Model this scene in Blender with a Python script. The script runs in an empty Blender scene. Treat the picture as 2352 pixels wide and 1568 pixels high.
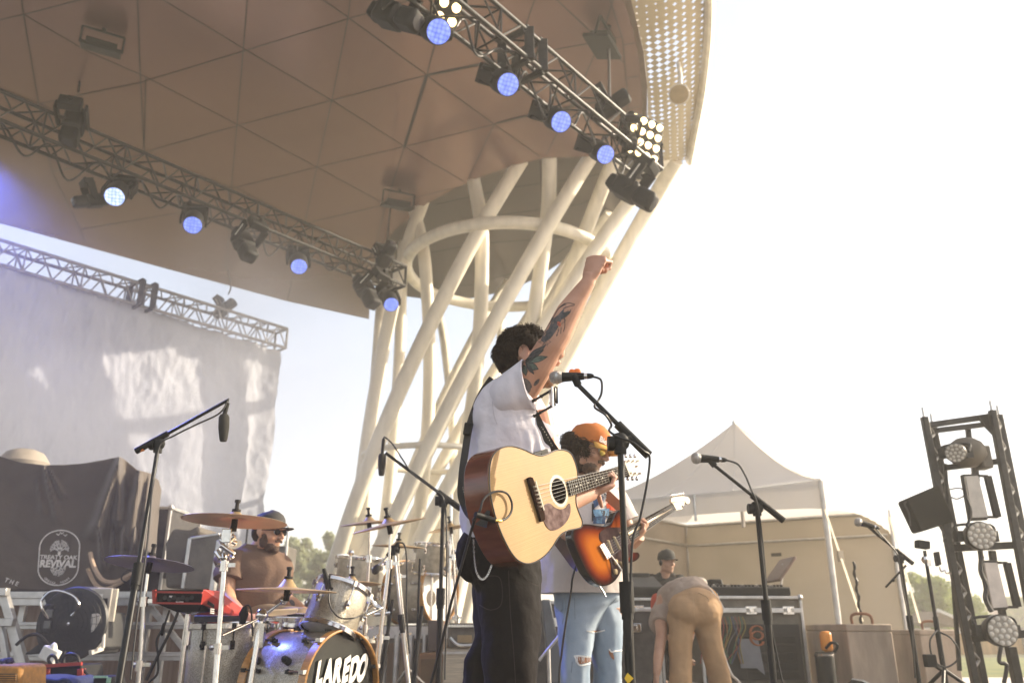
import bpy, bmesh, math, random
from mathutils import Vector, Matrix, Euler, noise
R = math.radians
V = Vector
sc = bpy.context.scene
# ---------------------------------------------------------------- camera
CAMZ, PITCH, F = 0.6, R(19.3), 1875.0
cd = bpy.data.cameras.new('camera'); cam = bpy.data.objects.new('camera', cd)
sc.collection.objects.link(cam); sc.camera = cam
cam.location = (0, 0, CAMZ); cam.rotation_euler = (math.pi/2 + PITCH, 0, 0)
cd.sensor_width = 36; cd.lens = F/2352*36; cd.clip_end = 2000; cd.clip_start = 0.05
cd.dof.use_dof = True; cd.dof.focus_distance = 3.1; cd.dof.aperture_fstop = 3.2
# ---------------------------------------------------------------- sky and sun
SUN = V((0.965, 0.26, 0)).normalized(); ELEV = R(25)
SUNV = V((SUN.x*math.cos(ELEV), SUN.y*math.cos(ELEV), math.sin(ELEV)))
w = bpy.data.worlds.new('World'); sc.world = w; w.use_nodes = True
nt = w.node_tree; bg = nt.nodes['Background']
sky = nt.nodes.new('ShaderNodeTexSky'); sky.sky_type = 'NISHITA'; sky.sun_disc = False
sky.sun_elevation = ELEV; sky.sun_rotation = math.atan2(SUN.x, SUN.y)
sky.air_density = 0.9; sky.dust_density = 3.0; sky.ozone_density = 0.8
mxs = nt.nodes.new('ShaderNodeMix'); mxs.data_type = 'RGBA'; mxs.inputs['Factor'].default_value = 0.55; mxs.inputs['B'].default_value = (2.45, 2.45, 2.5, 1)   # thin high overcast veil
nt.links.new(sky.outputs[0], mxs.inputs['A']); nt.links.new(mxs.outputs['Result'], bg.inputs[0]); bg.inputs[1].default_value = 0.15
sd = bpy.data.lights.new('sun', 'SUN'); so = bpy.data.objects.new('sun', sd)
sc.collection.objects.link(so); sd.energy = 3.4; sd.angle = R(0.6); sd.color = (1.0, 0.86, 0.66)
so.rotation_euler = SUNV.to_track_quat('Z', 'Y').to_euler()
sc.view_settings.view_transform = 'Standard'; sc.view_settings.look = 'None'
sc.view_settings.exposure = 1.42; sc.view_settings.gamma = 1.0
sc.cycles.use_denoising = True
sc.cycles.max_bounces = 8; sc.cycles.diffuse_bounces = 4; sc.cycles.volume_bounces = 1
sc.cycles.transparent_max_bounces = 16; sc.cycles.sample_clamp_indirect = 6
sc.cycles.volume_step_rate = 4; sc.cycles.volume_max_steps = 64
# ---------------------------------------------------------------- geometry helpers
CT, ST = math.cos(PITCH), math.sin(PITCH)
CAM = V((0, 0, CAMZ))
def ray(px, py):
    u = (px-1176)/F; v = (784-py)/F
    return V((u, CT - v*ST, ST + v*CT))
def P(px, py, Y):
    d = ray(px, py); return CAM + d*(Y/d.y)
def PZ(px, py, z):
    d = ray(px, py); return CAM + d*((z-CAMZ)/d.z)
def PL(px, py, P0, n):
    d = ray(px, py); return CAM + d*((P0-CAM).dot(n)/d.dot(n))
def mpp(Y, py=1100):      # metres per photo pixel at depth Y
    d = ray(1176, py); return (Y/d.y)/F
def frame(d):
    d = d.normalized(); up = V((0, 0, 1)) if abs(d.z) < 0.95 else V((1, 0, 0))
    a = d.cross(up).normalized(); return a, a.cross(d).normalized(), d
def smooth_path(pts, n=6):
    out = []
    for i in range(len(pts)-1):
        p0 = pts[max(i-1, 0)]; p1 = pts[i]; p2 = pts[i+1]; p3 = pts[min(i+2, len(pts)-1)]
        for k in range(n):
            t = k/n
            out.append(0.5*((2*p1)+(p2-p0)*t+(2*p0-5*p1+4*p2-p3)*t*t+(3*p1-p0-3*p2+p3)*t**3))
    out.append(pts[-1]); return out
class MB:
    def __init__(s): s.v = []; s.f = []; s.uv = None
    def add(s, vs, fs):
        o = len(s.v); s.v += [V(x) for x in vs]; s.f += [tuple(i+o for i in f) for f in fs]
    def box(s, c, size, rot=None, taper=1.0):
        x, y, z = [k/2 for k in size]; c = V(c)
        vs = [V((a*x*(taper if k > 0 else 1), b*y*(taper if k > 0 else 1), k*z)) for k in (-1, 1) for b in (-1, 1) for a in (-1, 1)]
        if rot is not None:
            m = rot if isinstance(rot, Matrix) else Euler(rot).to_matrix()
            vs = [m @ q for q in vs]
        s.add([c+q for q in vs], [(0,2,3,1),(4,5,7,6),(0,1,5,4),(2,6,7,3),(0,4,6,2),(1,3,7,5)]); return s
    def bar(s, a, b, w, h=None, up=None):      # rectangular bar from a to b
        a, b = V(a), V(b); h = h or w; d = (b-a)
        if up is None: A, B, D = frame(d)
        else:
            D = d.normalized(); A = D.cross(V(up)).normalized(); B = A.cross(D)
        s.add([q + A*i*w/2 + B*j*h/2 for q in (a, b) for i, j in ((-1,-1),(1,-1),(1,1),(-1,1))],
              [(0,1,2,3),(7,6,5,4),(0,4,5,1),(1,5,6,2),(2,6,7,3),(3,7,4,0)]); return s
    def tube(s, pts, r, n=10, caps=True, flat=None):
        pts = [V(p) for p in pts]; m = len(pts)
        rs = r if isinstance(r, (list, tuple)) else [r]*m
        d0 = (pts[1]-pts[0]).normalized(); A, B, _ = frame(d0)
        o = len(s.v)
        for i, p in enumerate(pts):
            d = (pts[min(i+1, m-1)]-pts[max(i-1, 0)]).normalized()
            A = (A - d*A.dot(d)).normalized(); B = d.cross(A)
            rr = rs[i]; ra, rb = (rr if isinstance(rr, (list, tuple)) else (rr, rr))
            for k in range(n):
                t = 2*math.pi*k/n
                s.v.append(p + A*math.cos(t)*ra + B*math.sin(t)*rb)
        for i in range(m-1):
            for k in range(n):
                k2 = (k+1) % n
                s.f.append((o+i*n+k, o+i*n+k2, o+(i+1)*n+k2, o+(i+1)*n+k))
        if caps:
            s.f.append(tuple(o+k for k in reversed(range(n)))); s.f.append(tuple(o+(m-1)*n+k for k in range(n)))
        return s
    def cyl(s, a, b, r, n=12, r2=None): return s.tube([a, b], [r, r if r2 is None else r2], n)
    def lathe(s, a, ax, prof, n=24, cap=True):   # prof: (distance along axis, radius)
        a = V(a); A, B, D = frame(V(ax)); o = len(s.v); m = len(prof)
        for h, r in prof:
            for k in range(n):
                t = 2*math.pi*k/n; s.v.append(a + D*h + (A*math.cos(t)+B*math.sin(t))*r)
        for i in range(m-1):
            for k in range(n):
                k2 = (k+1) % n; s.f.append((o+i*n+k, o+i*n+k2, o+(i+1)*n+k2, o+(i+1)*n+k))
        if cap:
            s.f.append(tuple(o+k for k in reversed(range(n)))); s.f.append(tuple(o+(m-1)*n+k for k in range(n)))
        return s
    def ball(s, c, r, n=12, rot=None):
        c = V(c); r = r if isinstance(r, (tuple, list)) else (r, r, r); o = len(s.v); h = n//2+1
        for i in range(h):
            ph = math.pi*i/(h-1)
            for k in range(n):
                t = 2*math.pi*k/n
                q = V((r[0]*math.sin(ph)*math.cos(t), r[1]*math.sin(ph)*math.sin(t), r[2]*math.cos(ph)))
                if rot is not None: q = (rot if isinstance(rot, Matrix) else Euler(rot).to_matrix()) @ q
                s.v.append(c+q)
        for i in range(h-1):
            for k in range(n):
                k2 = (k+1) % n; s.f.append((o+i*n+k, o+(i+1)*n+k, o+(i+1)*n+k2, o+i*n+k2))
        return s
    def plate(s, pts, th):        # closed outline of 3D points, extruded by vector th
        pts = [V(p) for p in pts]; n = len(pts); o = len(s.v); th = V(th)
        s.v += pts + [p+th for p in pts]
        s.f.append(tuple(o+i for i in range(n))); s.f.append(tuple(o+n+i for i in reversed(range(n))))
        for i in range(n):
            j = (i+1) % n; s.f.append((o+j, o+i, o+n+i, o+n+j))
        return s
    def grid(s, fn, nu, nv):
        o = len(s.v)
        for i in range(nu+1):
            for j in range(nv+1): s.v.append(V(fn(i/nu, j/nv)))
        for i in range(nu):
            for j in range(nv):
                a = o+i*(nv+1)+j; s.f.append((a, a+1, a+nv+2, a+nv+1))
        return s
    def strip(s, pts, w, n, th=0.004):   # flat ribbon of width w lying in the plane with normal n
        pts = [V(p) for p in pts]; n = V(n).normalized()
        for i in range(len(pts)-1):
            d = (pts[i+1]-pts[i]).normalized(); a = d.cross(n)*w/2
            s.plate([pts[i]-a, pts[i+1]-a, pts[i+1]+a, pts[i]+a], n*th)
        return s
    def loop(s, rings):           # loft of rings with equal counts
        o = len(s.v); m = len(rings); n = len(rings[0])
        for r_ in rings: s.v += [V(q) for q in r_]
        for i in range(m-1):
            for k in range(n):
                k2 = (k+1) % n; s.f.append((o+i*n+k, o+i*n+k2, o+(i+1)*n+k2, o+(i+1)*n+k))
        s.f.append(tuple(o+k for k in reversed(range(n)))); s.f.append(tuple(o+(m-1)*n+k for k in range(n)))
        return s
    def build(s, name, m, parent=None, smooth=True, bevel=0, local=False, sub=0, voxel=0, disp=None, relax=4, fixn=True, solid=0):
        me = bpy.data.meshes.new(name); me.from_pydata([tuple(q) for q in s.v], [], s.f); me.update()
        if fixn:
            bm = bmesh.new(); bm.from_mesh(me); bmesh.ops.recalc_face_normals(bm, faces=bm.faces); bm.to_mesh(me); bm.free()
        me.materials.append(m)
        o = bpy.data.objects.new(name, me); sc.collection.objects.link(o)
        if smooth:
            me.polygons.foreach_set('use_smooth', [True]*len(me.polygons))
            if not voxel: me.set_sharp_from_angle(angle=R(38))
        if parent is not None:
            o.parent = parent
            if not local: o.matrix_parent_inverse = WM[parent.name].inverted()
        WM[o.name] = Matrix.Identity(4) if not local else WM[parent.name].copy() if parent is not None else Matrix.Identity(4)
        if solid:
            q = o.modifiers.new('t', 'SOLIDIFY'); q.thickness = solid; q.offset = 0
        if voxel:
            q = o.modifiers.new('r', 'REMESH'); q.mode = 'VOXEL'; q.voxel_size = voxel; q.use_smooth_shade = True
            q = o.modifiers.new('s', 'SMOOTH'); q.factor = 0.5; q.iterations = relax
        if disp:
            for sz, st in disp:
                tx = bpy.data.textures.new(name, 'CLOUDS'); tx.noise_scale = sz; tx.noise_depth = 2
                q = o.modifiers.new('d', 'DISPLACE'); q.texture = tx; q.strength = st; q.mid_level = 0.5; q.texture_coords = 'GLOBAL'
        if sub:
            q = o.modifiers.new('u', 'SUBSURF'); q.levels = sub; q.render_levels = sub
        if bevel:
            q = o.modifiers.new('b', 'BEVEL'); q.width = bevel; q.segments = 2; q.limit_method = 'ANGLE'; q.angle_limit = R(40)
        return o
WM = {}
def tag(o, label=None, cat=None, group=None, kind=None):
    if label: o['label'] = label
    if cat: o['category'] = cat
    if group: o['group'] = group
    if kind: o['kind'] = kind
    return o
def thing(name, label, cat, loc=(0, 0, 0), rot=(0, 0, 0), group=None):
    o = bpy.data.objects.new(name, None); sc.collection.objects.link(o); o.empty_display_size = 0.1
    o.location = loc; o.rotation_euler = rot
    WM[o.name] = Matrix.Translation(V(loc)) @ Euler(rot).to_matrix().to_4x4()
    return tag(o, label, cat, group)
def thing_m(name, label, cat, M, group=None):
    o = thing(name, label, cat, (0, 0, 0), (0, 0, 0), group)
    o.matrix_basis = M; WM[o.name] = M.copy(); return o
def dup(root, M, label, group=None):
    r = root.copy(); sc.collection.objects.link(r); r.matrix_basis = M; r['label'] = label
    if group: r['group'] = group
    for c in list(root.children):
        k = c.copy(); sc.collection.objects.link(k); k.parent = r
        for g in list(c.children):
            h = g.copy(); sc.collection.objects.link(h); h.parent = k
    return r
# ---------------------------------------------------------------- materials
def mat(name, col, rough=0.6, metal=0.0, var=0.12, scale=8.0, bump=0.0, bscale=40.0, emit=None, estr=1.0, alpha=1.0, coat=0.0, col2=None, sheen=0.0, trans=0.0, sss=0.0, spec=0.5, stretch=None):
    m = bpy.data.materials.new(name); m.use_nodes = True; t = m.node_tree; b = t.nodes['Principled BSDF']
    tc = t.nodes.new('ShaderNodeTexCoord'); nz = t.nodes.new('ShaderNodeTexNoise'); nz.inputs['Scale'].default_value = scale
    nz.inputs['Detail'].default_value = 5
    src = tc.outputs['Object']
    if stretch:
        mp = t.nodes.new('ShaderNodeMapping'); mp.inputs['Scale'].default_value = stretch
        t.links.new(src, mp.inputs[0]); src = mp.outputs[0]
    t.links.new(src, nz.inputs['Vector'])
    cr = t.nodes.new('ShaderNodeValToRGB'); c = list(col)
    lo = [k*(1-var) for k in c]; hi = [min(1, k*(1+var)) for k in c]
    if col2: hi = list(col2); lo = c
    cr.color_ramp.elements[0].position = 0.35; cr.color_ramp.elements[1].position = 0.65
    cr.color_ramp.elements[0].color = (*lo, 1); cr.color_ramp.elements[1].color = (*hi, 1)
    t.links.new(nz.outputs[0], cr.inputs[0]); t.links.new(cr.outputs[0], b.inputs['Base Color'])
    mr = t.nodes.new('ShaderNodeMapRange'); mr.inputs['To Min'].default_value = max(0.02, rough*0.85); mr.inputs['To Max'].default_value = min(1, rough*1.15)
    t.links.new(nz.outputs[0], mr.inputs[0]); t.links.new(mr.outputs[0], b.inputs['Roughness'])
    b.inputs['Metallic'].default_value = metal; b.inputs['Coat Weight'].default_value = coat
    b.inputs['Sheen Weight'].default_value = sheen; b.inputs['Specular IOR Level'].default_value = spec
    if trans: b.inputs['Transmission Weight'].default_value = trans
    if sss: b.inputs['Subsurface Weight'].default_value = sss; b.inputs['Subsurface Scale'].default_value = 0.02; b.inputs['Subsurface Radius'].default_value = (1, .35, .2)
    if alpha < 1: b.inputs['Alpha'].default_value = alpha
    if emit: b.inputs['Emission Color'].default_value = (*emit, 1); b.inputs['Emission Strength'].default_value = estr
    if bump:
        n2 = t.nodes.new('ShaderNodeTexNoise'); n2.inputs['Scale'].default_value = bscale; n2.inputs['Detail'].default_value = 4
        bp = t.nodes.new('ShaderNodeBump'); bp.inputs['Strength'].default_value = bump; bp.inputs['Distance'].default_value = 0.01
        t.links.new(src, n2.inputs['Vector']); t.links.new(n2.outputs[0], bp.inputs['Height']); t.links.new(bp.outputs[0], b.inputs['Normal'])
    m['bsdf'] = b.name
    return m
def nodes(m): return m.node_tree, m.node_tree.nodes['Principled BSDF'], m.node_tree.nodes, m.node_tree.links
def translucent(m, amt=0.5, col=(1, 1, 1)):
    t, b, ns, ln = nodes(m); out = [n for n in ns if n.type == 'OUTPUT_MATERIAL'][0]
    tr = ns.new('ShaderNodeBsdfTranslucent'); tr.inputs[0].default_value = (*col, 1)
    mx = ns.new('ShaderNodeMixShader'); mx.inputs[0].default_value = amt
    ln.new(b.outputs[0], mx.inputs[1]); ln.new(tr.outputs[0], mx.inputs[2]); ln.new(mx.outputs[0], out.inputs[0]); return m
M_BLACK = mat('black paint', (0.010, 0.010, 0.009), 0.4, spec=.3, var=0.3)
M_TRUSS = mat('black truss steel', (0.022, 0.021, 0.018), 0.42, spec=.35, var=0.35, scale=20, bump=0.15)
M_PLASTIC = mat('black plastic', (0.011, 0.011, 0.010), 0.6, var=0.3, spec=0.25, bump=0.1, bscale=120)
M_CABLE = mat('black cable', (0.015, 0.014, 0.013), 0.5)
M_CHROME = mat('chrome', (0.75, 0.73, 0.70), 0.16, 1.0, var=0.08, scale=30)
M_ALU = mat('brushed aluminium', (0.55, 0.54, 0.52), 0.38, 0.85, var=0.12, scale=12)
M_CREAM = mat('cream steel paint', (0.80, 0.75, 0.63), 0.42, var=0.10, scale=2.2, stretch=(2.5,2.5,.35), bump=0.08, bscale=12)
M_CONC = mat('concrete', (0.36, 0.33, 0.28), 0.9, var=0.25, scale=3, bump=0.5, bscale=30)
M_STAGE = mat('stage deck', (0.06, 0.052, 0.043), 0.7, var=0.2, scale=1.5, bump=0.2, bscale=30)

def text_mb(s_, size, M, bold=0.0, extr=0.002, warp=None, align='CENTER', res=4):
    cu = bpy.data.curves.new('t', 'FONT'); cu.body = s_; cu.size = size; cu.extrude = extr; cu.offset = bold; cu.align_x = align; cu.align_y = 'CENTER'; cu.resolution_u = res
    o = bpy.data.objects.new('t', cu); sc.collection.objects.link(o); bpy.context.view_layer.update()
    me = bpy.data.meshes.new_from_object(o.evaluated_get(bpy.context.evaluated_depsgraph_get())); bpy.data.objects.remove(o)
    mb = MB(); vs = [v.co.copy() for v in me.vertices]
    if warp: vs = [warp(q) for q in vs]
    mb.add([M @ q for q in vs], [tuple(p.vertices) for p in me.polygons]); bpy.data.meshes.remove(me); return mb
def basis(o, x, y):     # matrix with local x, y axes given in world
    x = V(x).normalized(); y = V(y); y = (y - x*y.dot(x)).normalized(); z = x.cross(y)
    return Matrix(((x.x,y.x,z.x,o.x),(x.y,y.y,z.y,o.y),(x.z,y.z,z.z,o.z),(0,0,0,1)))
import numpy as np
# ================================================================ ground, stage, distance
def sheet(name, x0, x1, y0, y1, z, m, n=1):
    mb = MB(); mb.grid(lambda a, b: (x0+(x1-x0)*a, y0+(y1-y0)*b, z), n, n)
    return tag(mb.build(name, m, smooth=False, fixn=False), kind='structure')
M_GRASS = mat('dry grass ground', (0.07, 0.075, 0.03), 0.95, col2=(0.14, 0.12, 0.06), scale=0.15, bump=0.6, bscale=4)
sheet('ground', -230, 230, -30, 230, -0.12, M_GRASS)
M_PAVE = mat('pale concrete paving', (0.70, 0.60, 0.52), 0.9, var=0.12, scale=0.8, bump=0.3, bscale=12)
sheet('pavement', 5.2, 75, -28, 13.5, -0.116, M_PAVE)
mb = MB(); mb.box((-11.5, 10.2, -0.058), (33, 27, 0.116)); tag(mb.build('stage_floor', M_STAGE, smooth=False, bevel=0.02), kind='structure')
DT = V((0.62, 0.785, 0)).normalized()            # direction the trusses run
DN = V((DT.y, -DT.x, 0))                         # towards the audience side
# ================================================================ canopy
RZ = 9.4
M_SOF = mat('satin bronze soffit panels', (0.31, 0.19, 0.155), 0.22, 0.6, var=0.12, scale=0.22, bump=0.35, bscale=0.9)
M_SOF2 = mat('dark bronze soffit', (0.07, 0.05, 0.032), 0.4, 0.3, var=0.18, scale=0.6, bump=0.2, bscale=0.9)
M_SEAM = mat('soffit joint shadow gap', (0.035, 0.027, 0.02), 0.8)
canopy = thing('stage_canopy', 'huge bronze panelled roof canopy over the stage, carried by the cream lattice column', 'canopy', PZ(1100, 400, RZ))
def path_z(pts, z): return [PZ(x, y, z) for x, y in pts]
notch = [(1440,352),(1340,360),(1250,363),(1180,380),(1100,408),(1040,435),(980,468),(930,508),(886,550),(862,590),(850,650),(848,733)]
edge_in = [(1424,-40),(1431,0),(1448,50),(1461,100),(1470,160),(1475,230),(1472,290),(1458,340)]
out = path_z(edge_in, RZ) + path_z(notch, RZ) + path_z([(660,692),(400,622),(0,513),(-300,430)], RZ) + \
      [V((-24, 12, RZ)), V((-24, -1, RZ)), V((-2, -1, RZ)), V((1.3, 3.4, RZ))] + path_z([(1390,-160)], RZ)
mb = MB(); mb.plate(out, (0, 0, 0.10)); mb.build('soffit', M_SOF, canopy, smooth=False)
# deep roof body above the soffit, set back from the edge
c0 = sum(out, V())/len(out)
top = [V((q.x*0.985+c0.x*0.015, q.y*0.985+c0.y*0.015, RZ+0.104)) for q in out]
mb = MB(); mb.plate(top, (0, 0, 0.7)); mb.build('roof_body', M_SOF2, canopy, smooth=False)
up = path_z([(1480,300),(1440,340),(1340,345),(1180,365),(980,450),(862,560),(845,640)], RZ+0.30) + \
     path_z([(880,662),(935,681),(1000,690),(1080,685),(1170,668),(1240,635),(1300,595),(1360,545),(1415,478),(1450,430),(1492,380),(1535,330)], RZ+0.30)
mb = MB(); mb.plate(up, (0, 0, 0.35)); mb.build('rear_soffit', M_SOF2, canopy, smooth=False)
# narrow boards and battens of the rear soffit
mb = MB()
for a in ([(905,560),(1100,500),(1330,470),(1450,420)],[(1000,470),(1180,430),(1330,410),(1450,385)],[(880,600),(1100,560),(1300,545)],[(935,652),(1080,655),(1240,610),(1370,520)],[(1240,365),(1255,640)],[(1090,420),(1120,660)]):
    mb.strip(path_z(a, RZ+0.294), 0.035, (0,0,1), 0.004)
mb.build('batten', M_SEAM, canopy, smooth=False)
mb = MB()
seams = [[(316,-30),(316,0),(322,163),(331,354)],[(46,-30),(54,34),(92,258),(119,394),(184,527),(196,560)],[(570,-30),(568,0),(559,112),(544,289),(532,425),(520,620)],
 [(808,-30),(799,44),(762,231),(728,384),(700,513),(660,690)],[(320,-30),(374,0),(559,112),(762,231)],[(54,34),(204,120),(335,177),(544,286),(728,384),(886,470),(937,493)],
 [(184,0),(54,34),(-60,60)],[(204,214),(322,190),(559,118),(799,44),(980,-10)],[(92,238),(204,214)],[(331,350),(544,289),(762,231),(800,221),(980,173),(1174,133),(1379,95),(1430,84)],
 [(331,354),(250,374),(119,394)],[(537,432),(728,384),(929,337),(1135,286),(1246,257),(1412,230)],[(700,513),(886,470),(1059,428)],[(741,0),(800,41),(980,173),(1135,286),(1240,360)],
 [(700,-30),(741,0)],[(762,231),(929,337),(1066,418)],[(1026,-30),(1015,20),(994,122),(980,173),(929,337),(886,470),(864,558)],[(1228,0),(1199,83),(1174,133)],[(1240,-30),(1228,0)],
 [(1250,-30),(1279,0),(1379,95),(1433,144)],[(1408,0),(1379,95),(1332,202),(1255,356)],[(1420,-40),(1408,0)],[(1135,286),(1077,407)],[(1393,-40),(1401,0),(1430,90),(1440,202),(1443,300)],
 [(1430,104),(1458,99)],[(1440,180),(1466,176)],[(1442,250),(1470,245)],[(728,384),(886,470)],[(335,177),(331,354),(537,432)],[(119,394),(331,354)],[(-60,180),(92,238),(331,354)],[(532,425),(700,513),(850,600)],[(184,527),(520,470),(700,513)]]
for s_ in seams: mb.strip([q - V((0,0,0.004)) for q in path_z(s_, RZ)], 0.021, (0,0,1), 0.0035)
for s_ in ([(980,173),(1174,133)],[(1140,283),(1246,257),(1412,226)],[(980,173),(929,337)]): mb.strip([q - V((0,0,0.009)) for q in path_z(s_, RZ)], 0.06, (0,0,1), 0.003)
mb.build('panel_joint', M_SEAM, canopy, smooth=False)
# dark reveal, perforated fascia band, bright outer rim
eo = [(1610,-160),(1622,-40),(1625,0),(1622,90),(1610,200),(1594,290),(1580,366)]
ei = [(1448,-160),(1441,-40),(1449,0),(1462,50),(1478,120),(1487,200),(1486,280),(1474,352)]
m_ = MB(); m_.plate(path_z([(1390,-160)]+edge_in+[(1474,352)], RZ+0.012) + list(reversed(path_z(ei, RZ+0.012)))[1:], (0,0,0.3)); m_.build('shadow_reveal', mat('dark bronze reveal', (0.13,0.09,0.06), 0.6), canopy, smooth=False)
M_PERF = mat('perforated fascia sheet', (0.52, 0.44, 0.30), 0.5, 0.1, var=0.05, scale=1)
t, b, ns, ln = nodes(M_PERF)
tc = ns.new('ShaderNodeTexCoord'); mp = ns.new('ShaderNodeMapping'); mp.inputs['Scale'].default_value = (5.2, 5.2, 0.001); mp.inputs['Rotation'].default_value = (0, 0, 0.2)
vo = ns.new('ShaderNodeTexVoronoi'); vo.inputs['Randomness'].default_value = 0.12; vo.inputs['Scale'].default_value = 1.35; vo.voronoi_dimensions = '2D'; vo.distance = 'MINKOWSKI'; vo.inputs['Exponent'].default_value = 0.8
nz = ns.new('ShaderNodeTexNoise'); nz.inputs['Scale'].default_value = 0.16; nz.inputs['Detail'].default_value = 0
nz2 = ns.new('ShaderNodeTexNoise'); nz2.inputs['Scale'].default_value = 3.0
ln.new(tc.outputs['Object'], mp.inputs[0]); ln.new(mp.outputs[0], vo.inputs['Vector']); ln.new(mp.outputs[0], nz.inputs['Vector']); ln.new(mp.outputs[0], nz2.inputs['Vector'])
ad = ns.new('ShaderNodeMapRange'); ad.inputs['From Min'].default_value = 0.36; ad.inputs['From Max'].default_value = 0.62; ad.inputs['To Min'].default_value = 0.16; ad.inputs['To Max'].default_value = 0.47
ln.new(nz.outputs[0], ad.inputs[0])
lt = ns.new('ShaderNodeMath'); lt.operation = 'GREATER_THAN'; ln.new(vo.outputs['Distance'], lt.inputs[0]); ln.new(ad.outputs[0], lt.inputs[1]); ln.new(lt.outputs[0], b.inputs['Alpha'])
fo = path_z(eo, RZ+0.35); fi = path_z(ei, RZ+0.02)
mb = MB(); mb.loop
def lerp_path(pts, t_):
    L = [0]
    for i in range(1, len(pts)): L.append(L[-1]+(pts[i]-pts[i-1]).length)
    d = t_*L[-1]
    for i in range(1, len(pts)):
        if d <= L[i]+1e-9: return pts[i-1].lerp(pts[i], (d-L[i-1])/max(1e-9, L[i]-L[i-1]))
    return pts[-1]
fos, fis = smooth_path(fo), smooth_path(fi)
mb = MB(); mb.grid(lambda a, c: lerp_path(fis, a).lerp(lerp_path(fos, a), c) - V((0,0,0.12*math.sin(c*math.pi))), 40, 8)
mb.build('perforated_fascia', M_PERF, canopy, fixn=False)
mb = MB(); mb.tube([lerp_path(fos, k/40)+V((0.03,0,0.05)) for k in range(41)], [(0.09,0.20)]*41, 10); mb.build('outer_rim', M_CREAM, canopy)
# ================================================================ lattice column
HC = V((-0.1, 16.7, 8.15)); HR = 2.25
col = thing('lattice_column', 'flaring lattice column of crossed cream steel tubes rising to the canopy', 'column', (-1.8, 16.6, 0))
def hoop(c, r, rr, name='ring_tube', tilt=0):
    pts = [c + V((math.cos(a)*r, math.sin(a)*r, math.sin(a)*tilt)) for a in [2*math.pi*k/64 for k in range(65)]]
    mb = MB(); mb.tube(pts, rr, 12, caps=False); mb.build(name, M_CREAM, col)
hoop(HC, HR, 0.13)
hoop(V((-1.62, 16.6, 3.85)), 1.42, 0.06)
# near-side and far-side tubes: each a row of (px, py, depth)
tubes = [
 ([(1198,368,None),(1110,520,14.5),(1010,700,15.0),(880,941,15.5),(835,1140,15.7),(822,1400,15.8)], .19),
 ([(1362,352,None),(1240,560,14.4),(1100,780,14.8),(1029,941,15.1),(941,1125,15.3),(865,1400,15.5)], .19),
 ([(1525,360,None),(1440,475,15.0),(1314,658,15.2),(1214,774,15.3),(1100,985,15.5),(1000,1190,15.6),(930,1400,15.7)], .19),
 ([(1262,352,None),(1262,466,14.6),(1250,603,15.0),(1228,740,15.4),(1195,900,15.7),(1130,1150,16.2),(1080,1400,16.4)], .185),
 ([(1085,402,None),(1108,540,14.6),(1117,700,15.2),(1108,820,15.6),(1072,990,16.0),(1030,1180,16.2),(985,1400,16.4)], .18),
 ([(948,470,None),(968,540,15.6),(990,680,15.9),(994,840,16.2),(985,1000,16.5),(950,1200,16.7),(925,1400,16.8)], .17),
 ([(972,462,None),(935,560,15.9),(905,660,16.0),(870,830,16.2),(846,1000,16.3),(828,1180,16.4),(820,1400,16.5)], .18),
 ([(880,640,None),(872,700,17.8),(866,830,17.6),(852,1000,17.3),(838,1200,17.2),(832,1400,17.2)], .15),
 ([(925,560,None),(912,700,17.2),(922,850,17.0),(912,1000,16.9),(880,1200,16.8),(862,1400,16.8)], .16),
 ([(1412,360,None),(1351,521,15.3),(1300,640,15.8),(1240,800,16.4),(1180,960,16.7),(1110,1150,17.0),(1040,1400,17.2)], .19),
 ([(1552,368,None),(1515,440,15.6),(1460,530,15.9),(1375,680,16.3),(1300,810,16.6),(1200,1000,16.9),(1110,1200,17.1),(1050,1400,17.2)], .20),
 ([(1330,570,None),(1240,690,19.0),(1150,815,18.5),(1050,990,18.2),(950,1200,18.0),(880,1400,17.9)], .17),
 ([(1165,650,None),(1060,820,18.8),(980,990,18.3),(915,1180,18.0),(870,1400,17.8)], .16),
 ([(1000,690,None),(1030,840,18.6),(1045,990,18.2),(1040,1200,18.0),(1030,1400,17.8)], .14),
 ([(1150,700,None),(1150,840,18.6),(1130,990,18.2),(1090,1200,18.0),(1050,1400,17.8)], .14),
 ([(1400,490,None),(1330,560,18.6),(1200,800,18.2),(1100,1000,18.0),(1000,1250,17.8),(960,1400,17.7)], .16),
]
for pts, rr in tubes:
    a_ = PZ(pts[0][0], pts[0][1], RZ+0.2); pts[0] = (pts[0][0], pts[0][1], a_.y)
    ys = np.array([p_[1] for p_ in pts[:-1]], float); xs_ = [p_[0] for p_ in pts[:-1]]; fx = .6*np.polyfit(ys, xs_, 2)+.4*np.append(0, np.polyfit(ys, xs_, 1)); fy = np.append(0, np.polyfit(ys, [p_[2] for p_ in pts[:-1]], 1))
    q = [P(float(np.polyval(fx, y_)), float(y_), float(np.polyval(fy, y_))) for y_ in np.linspace(pts[0][1], 1280, 9)]
    q[0] = a_
    dd = q[-1]-q[-2]; q.append(q[-1]+dd*((0-q[-1].z)/dd.z))
    mb = MB(); mb.tube(smooth_path(q, 8), rr*0.80, 16); mb.build('strut_tube', M_CREAM, col)
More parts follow.
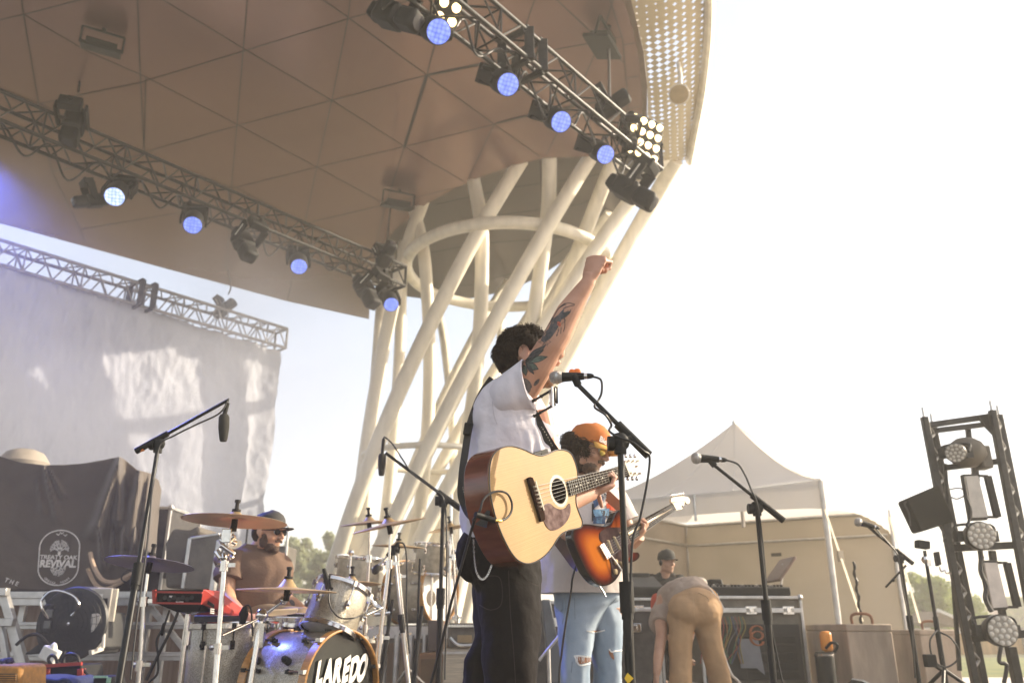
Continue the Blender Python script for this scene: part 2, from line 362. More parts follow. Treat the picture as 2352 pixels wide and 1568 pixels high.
# ================================================================ backdrop sheet
BP = V((-4.87, 16.2, 5.5))
M_BACK = mat('silver grey reflective backdrop cloth', (0.52, 0.55, 0.63), 0.75, 0.0, var=0.06, scale=3, bump=0.2, bscale=9)
def back_fn(a, c):
    px = -500 + (640+500)*a
    top_ = PL(px, 575+(785-575)*px/660+28, BP, DN); bot = PL(px*1.0 - 40*a, 1420, BP, DN)
    z = top_.z + (-0.0 - top_.z)*c
    q = V((top_.x, top_.y, z))
    wr = 0.11*math.sin(a*95+c*2)*max(0, a-0.86)*6*(1-0.3*c) + 0.10*noise.noise(V((a*16, c*5, 1)))*(0.4+a) + 0.045*noise.noise(V((a*45, c*17, 5))) + 0.022*noise.noise(V((a*100, c*36, 2))) + 0.007*noise.noise(V((a*220, c*85, 7)))
    return q + DN*wr
mb = MB(); mb.grid(back_fn, 460, 150)
bk = mb.build('stage_backdrop', translucent(M_BACK, 0.3, (0.7,0.68,0.66)), fixn=False)
tag(bk, 'huge wrinkled silver grey backdrop sheet hanging from the rear truss', 'backdrop')
# ================================================================ trusses
def truss(a, b, w, name, label, n, m=M_TRUSS, cr=0.026, br=0.012, flip=False):
    a, b = V(a), V(b); d = (b-a).normalized(); s_ = d.cross(V((0,0,1))).normalized(); u = s_.cross(d).normalized()
    t_ = thing(name, label, 'truss', a)
    cs = [(i*w/2, j*w/2) for i, j in ((-1,-1),(1,-1),(1,1),(-1,1))]
    for i, j in cs:
        mb = MB(); mb.tube([a+s_*i+u*j, b+s_*i+u*j], cr, 10); mb.build('chord', m, t_)
    mb = MB(); L = (b-a).length; st = L/n
    for k in range(n):
        p0 = a+d*st*k; p1 = a+d*st*(k+1)
        for f in range(4):
            c1 = cs[f]; c2 = cs[(f+1) % 4]
            if k % 2: c1, c2 = c2, c1
            q0 = p0+s_*c1[0]+u*c1[1]; q1 = p1+s_*c2[0]+u*c2[1]
            mb.tube([q0, q1], br, 6)
            if k % 4 == 0: mb.tube([p0+s_*c1[0]+u*c1[1], p0+s_*c2[0]+u*c2[1]], br, 6)
    mb.build('bracing', m, t_)
    for e in (a, b):
        mb = MB()
        for f in range(4):
            c1 = cs[f]; c2 = cs[(f+1) % 4]; mb.bar(e+s_*c1[0]+u*c1[1], e+s_*c2[0]+u*c2[1], 0.04)
        mb.build('end_frame', m, t_)
    return t_, d, s_, u
TZ = 6.28
FA = PZ(1012, -10, TZ) - DT*3.2; FB = PZ(1492, 372, TZ)
truss(FA, FB, 0.34, 'lighting_truss', 'front black lighting truss running under the right side of the canopy', 22)
MA = PZ(-10, 262, TZ) - DT*1.5; MBp = PZ(915, 640, TZ)
truss(MA, MBp, 0.36, 'lighting_truss', 'middle black lighting truss ending beside the lattice column', 32)
RA = PZ(-10, 592, TZ) - DT*1.5; RB = PZ(645, 782, TZ)
truss(RA, RB, 0.42, 'lighting_truss', 'rear truss holding the grey backdrop sheet', 30, mat('grey truss', (0.30,0.29,0.28), 0.45, 0.3), 0.03, 0.014)
# junction plates in the front and rear trusses
def splice(c, w, name, label, m=M_TRUSS):
    t_ = thing(name, label, 'bracket', c); s_ = DN; u = V((0,0,1))
    for k in (-0.12, 0.12):
        mb = MB()
        for i, j in ((-1,0),(1,0)): mb.bar(c+DT*k+s_*i*w*.5-u*w*.55, c+DT*k+s_*i*w*.5+u*w*.55, 0.05, 0.10)
        mb.bar(c+DT*k-s_*w*.5+u*w*.55, c+DT*k+s_*w*.5+u*w*.55, 0.05, 0.06); mb.bar(c+DT*k-s_*w*.5-u*w*.55, c+DT*k+s_*w*.5-u*w*.55, 0.05, 0.06)
        mb.build('clamp_plate', m, t_, smooth=False, bevel=0.004)
splice(PZ(1200, 130, TZ), 0.36, 'truss_coupler', 'square black coupler plates joining the front truss')
splice(PZ(325, 682, TZ), 0.44, 'truss_coupler', 'dark coupler box on the rear truss above the backdrop')
# ---------------------------------------------------------------- moving lights (built at the origin, beam along -Z)
LED = mat('blue led lens', (0.10, 0.14, 0.5), 0.25, emit=(0.13, 0.24, 1.0), estr=0.62)
t, b, ns, ln = nodes(LED)
tc = ns.new('ShaderNodeTexCoord'); vo = ns.new('ShaderNodeTexVoronoi'); vo.inputs['Scale'].default_value = 26; vo.inputs['Randomness'].default_value = 0.25
cr = ns.new('ShaderNodeValToRGB'); cr.color_ramp.elements[0].position = 0.25; cr.color_ramp.elements[0].color = (0.34,0.45,1.0,1); cr.color_ramp.elements[1].position = 0.75; cr.color_ramp.elements[1].color = (0.03,0.06,0.50,1)
ln.new(tc.outputs['Object'], vo.inputs['Vector']); ln.new(vo.outputs['Distance'], cr.inputs[0]); ln.new(cr.outputs[0], b.inputs['Emission Color'])
LEDW = LED.copy(); LEDW.name = 'pale blue led lens'; b2 = LEDW.node_tree.nodes['Principled BSDF']; b2.inputs['Emission Strength'].default_value = 0.75
for n_ in LEDW.node_tree.nodes:
    if n_.type == 'VALTORGB' and n_.color_ramp.elements[0].position < 0.3: n_.color_ramp.elements[0].color = (0.8,0.9,1,1); n_.color_ramp.elements[1].color = (0.12,0.2,0.7,1)
def moving_head(name, label, lens, group, s=1.0):
    t_ = thing(name, label, 'stage light', group=group)
    mb = MB(); mb.box((0,0,0.40), (0.30*s,0.20*s,0.10)); mb.cyl((0,0,0.44),(0,0,0.52),0.03); mb.build('base', M_PLASTIC, t_, local=True, bevel=0.01)
    for k in (-1, 1):
        mb = MB(); mb.plate([(k*0.135,-0.05,0.36),(k*0.135,0.05,0.36),(k*0.135,0.06,0.02),(k*0.135,0.03,-0.05),(k*0.135,-0.03,-0.05),(k*0.135,-0.06,0.02)], (k*0.025,0,0)); mb.build('yoke_arm', M_PLASTIC, t_, local=True, bevel=0.006)
    mb = MB(); mb.lathe((0,0,0.20), (0,0,-1), [(0,0.05),(0.02,0.10),(0.08,0.118),(0.24,0.122),(0.31,0.118),(0.32,0.113)], 28); hd = mb.build('head', M_PLASTIC, t_, local=True)
    mb = MB(); mb.lathe((0,0,-0.116), (0,0,-1), [(0,0.108),(0.008,0.105),(0.013,0.06),(0.014,0.01)], 28); mb.build('lens', lens, t_, local=True)
    mb = MB(); mb.tube([V((0.05+0.13*math.sin(a), 0.10, 0.3-0.16*a/3)) for a in [k*0.26 for k in range(13)]], 0.008, 6); mb.build('cable', M_CABLE, t_, local=True)
    return t_
def profile_head(name, label, group):
    t_ = thing(name, label, 'stage light', group=group)
    mb = MB(); mb.box((0,0,0.40), (0.30,0.20,0.12)); mb.cyl((0,0,0.46),(0,0,0.52),0.035); mb.build('base', M_PLASTIC, t_, local=True, bevel=0.015)
    for k in (-1, 1):
        mb = MB(); mb.plate([(k*0.17,-0.08,0.36),(k*0.17,0.08,0.36),(k*0.17,0.07,0.05),(k*0.17,0,-0.06),(k*0.17,-0.07,0.05)], (k*0.04,0,0)); mb.build('yoke_arm', M_PLASTIC, t_, local=True, bevel=0.01)
    mb = MB(); mb.box((0,0.06,0.0), (0.28,0.34,0.26)); mb.box((0,0.28,0.0),(0.22,0.14,0.2)); mb.build('head', M_PLASTIC, t_, local=True, bevel=0.05)
    mb = MB(); mb.box((0,-0.24,0), (0.24,0.28,0.23)); mb.build('snoot', M_PLASTIC, t_, local=True, bevel=0.05)
    mb = MB(); mb.lathe((0,-0.375,0),(0,-1,0),[(0,0.085),(0.008,0.085),(0.012,0.05)],24); mb.build('lens', mat('dark glass lens',(0.03,0.03,0.035),0.08), t_, local=True)
    mb = MB(); mb.box((0.212,0,0.2),(0.006,0.02,0.22)); mb.build('handle', mat('pale handle',(0.7,0.68,0.6),0.4), t_, local=True)
    return t_
def orient(loc, d, s=1.0, roll=0):    # local -Z points along d
    d = V(d).normalized(); return Matrix.Translation(loc) @ (-d).to_track_quat('Z','Y').to_matrix().to_4x4() @ Matrix.Rotation(roll,4,'Z') @ Matrix.Scale(s,4)
G = 'blue moving lights hung from the trusses'
def Tp(px, py, Pz=TZ-0.25): return PZ(px, py, Pz)
aim = V((0.25,-0.72,-0.62))
mh = moving_head('moving_light', 'blue glowing moving light at the near top end of the front truss', LED, G)
def put(root, first, M, label):
    if first: root.matrix_basis = M; root['label'] = label; WM[root.name] = M
    else: dup(root, M, label)
spots = [(1000,70,'blue glowing moving light nearest the top edge on the front truss',1.0),
 (1158,190,'blue glowing moving light hung just below the front truss coupler',1.0),
 (1279,275,'blue glowing moving light third along the front truss, between its coupler and the column',1.0),
 (1381,350,'blue glowing moving light nearest the far end of the front truss',0.95)]
for i, (x, y, l, s_) in enumerate(spots): put(mh, i == 0, orient(Tp(x, y, TZ-0.45), V((0.32,-0.66,-0.68)), s_*1.04), l)
for x, y, l, s_ in [(444,510,'blue moving light under the middle truss in front of the grey backdrop haze',1.1),(686,605,'blue moving light under the middle truss left of the lattice column',1.1),(896,692,'blue moving light at the truss end against the lattice column',1.12)]:
    dup(mh, orient(Tp(x, y, TZ-0.5), V((0.26,-0.66,-0.70)), s_), l)
mw = moving_head('moving_light', 'white-blue glowing moving light at left on the middle truss', LEDW, G); mw.matrix_basis = orient(Tp(268,445,TZ-0.5), V((0.2,-0.66,-0.7)), 1.1); WM[mw.name] = mw.matrix_basis.copy()
G2 = 'unlit black profile moving lights on the trusses'
ph = profile_head('profile_light', 'x', G2)
def ofs(loc, d, s=1.0, roll=0):  # local -Y (snoot) along d, +Z roughly up
    d = V(d).normalized(); a = V((0,0,1)).cross(d).normalized(); z = d.cross(a)
    M = Matrix((a, -d, z)).transposed() if False else Matrix(((-a.x,-d.x,z.x),(-a.y,-d.y,z.y),(-a.z,-d.z,z.z)))
    return Matrix.Translation(loc) @ M.to_4x4() @ Matrix.Rotation(roll,4,'Y') @ Matrix.Scale(s,4)
prof = [(905,38,TZ-0.35,(0.75,-0.35,-0.5),1.0,'big black unlit moving light by the top edge above the stage'),
 (1448,440,TZ-0.75,(0.65,-0.3,-0.60),1.15,'black unlit moving light hanging lowest at the far end of the front truss'),
 (840,668,TZ-0.65,(0.45,-0.3,-0.8),1.15,'black unlit moving light hanging at the middle truss end left of the column'),
 (168,290,TZ+0.15,(0.1,-0.3,-0.9),1.05,'dark moving light standing up above the middle truss at left'),
 (560,560,TZ-0.6,(0.45,-0.35,-0.8),1.1,'hazy dark moving light under the middle truss between two blue lights'),
 (212,462,TZ-0.6,(-0.6,-0.6,-0.4),0.75,'small dark moving light left of the white-blue one'),
 (1400,245,TZ+0.25,(0.7,-0.3,0.35),0.85,'dark moving light lying on top of the front truss under the canopy edge'),
 (1440,320,TZ+0.0,(0.1,-0.5,-0.6),0.8,'dark fixture behind the warm blinder lamp'),
 (885,590,TZ+0.0,(0.4,-0.5,0.5),0.9,'dark moving light on top of the middle truss end'),
 (515,710,TZ+0.25,(0.75,-0.2,0.55),0.85,'moving light standing on the rear truss above the backdrop')]
for i, (x, y, z, d, s_, l) in enumerate(prof): put(ph, i == 0, ofs(PZ(x, y, z), d, s_*0.82), l)
# warm blinder lamps
M_WARM = mat('warm lamp glow', (0.9,0.7,0.4), 0.3, emit=(1.0,0.72,0.34), estr=2.0)
def blinder(c, d, label, nx, ny, pitch=0.135):
    A, B, D = frame(V(d)); t_ = thing('blinder_lamp', label, 'stage light', c)
    rt = Matrix((A, B, D)).transposed()
    mb = MB(); mb.box(c-D*0.05, (nx*pitch, ny*pitch, 0.08), rt)
    for k in (-1,1): mb.bar(c+A*k*nx*pitch*.56-D*.02, c+A*k*nx*pitch*.56+B*0.30-D*.2, .02,.04)
    mb.build('housing', M_PLASTIC, t_, bevel=0.008)
    for i in range(nx):
        for j in range(ny):
            q = c+A*(i-(nx-1)/2)*pitch+B*(j-(ny-1)/2)*pitch
            mb = MB(); mb.lathe(q-D*0.008, D, [(0,0.046),(0.02,0.040),(0.03,0.015)], 14); mb.build('bulb', M_WARM, t_)
blinder(PZ(1482, 318, TZ+0.05), V((0.42,-0.62,-0.25)), 'square warm-lit blinder lamp of sixteen bulbs at the front truss end', 4, 4)
blinder(PZ(1040, -4, TZ+0.0), V((0.42,-0.62,-0.55)), 'warm-lit blinder lamp cut by the top edge of the view', 2, 4)
# power cables draped along the trusses
def cable(name, pts, r, label, m=M_CABLE, parent=None, n=8):
    mb = MB(); mb.tube(smooth_path([V(p) for p in pts], n), r, 7); o = mb.build(name, m, parent)
    if label: tag(o, label, 'cable')
    return o
random.seed(4)
def drape(a, b, label, k=9, r=0.014):
    pts = []
    for i in range(k*2+1):
        q = a.lerp(b, i/(k*2)) + V((random.uniform(-.05,.05), random.uniform(-.05,.05), -0.10 if i % 2 == 0 else -0.34-random.random()*.2)); pts.append(q)
    cable('power_cable', pts, r, label)
drape(FA+DT*2.5, FB, 'looping black power cable slung along the front truss')
drape(MA+DT*1, MBp, 'looping black power cable slung along the middle truss', 12)
cable('power_cable', [P(180,212,11.5), P(190,140,12), PZ(204,100,RZ)], 0.02, 'straight black cable dropping from the left soffit floodlight')
cable('power_cable', [PZ(1400,240,TZ+.3), PZ(1399,170,7.8), PZ(1398,95,RZ)], 0.02, 'straight black cable dropping from the soffit floodlight near the fascia')
cable('power_cable', [PZ(888,575,TZ+.2), PZ(892,520,7.8), PZ(897,470,RZ)], 0.02, 'straight black cable dropping from the soffit floodlight near the column')
cable('power_cable', [PZ(524,620,RZ), PZ(530,655,7.5), PZ(525,675,TZ+.5)], 0.015, 'thin cable dropping to the rear truss light')
# soffit floodlights
M_FLOOD = mat('dark green floodlight paint', (0.015,0.017,0.012), 0.6, spec=.2)
fl = thing('soffit_floodlight', 'x', 'floodlight', group='small floodlights fixed under the canopy')
mb = MB(); mb.box((0,0,-0.30),(0.52,0.36,0.05)); mb.box((0,0,-0.24),(0.40,0.24,0.09)); mb.build('lamp_panel', M_FLOOD, fl, local=True, bevel=0.01)
mb = MB(); mb.bar((-0.27,0,-0.28),(-0.27,0,-0.05),0.03); mb.bar((0.27,0,-0.28),(0.27,0,-0.05),0.03); mb.bar((-0.27,0,-0.05),(0.27,0,-0.05),0.03); mb.cyl((0,0,-0.05),(0,0,0),0.03); mb.build('bracket', M_FLOOD, fl, local=True)
for i, (x, y, l, rz, s_) in enumerate([(240,78,'dark square floodlight under the canopy at upper left',0.5,1.1),(918,447,'dark floodlight under the canopy just above the column',0.4,1.25),(1399,72,'dark floodlight under the canopy beside the perforated fascia',1.1,1.2)]):
    M = Matrix.Translation(PZ(x, y-12, RZ)) @ Matrix.Rotation(rz,4,'Z') @ Matrix.Rotation(0.35,4,'X') @ Matrix.Scale(s_,4); put(fl, i == 0, M, l)
c = PZ(1562, 215, RZ-0.55); wf = thing('spotlight', 'white spotlight hanging from the perforated canopy edge', 'spotlight', c)
M_WH = mat('white lamp paint', (0.75,0.72,0.66), 0.4)
d = V((-0.25,-0.6,-0.55)).normalized(); mb = MB(); mb.lathe(c-d*0.22, d, [(0,0.05),(0.05,0.1),(0.2,0.13),(0.34,0.17),(0.36,0.17)], 20); mb.build('housing', M_WH, wf)
mb = MB(); mb.lathe(c+d*0.142, d, [(0,0.155),(0.01,0.15)], 20); mb.build('lens', mat('amber lens',(0.45,0.35,0.2),0.2), wf)
mb = MB(); mb.tube([c, c+V((0.03,0,0.3)), c+V((0.02,0.02,0.62))], 0.035, 10); mb.build('stem', M_WH, wf)
# ================================================================ event tent
def Cd(x, y, ox, oy, k): return (ox + x*k, oy + y*k)
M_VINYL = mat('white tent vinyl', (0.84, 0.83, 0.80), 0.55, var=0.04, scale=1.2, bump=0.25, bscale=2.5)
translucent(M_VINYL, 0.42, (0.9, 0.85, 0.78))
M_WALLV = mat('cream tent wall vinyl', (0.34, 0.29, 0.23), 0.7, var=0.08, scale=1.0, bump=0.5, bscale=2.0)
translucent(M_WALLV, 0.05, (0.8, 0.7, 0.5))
EZ = 2.35
FR = PZ(1885, 1100, EZ); e1 = V((-0.83, 0.557, 0)).normalized(); e2 = V((0.6, 0.8, 0)).normalized(); TW = 3.35
FLc = FR + e1*TW; BRc = FR + e2*TW; BLc = FLc + e2*TW; PK = V(((FR.x+BLc.x)/2, (FR.y+BLc.y)/2, 3.62))
tent = thing('event_tent', 'white peaked frame tent with open front and tan walls behind the second guitarist', 'tent', V((FR.x, FR.y, 0)))
mb = MB()
def roof(a, b):
    def fn(i, j):
        e = a.lerp(b, i); q = e.lerp(PK, j); h = EZ + (PK.z-EZ)*(j**1.45); 
        return V((q.x, q.y, h - 0.05*math.sin(i*math.pi)*(1-j)**2))
    return fn
for a, b in ((FR,FLc),(FLc,BLc),(BLc,BRc),(BRc,FR)): mb.grid(roof(a, b), 20, 16)
ro = mb.build('roof', M_VINYL, tent, fixn=False)
for a, b in ((FR,FLc),(BRc,FR)):
    f_ = roof(a, b)
    for i_ in (0.0, .34, .67): mb = MB(); mb.tube([f_(i_, j_/16)+V((0,0,.004)) for j_ in range(17)], .007, 6); mb.build('roof_seam', M_VINYL, ro)
def valance(a, b, d0, d1):
    out_ = (b-a).cross(V((0,0,1))).normalized()
    def fn(i, j):
        e = a.lerp(b, i); arch = math.sin(i*math.pi)**0.7; h = d1 + (d0-d1)*arch
        return V((e.x, e.y, EZ - 0.05*math.sin(i*math.pi) - h*j)) + out_*0.012*math.sin(i*60)*j
    return fn
mb = MB()
mb.grid(valance(FR, FLc, 0.27, 0.37), 40, 6); mb.grid(valance(BRc, FR, 0.22, 0.42), 40, 6)
mb.build('valance', M_VINYL, tent, fixn=False)
def wall(a, b, z1, wr):
    dn = (b-a).cross(V((0,0,1))).normalized()
    def fn(i, j):
        q = a.lerp(b, i); z = z1*(1-j)
        return V((q.x, q.y, z)) + dn*(wr*math.sin(i*23+2*j)*(0.4+j) + 0.05*noise.noise(V((i*6, j*5, 3))) + 0.03*max(0, math.sin(i*3.14*3+j*4))*(1-j))
    return fn
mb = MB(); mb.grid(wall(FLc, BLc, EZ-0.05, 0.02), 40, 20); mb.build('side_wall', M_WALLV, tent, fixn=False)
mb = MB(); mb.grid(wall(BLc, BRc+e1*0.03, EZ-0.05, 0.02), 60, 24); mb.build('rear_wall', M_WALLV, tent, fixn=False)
for c_ in (FR, FLc, BRc, BLc):
    mb = MB(); mb.cyl(V((c_.x,c_.y,0)), V((c_.x,c_.y,EZ-0.02)), 0.035, 12); mb.cyl(V((c_.x,c_.y,0)), V((c_.x,c_.y,0.012)), 0.09); mb.build('post', M_ALU if c_ is not FR else M_WH, tent)
mb = MB()
cen_ = (FR+BLc)/2; FR_, FLc_, BLc_, BRc_ = [q_.lerp(cen_, .03) for q_ in (FR,FLc,BLc,BRc)]
for a, b in ((FR_,FLc_),(FLc_,BLc_),(BLc_,BRc_),(BRc_,FR_)):
    mb.cyl(a-V((0,0,.06)), b-V((0,0,.06)), 0.028)
    mb.cyl(a-V((0,0,.40)) if a in (FLc_,BLc_) else a-V((0,0,.06)), b-V((0,0,.40)) if b in (BLc_, BRc_) else b-V((0,0,.06)), 0.022)
mb.cyl(PK-V((0,0,1.6)), PK+V((0,0,0.02)), 0.03); mb.cyl((FR+FLc)/2-V((0,0,.4)), (FR+FLc)/2-V((0,0,.05)), 0.02)
mb.build('frame', M_ALU, tent)
mb = MB(); mb.cyl(PK, PK+V((0,0,0.34)), 0.006); mb.cyl(PK-V((0,0,.02)), PK+V((0,0,0.05)), 0.03, r2=0.01); mb.build('finial', M_ALU, tent)
M_LABEL = mat('dark label print', (0.03,0.03,0.025), 0.7)
wn = (BRc-BLc).cross(V((0,0,1))).normalized()
for x, y, w_, h_ in ((1783,1273,.16,.055),(1787,1313,.20,.045)):
    q = PL(x, y, BLc - e2*0.09, e2); mb = MB(); mb.box(q, (w_*1.05, 0.004, h_), (0,0,math.atan2(e1.y,e1.x))); mb.build('label_strip', M_LABEL, tent, smooth=False)
g0 = V((FR.x, FR.y, EZ-.35)); 
mb = MB(); q1 = P(1980, 1425, 8.7); mb.strip([g0, g0.lerp(q1,.6), q1], 0.045, V((0.2,-1,0)), 0.004); mb.box(g0.lerp(q1,.48), (.06,.05,.12)); tag(mb.build('ratchet_strap', mat('cream webbing strap',(.6,.52,.38),.8), smooth=False), 'cream ratchet strap tying the tent corner down to the nearer concrete block', 'strap')
gb = V((BRc.x,BRc.y,EZ-.1)); q2 = P(2113,1430,11.5)
mb = MB(); mb.strip([gb, q2], 0.05, V((0.2,-1,0)), 0.004); tag(mb.build('ratchet_strap', mat('cream webbing strap b',(.6,.52,.38),.8), smooth=False), 'cream ratchet strap running to the farther concrete block', 'strap')
# concrete ballast blocks
M_BLOCK = mat('weathered concrete block', (0.42,0.33,0.25), 0.9, var=0.22, scale=5, bump=0.6, bscale=25, stretch=(1,1,.3))
def block(px0, px1, pyt, Y, label, dz=0.8):
    a = P(px0, pyt, Y); b = P(px1, pyt, Y); z = a.z; t_ = thing('concrete_block', label, 'concrete block', V((a.x,a.y,0)), group='concrete ballast blocks beside the tent')
    w_ = b.x-a.x; th = 0.12
    M = Matrix.Translation(V(((a.x+b.x)/2, Y+dz/2, 0))) @ Matrix.Rotation(th,4,'Z')
    mb = MB(); mb.box((0,0,z*0.45), (w_, dz, z*0.90)); mb.box((0,0,z*0.95), (w_*1.012, dz*1.01, z*0.10)); mb.v = [M @ q for q in mb.v]; mb.build('body', M_BLOCK, t_, bevel=0.012)
    mb = MB(); c_ = M @ V((0.02-w_*.05,-dz*.35,z)); mb.tube(smooth_path([c_+V((-.08,0,-.02)), c_+V((-.08,0,.07)), c_+V((.0,0,.09)), c_+V((.09,0,.07)), c_+V((.10,0,-.02))],5), 0.013, 8); mb.build('lifting_loop', mat('rusty steel',(.25,.12,.07),.8,.4), t_)
block(1928, 2038, 1432, 7.7, 'rough concrete block by the tent corner post')
block(2098, 2186, 1445, 9.6, 'rough concrete block beyond, behind the black mic stands')
# ================================================================ flight cases and consoles
M_CASE = mat('black flight case laminate', (0.05,0.045,0.04), 0.45, var=0.3, scale=14, bump=0.2, bscale=60)
M_CASEG = mat('worn flight case laminate', (0.13,0.115,0.09), 0.5, var=0.25, scale=9, bump=0.25, bscale=60)
def case(c, size, rz, label, name='flight_case', rackopen=False, m=M_CASE, lidz=None, group=None, clasp=2):
    M = Matrix.Translation(V(c)) @ Matrix.Rotation(rz,4,'Z'); t_ = thing_m(name, label, 'flight case', M, group)
    x, y, z = size
    mb = MB()
    if rackopen:
        mb.box((0,0.02,z/2),(x,y-0.04,z)); mb.build('shell', m, t_, local=True, smooth=False)
        mb = MB(); mb.box((0,-y/2+0.012,z*.38),(x-.08,0.02,z*.62)); mb.build('rack_opening', mat('rack interior',(0.02,0.018,0.014),.7), t_, local=True, smooth=False)
        for k in range(5):
            mb = MB(); zz = z*(.12+.1*k); mb.box((x*.16,-y/2-0.001,zz),(x*.5,0.01,z*.075)); mb.build('rack_unit', M_PLASTIC, t_, local=True, bevel=0.003)
    else:
        mb.box((0,0,z/2),(x,y,z)); mb.build('shell', m, t_, local=True, smooth=False)
    mb = MB(); e = 0.028
    for i in (-1,1):
        for j in (-1,1):
            mb.box((i*x/2, j*y/2, z/2),(e,e,z+e)); mb.box((i*x/2,0,(j+1)/2*z),(e*1.02,y,e*1.03)); mb.box((0,i*y/2,(j+1)/2*z),(x,e*1.04,e*.98))
    if lidz: 
        for j in (-1,1): mb.box((0,j*y/2,lidz),(x,e*1.5,e*1.6))
    mb.build('edge_trim', M_ALU, t_, local=True, smooth=False, bevel=0.004)
    mb = MB()
    for i in (-1,1):
        for j in (-1,1):
            for k in (0,1): mb.ball((i*x/2,j*y/2,k*z),0.032,8)
    mb.build('ball_corner', M_ALU, t_, local=True)
    for k in range(clasp):
        mb = MB(); xx = x*((k+.5)/clasp-.5)*1.1; zz = (lidz or z*.8); mb.box((xx,-y/2-0.012,zz),(0.11,0.018,0.075)); mb.box((xx,-y/2-0.024,zz),(0.04,0.014,0.05)); mb.build('latch', M_CHROME, t_, local=True, bevel=0.004)
    return t_
a = P(1600,1371,8.3); b = P(1836,1371,8.3); rw = b.x-a.x
rk = case(((a.x+b.x)/2, 8.3+.37, 0.08), (rw, .72, a.z-.08), 0.05, 'long open cable rack flight case under the mixing desk lid', 'rack_case', True, M_CASEG, a.z-.2, clasp=3)
random.seed(8)
cols = [(0.22,.04,.03),(.25,.11,.03),(.04,.12,.06),(.22,.17,.03),(.04,.06,.14),(.12,.11,.10)]
for i in range(16):
    x0 = -rw*.42 + i*rw*.022 + random.uniform(-.01,.01); y0 = -.365; 
    pts = [V((x0,y0,.62)), V((x0+random.uniform(-.03,.03),y0-.03,.52)), V((x0+random.uniform(-.09,.06),y0-.035,.38)), V((x0-random.uniform(.0,.16),y0-.03,.2))]
    mb = MB(); mb.tube(smooth_path(pts,5),0.0055,6); mb.build('patch_cable', mat('patch cable',cols[i%6],.5), rk, local=True)
for i in range(2):
    mb = MB(); mb.tube([V((rw*.02+.06*math.cos(k*.5)+.01*i, -.385-.01*i, .50+.05*math.sin(k*.5)-.004*k)) for k in range(26)],0.006,6); mb.build('coiled_cable', mat('orange cable',(.35,.10,.03),.5), rk, local=True)
for k in (0,1):
    mb = MB(); mb.box((rw/2+.006, -.12+.16*k, .42),(.02,.1,.13)); mb.box((rw/2+.02, -.12+.16*k, .42),(.02,.08,.03)); mb.build('recessed_handle', M_ALU, rk, local=True, bevel=.008)
mb = MB(); mb.plate([V((-.16,-.375,.42)),V((.04,-.375,.42)),V((.07,-.39,.10)),V((.0,-.385,.16)),V((-.15,-.375,.16))],(0,-.004,0)); tag(mb.build('paper_sheet', mat('grey paper',(.22,.22,.23),.8), rk, local=True, smooth=False))
# mixing desk on the case
mt = Matrix.Translation(V(((a.x+b.x)/2, 8.7, a.z))) @ Matrix.Rotation(.05,4,'Z'); desk = thing_m('mixing_desk', 'black mixing desk with a raised side screen on top of the long rack case', 'mixing desk', mt)
mb = MB(); mb.plate([(-rw*.5,-.30,.02),(-rw*.5,.3,.02),(-rw*.5,.3,.15),(-rw*.5,-.30,.10)],(rw*.95,0,0)); mb.build('body', M_PLASTIC, desk, local=True, bevel=.012)
for k in range(24):
    mb = MB(); mb.box((-rw*.44+k*rw*.036,-.22,.118),(.018,.03,.02),(0.18,0,0)); mb.build('fader', M_CHROME if k%4==0 else M_PLASTIC, desk, local=True)
mb = MB(); mb.box((rw*.46,-.05,.28),(.03,.42,.30),(0,math.radians(40),0)); mb.build('side_screen', mat('brown screen back',(.22,.15,.11),.5), desk, local=True, bevel=.01)
mb = MB(); mb.cyl((rw*.44,-.05,.1),(rw*.5,-.05,.34),.015); mb.build('screen_arm', M_ALU, desk, local=True)
c_ = P(1645,1345,8.9); mn = thing('monitor_speaker', 'small dark desk speaker standing on the mixing desk behind the bending worker', 'speaker', c_)
mb = MB(); mb.plate([c_+V((-.1,0,-.12)),c_+V((.11,0,-.12)),c_+V((.07,0,.07)),c_+V((-.07,0,.07))],(0,.2,0)); mb.build('cabinet', M_PLASTIC, mn, bevel=.02)
mb = MB(); mb.lathe(c_+V((0,-.001,-.03)),(0,-1,0),[(0,.06),(.006,.055),(.003,.02)],18); mb.build('driver', M_CABLE, mn)
# second desk and case at left, before the engineer
a2 = P(1440,1375,8.7); b2 = P(1520,1375,8.7)
rk2 = case((b2.x-.52, 9.05, 0.05), (1.0, .7, a2.z-.05), 0.0, 'flight case holding the engineer\'s desk, left of the bending worker', 'rack_case', True, M_CASE, a2.z-.15)
for i in range(7):
    x0 = .05+i*.03; mb = MB(); mb.tube(smooth_path([V((x0,-.36,.5)),V((x0-.03,-.39,.36)),V((x0-.10,-.38,.15))],5),.008,6); mb.build('patch_cable', mat('patch cable b',cols[(i*2+1)%6],.5), rk2, local=True)
d2 = thing_m('mixing_desk', 'dark mixing desk in front of the engineer in black', 'mixing desk', Matrix.Translation(V((b2.x-.52,9.0,a2.z))))
mb = MB(); mb.plate([(-.5,-.3,.02),(-.5,.3,.02),(-.5,.3,.26),(-.5,-.3,.12)],(1.05,0,0)); mb.build('body', M_PLASTIC, d2, local=True, bevel=.012)
mb = MB(); mb.box((-.0,.28,.24),(1.0,.05,.1)); mb.build('meter_bridge', M_PLASTIC, d2, local=True, bevel=.01)
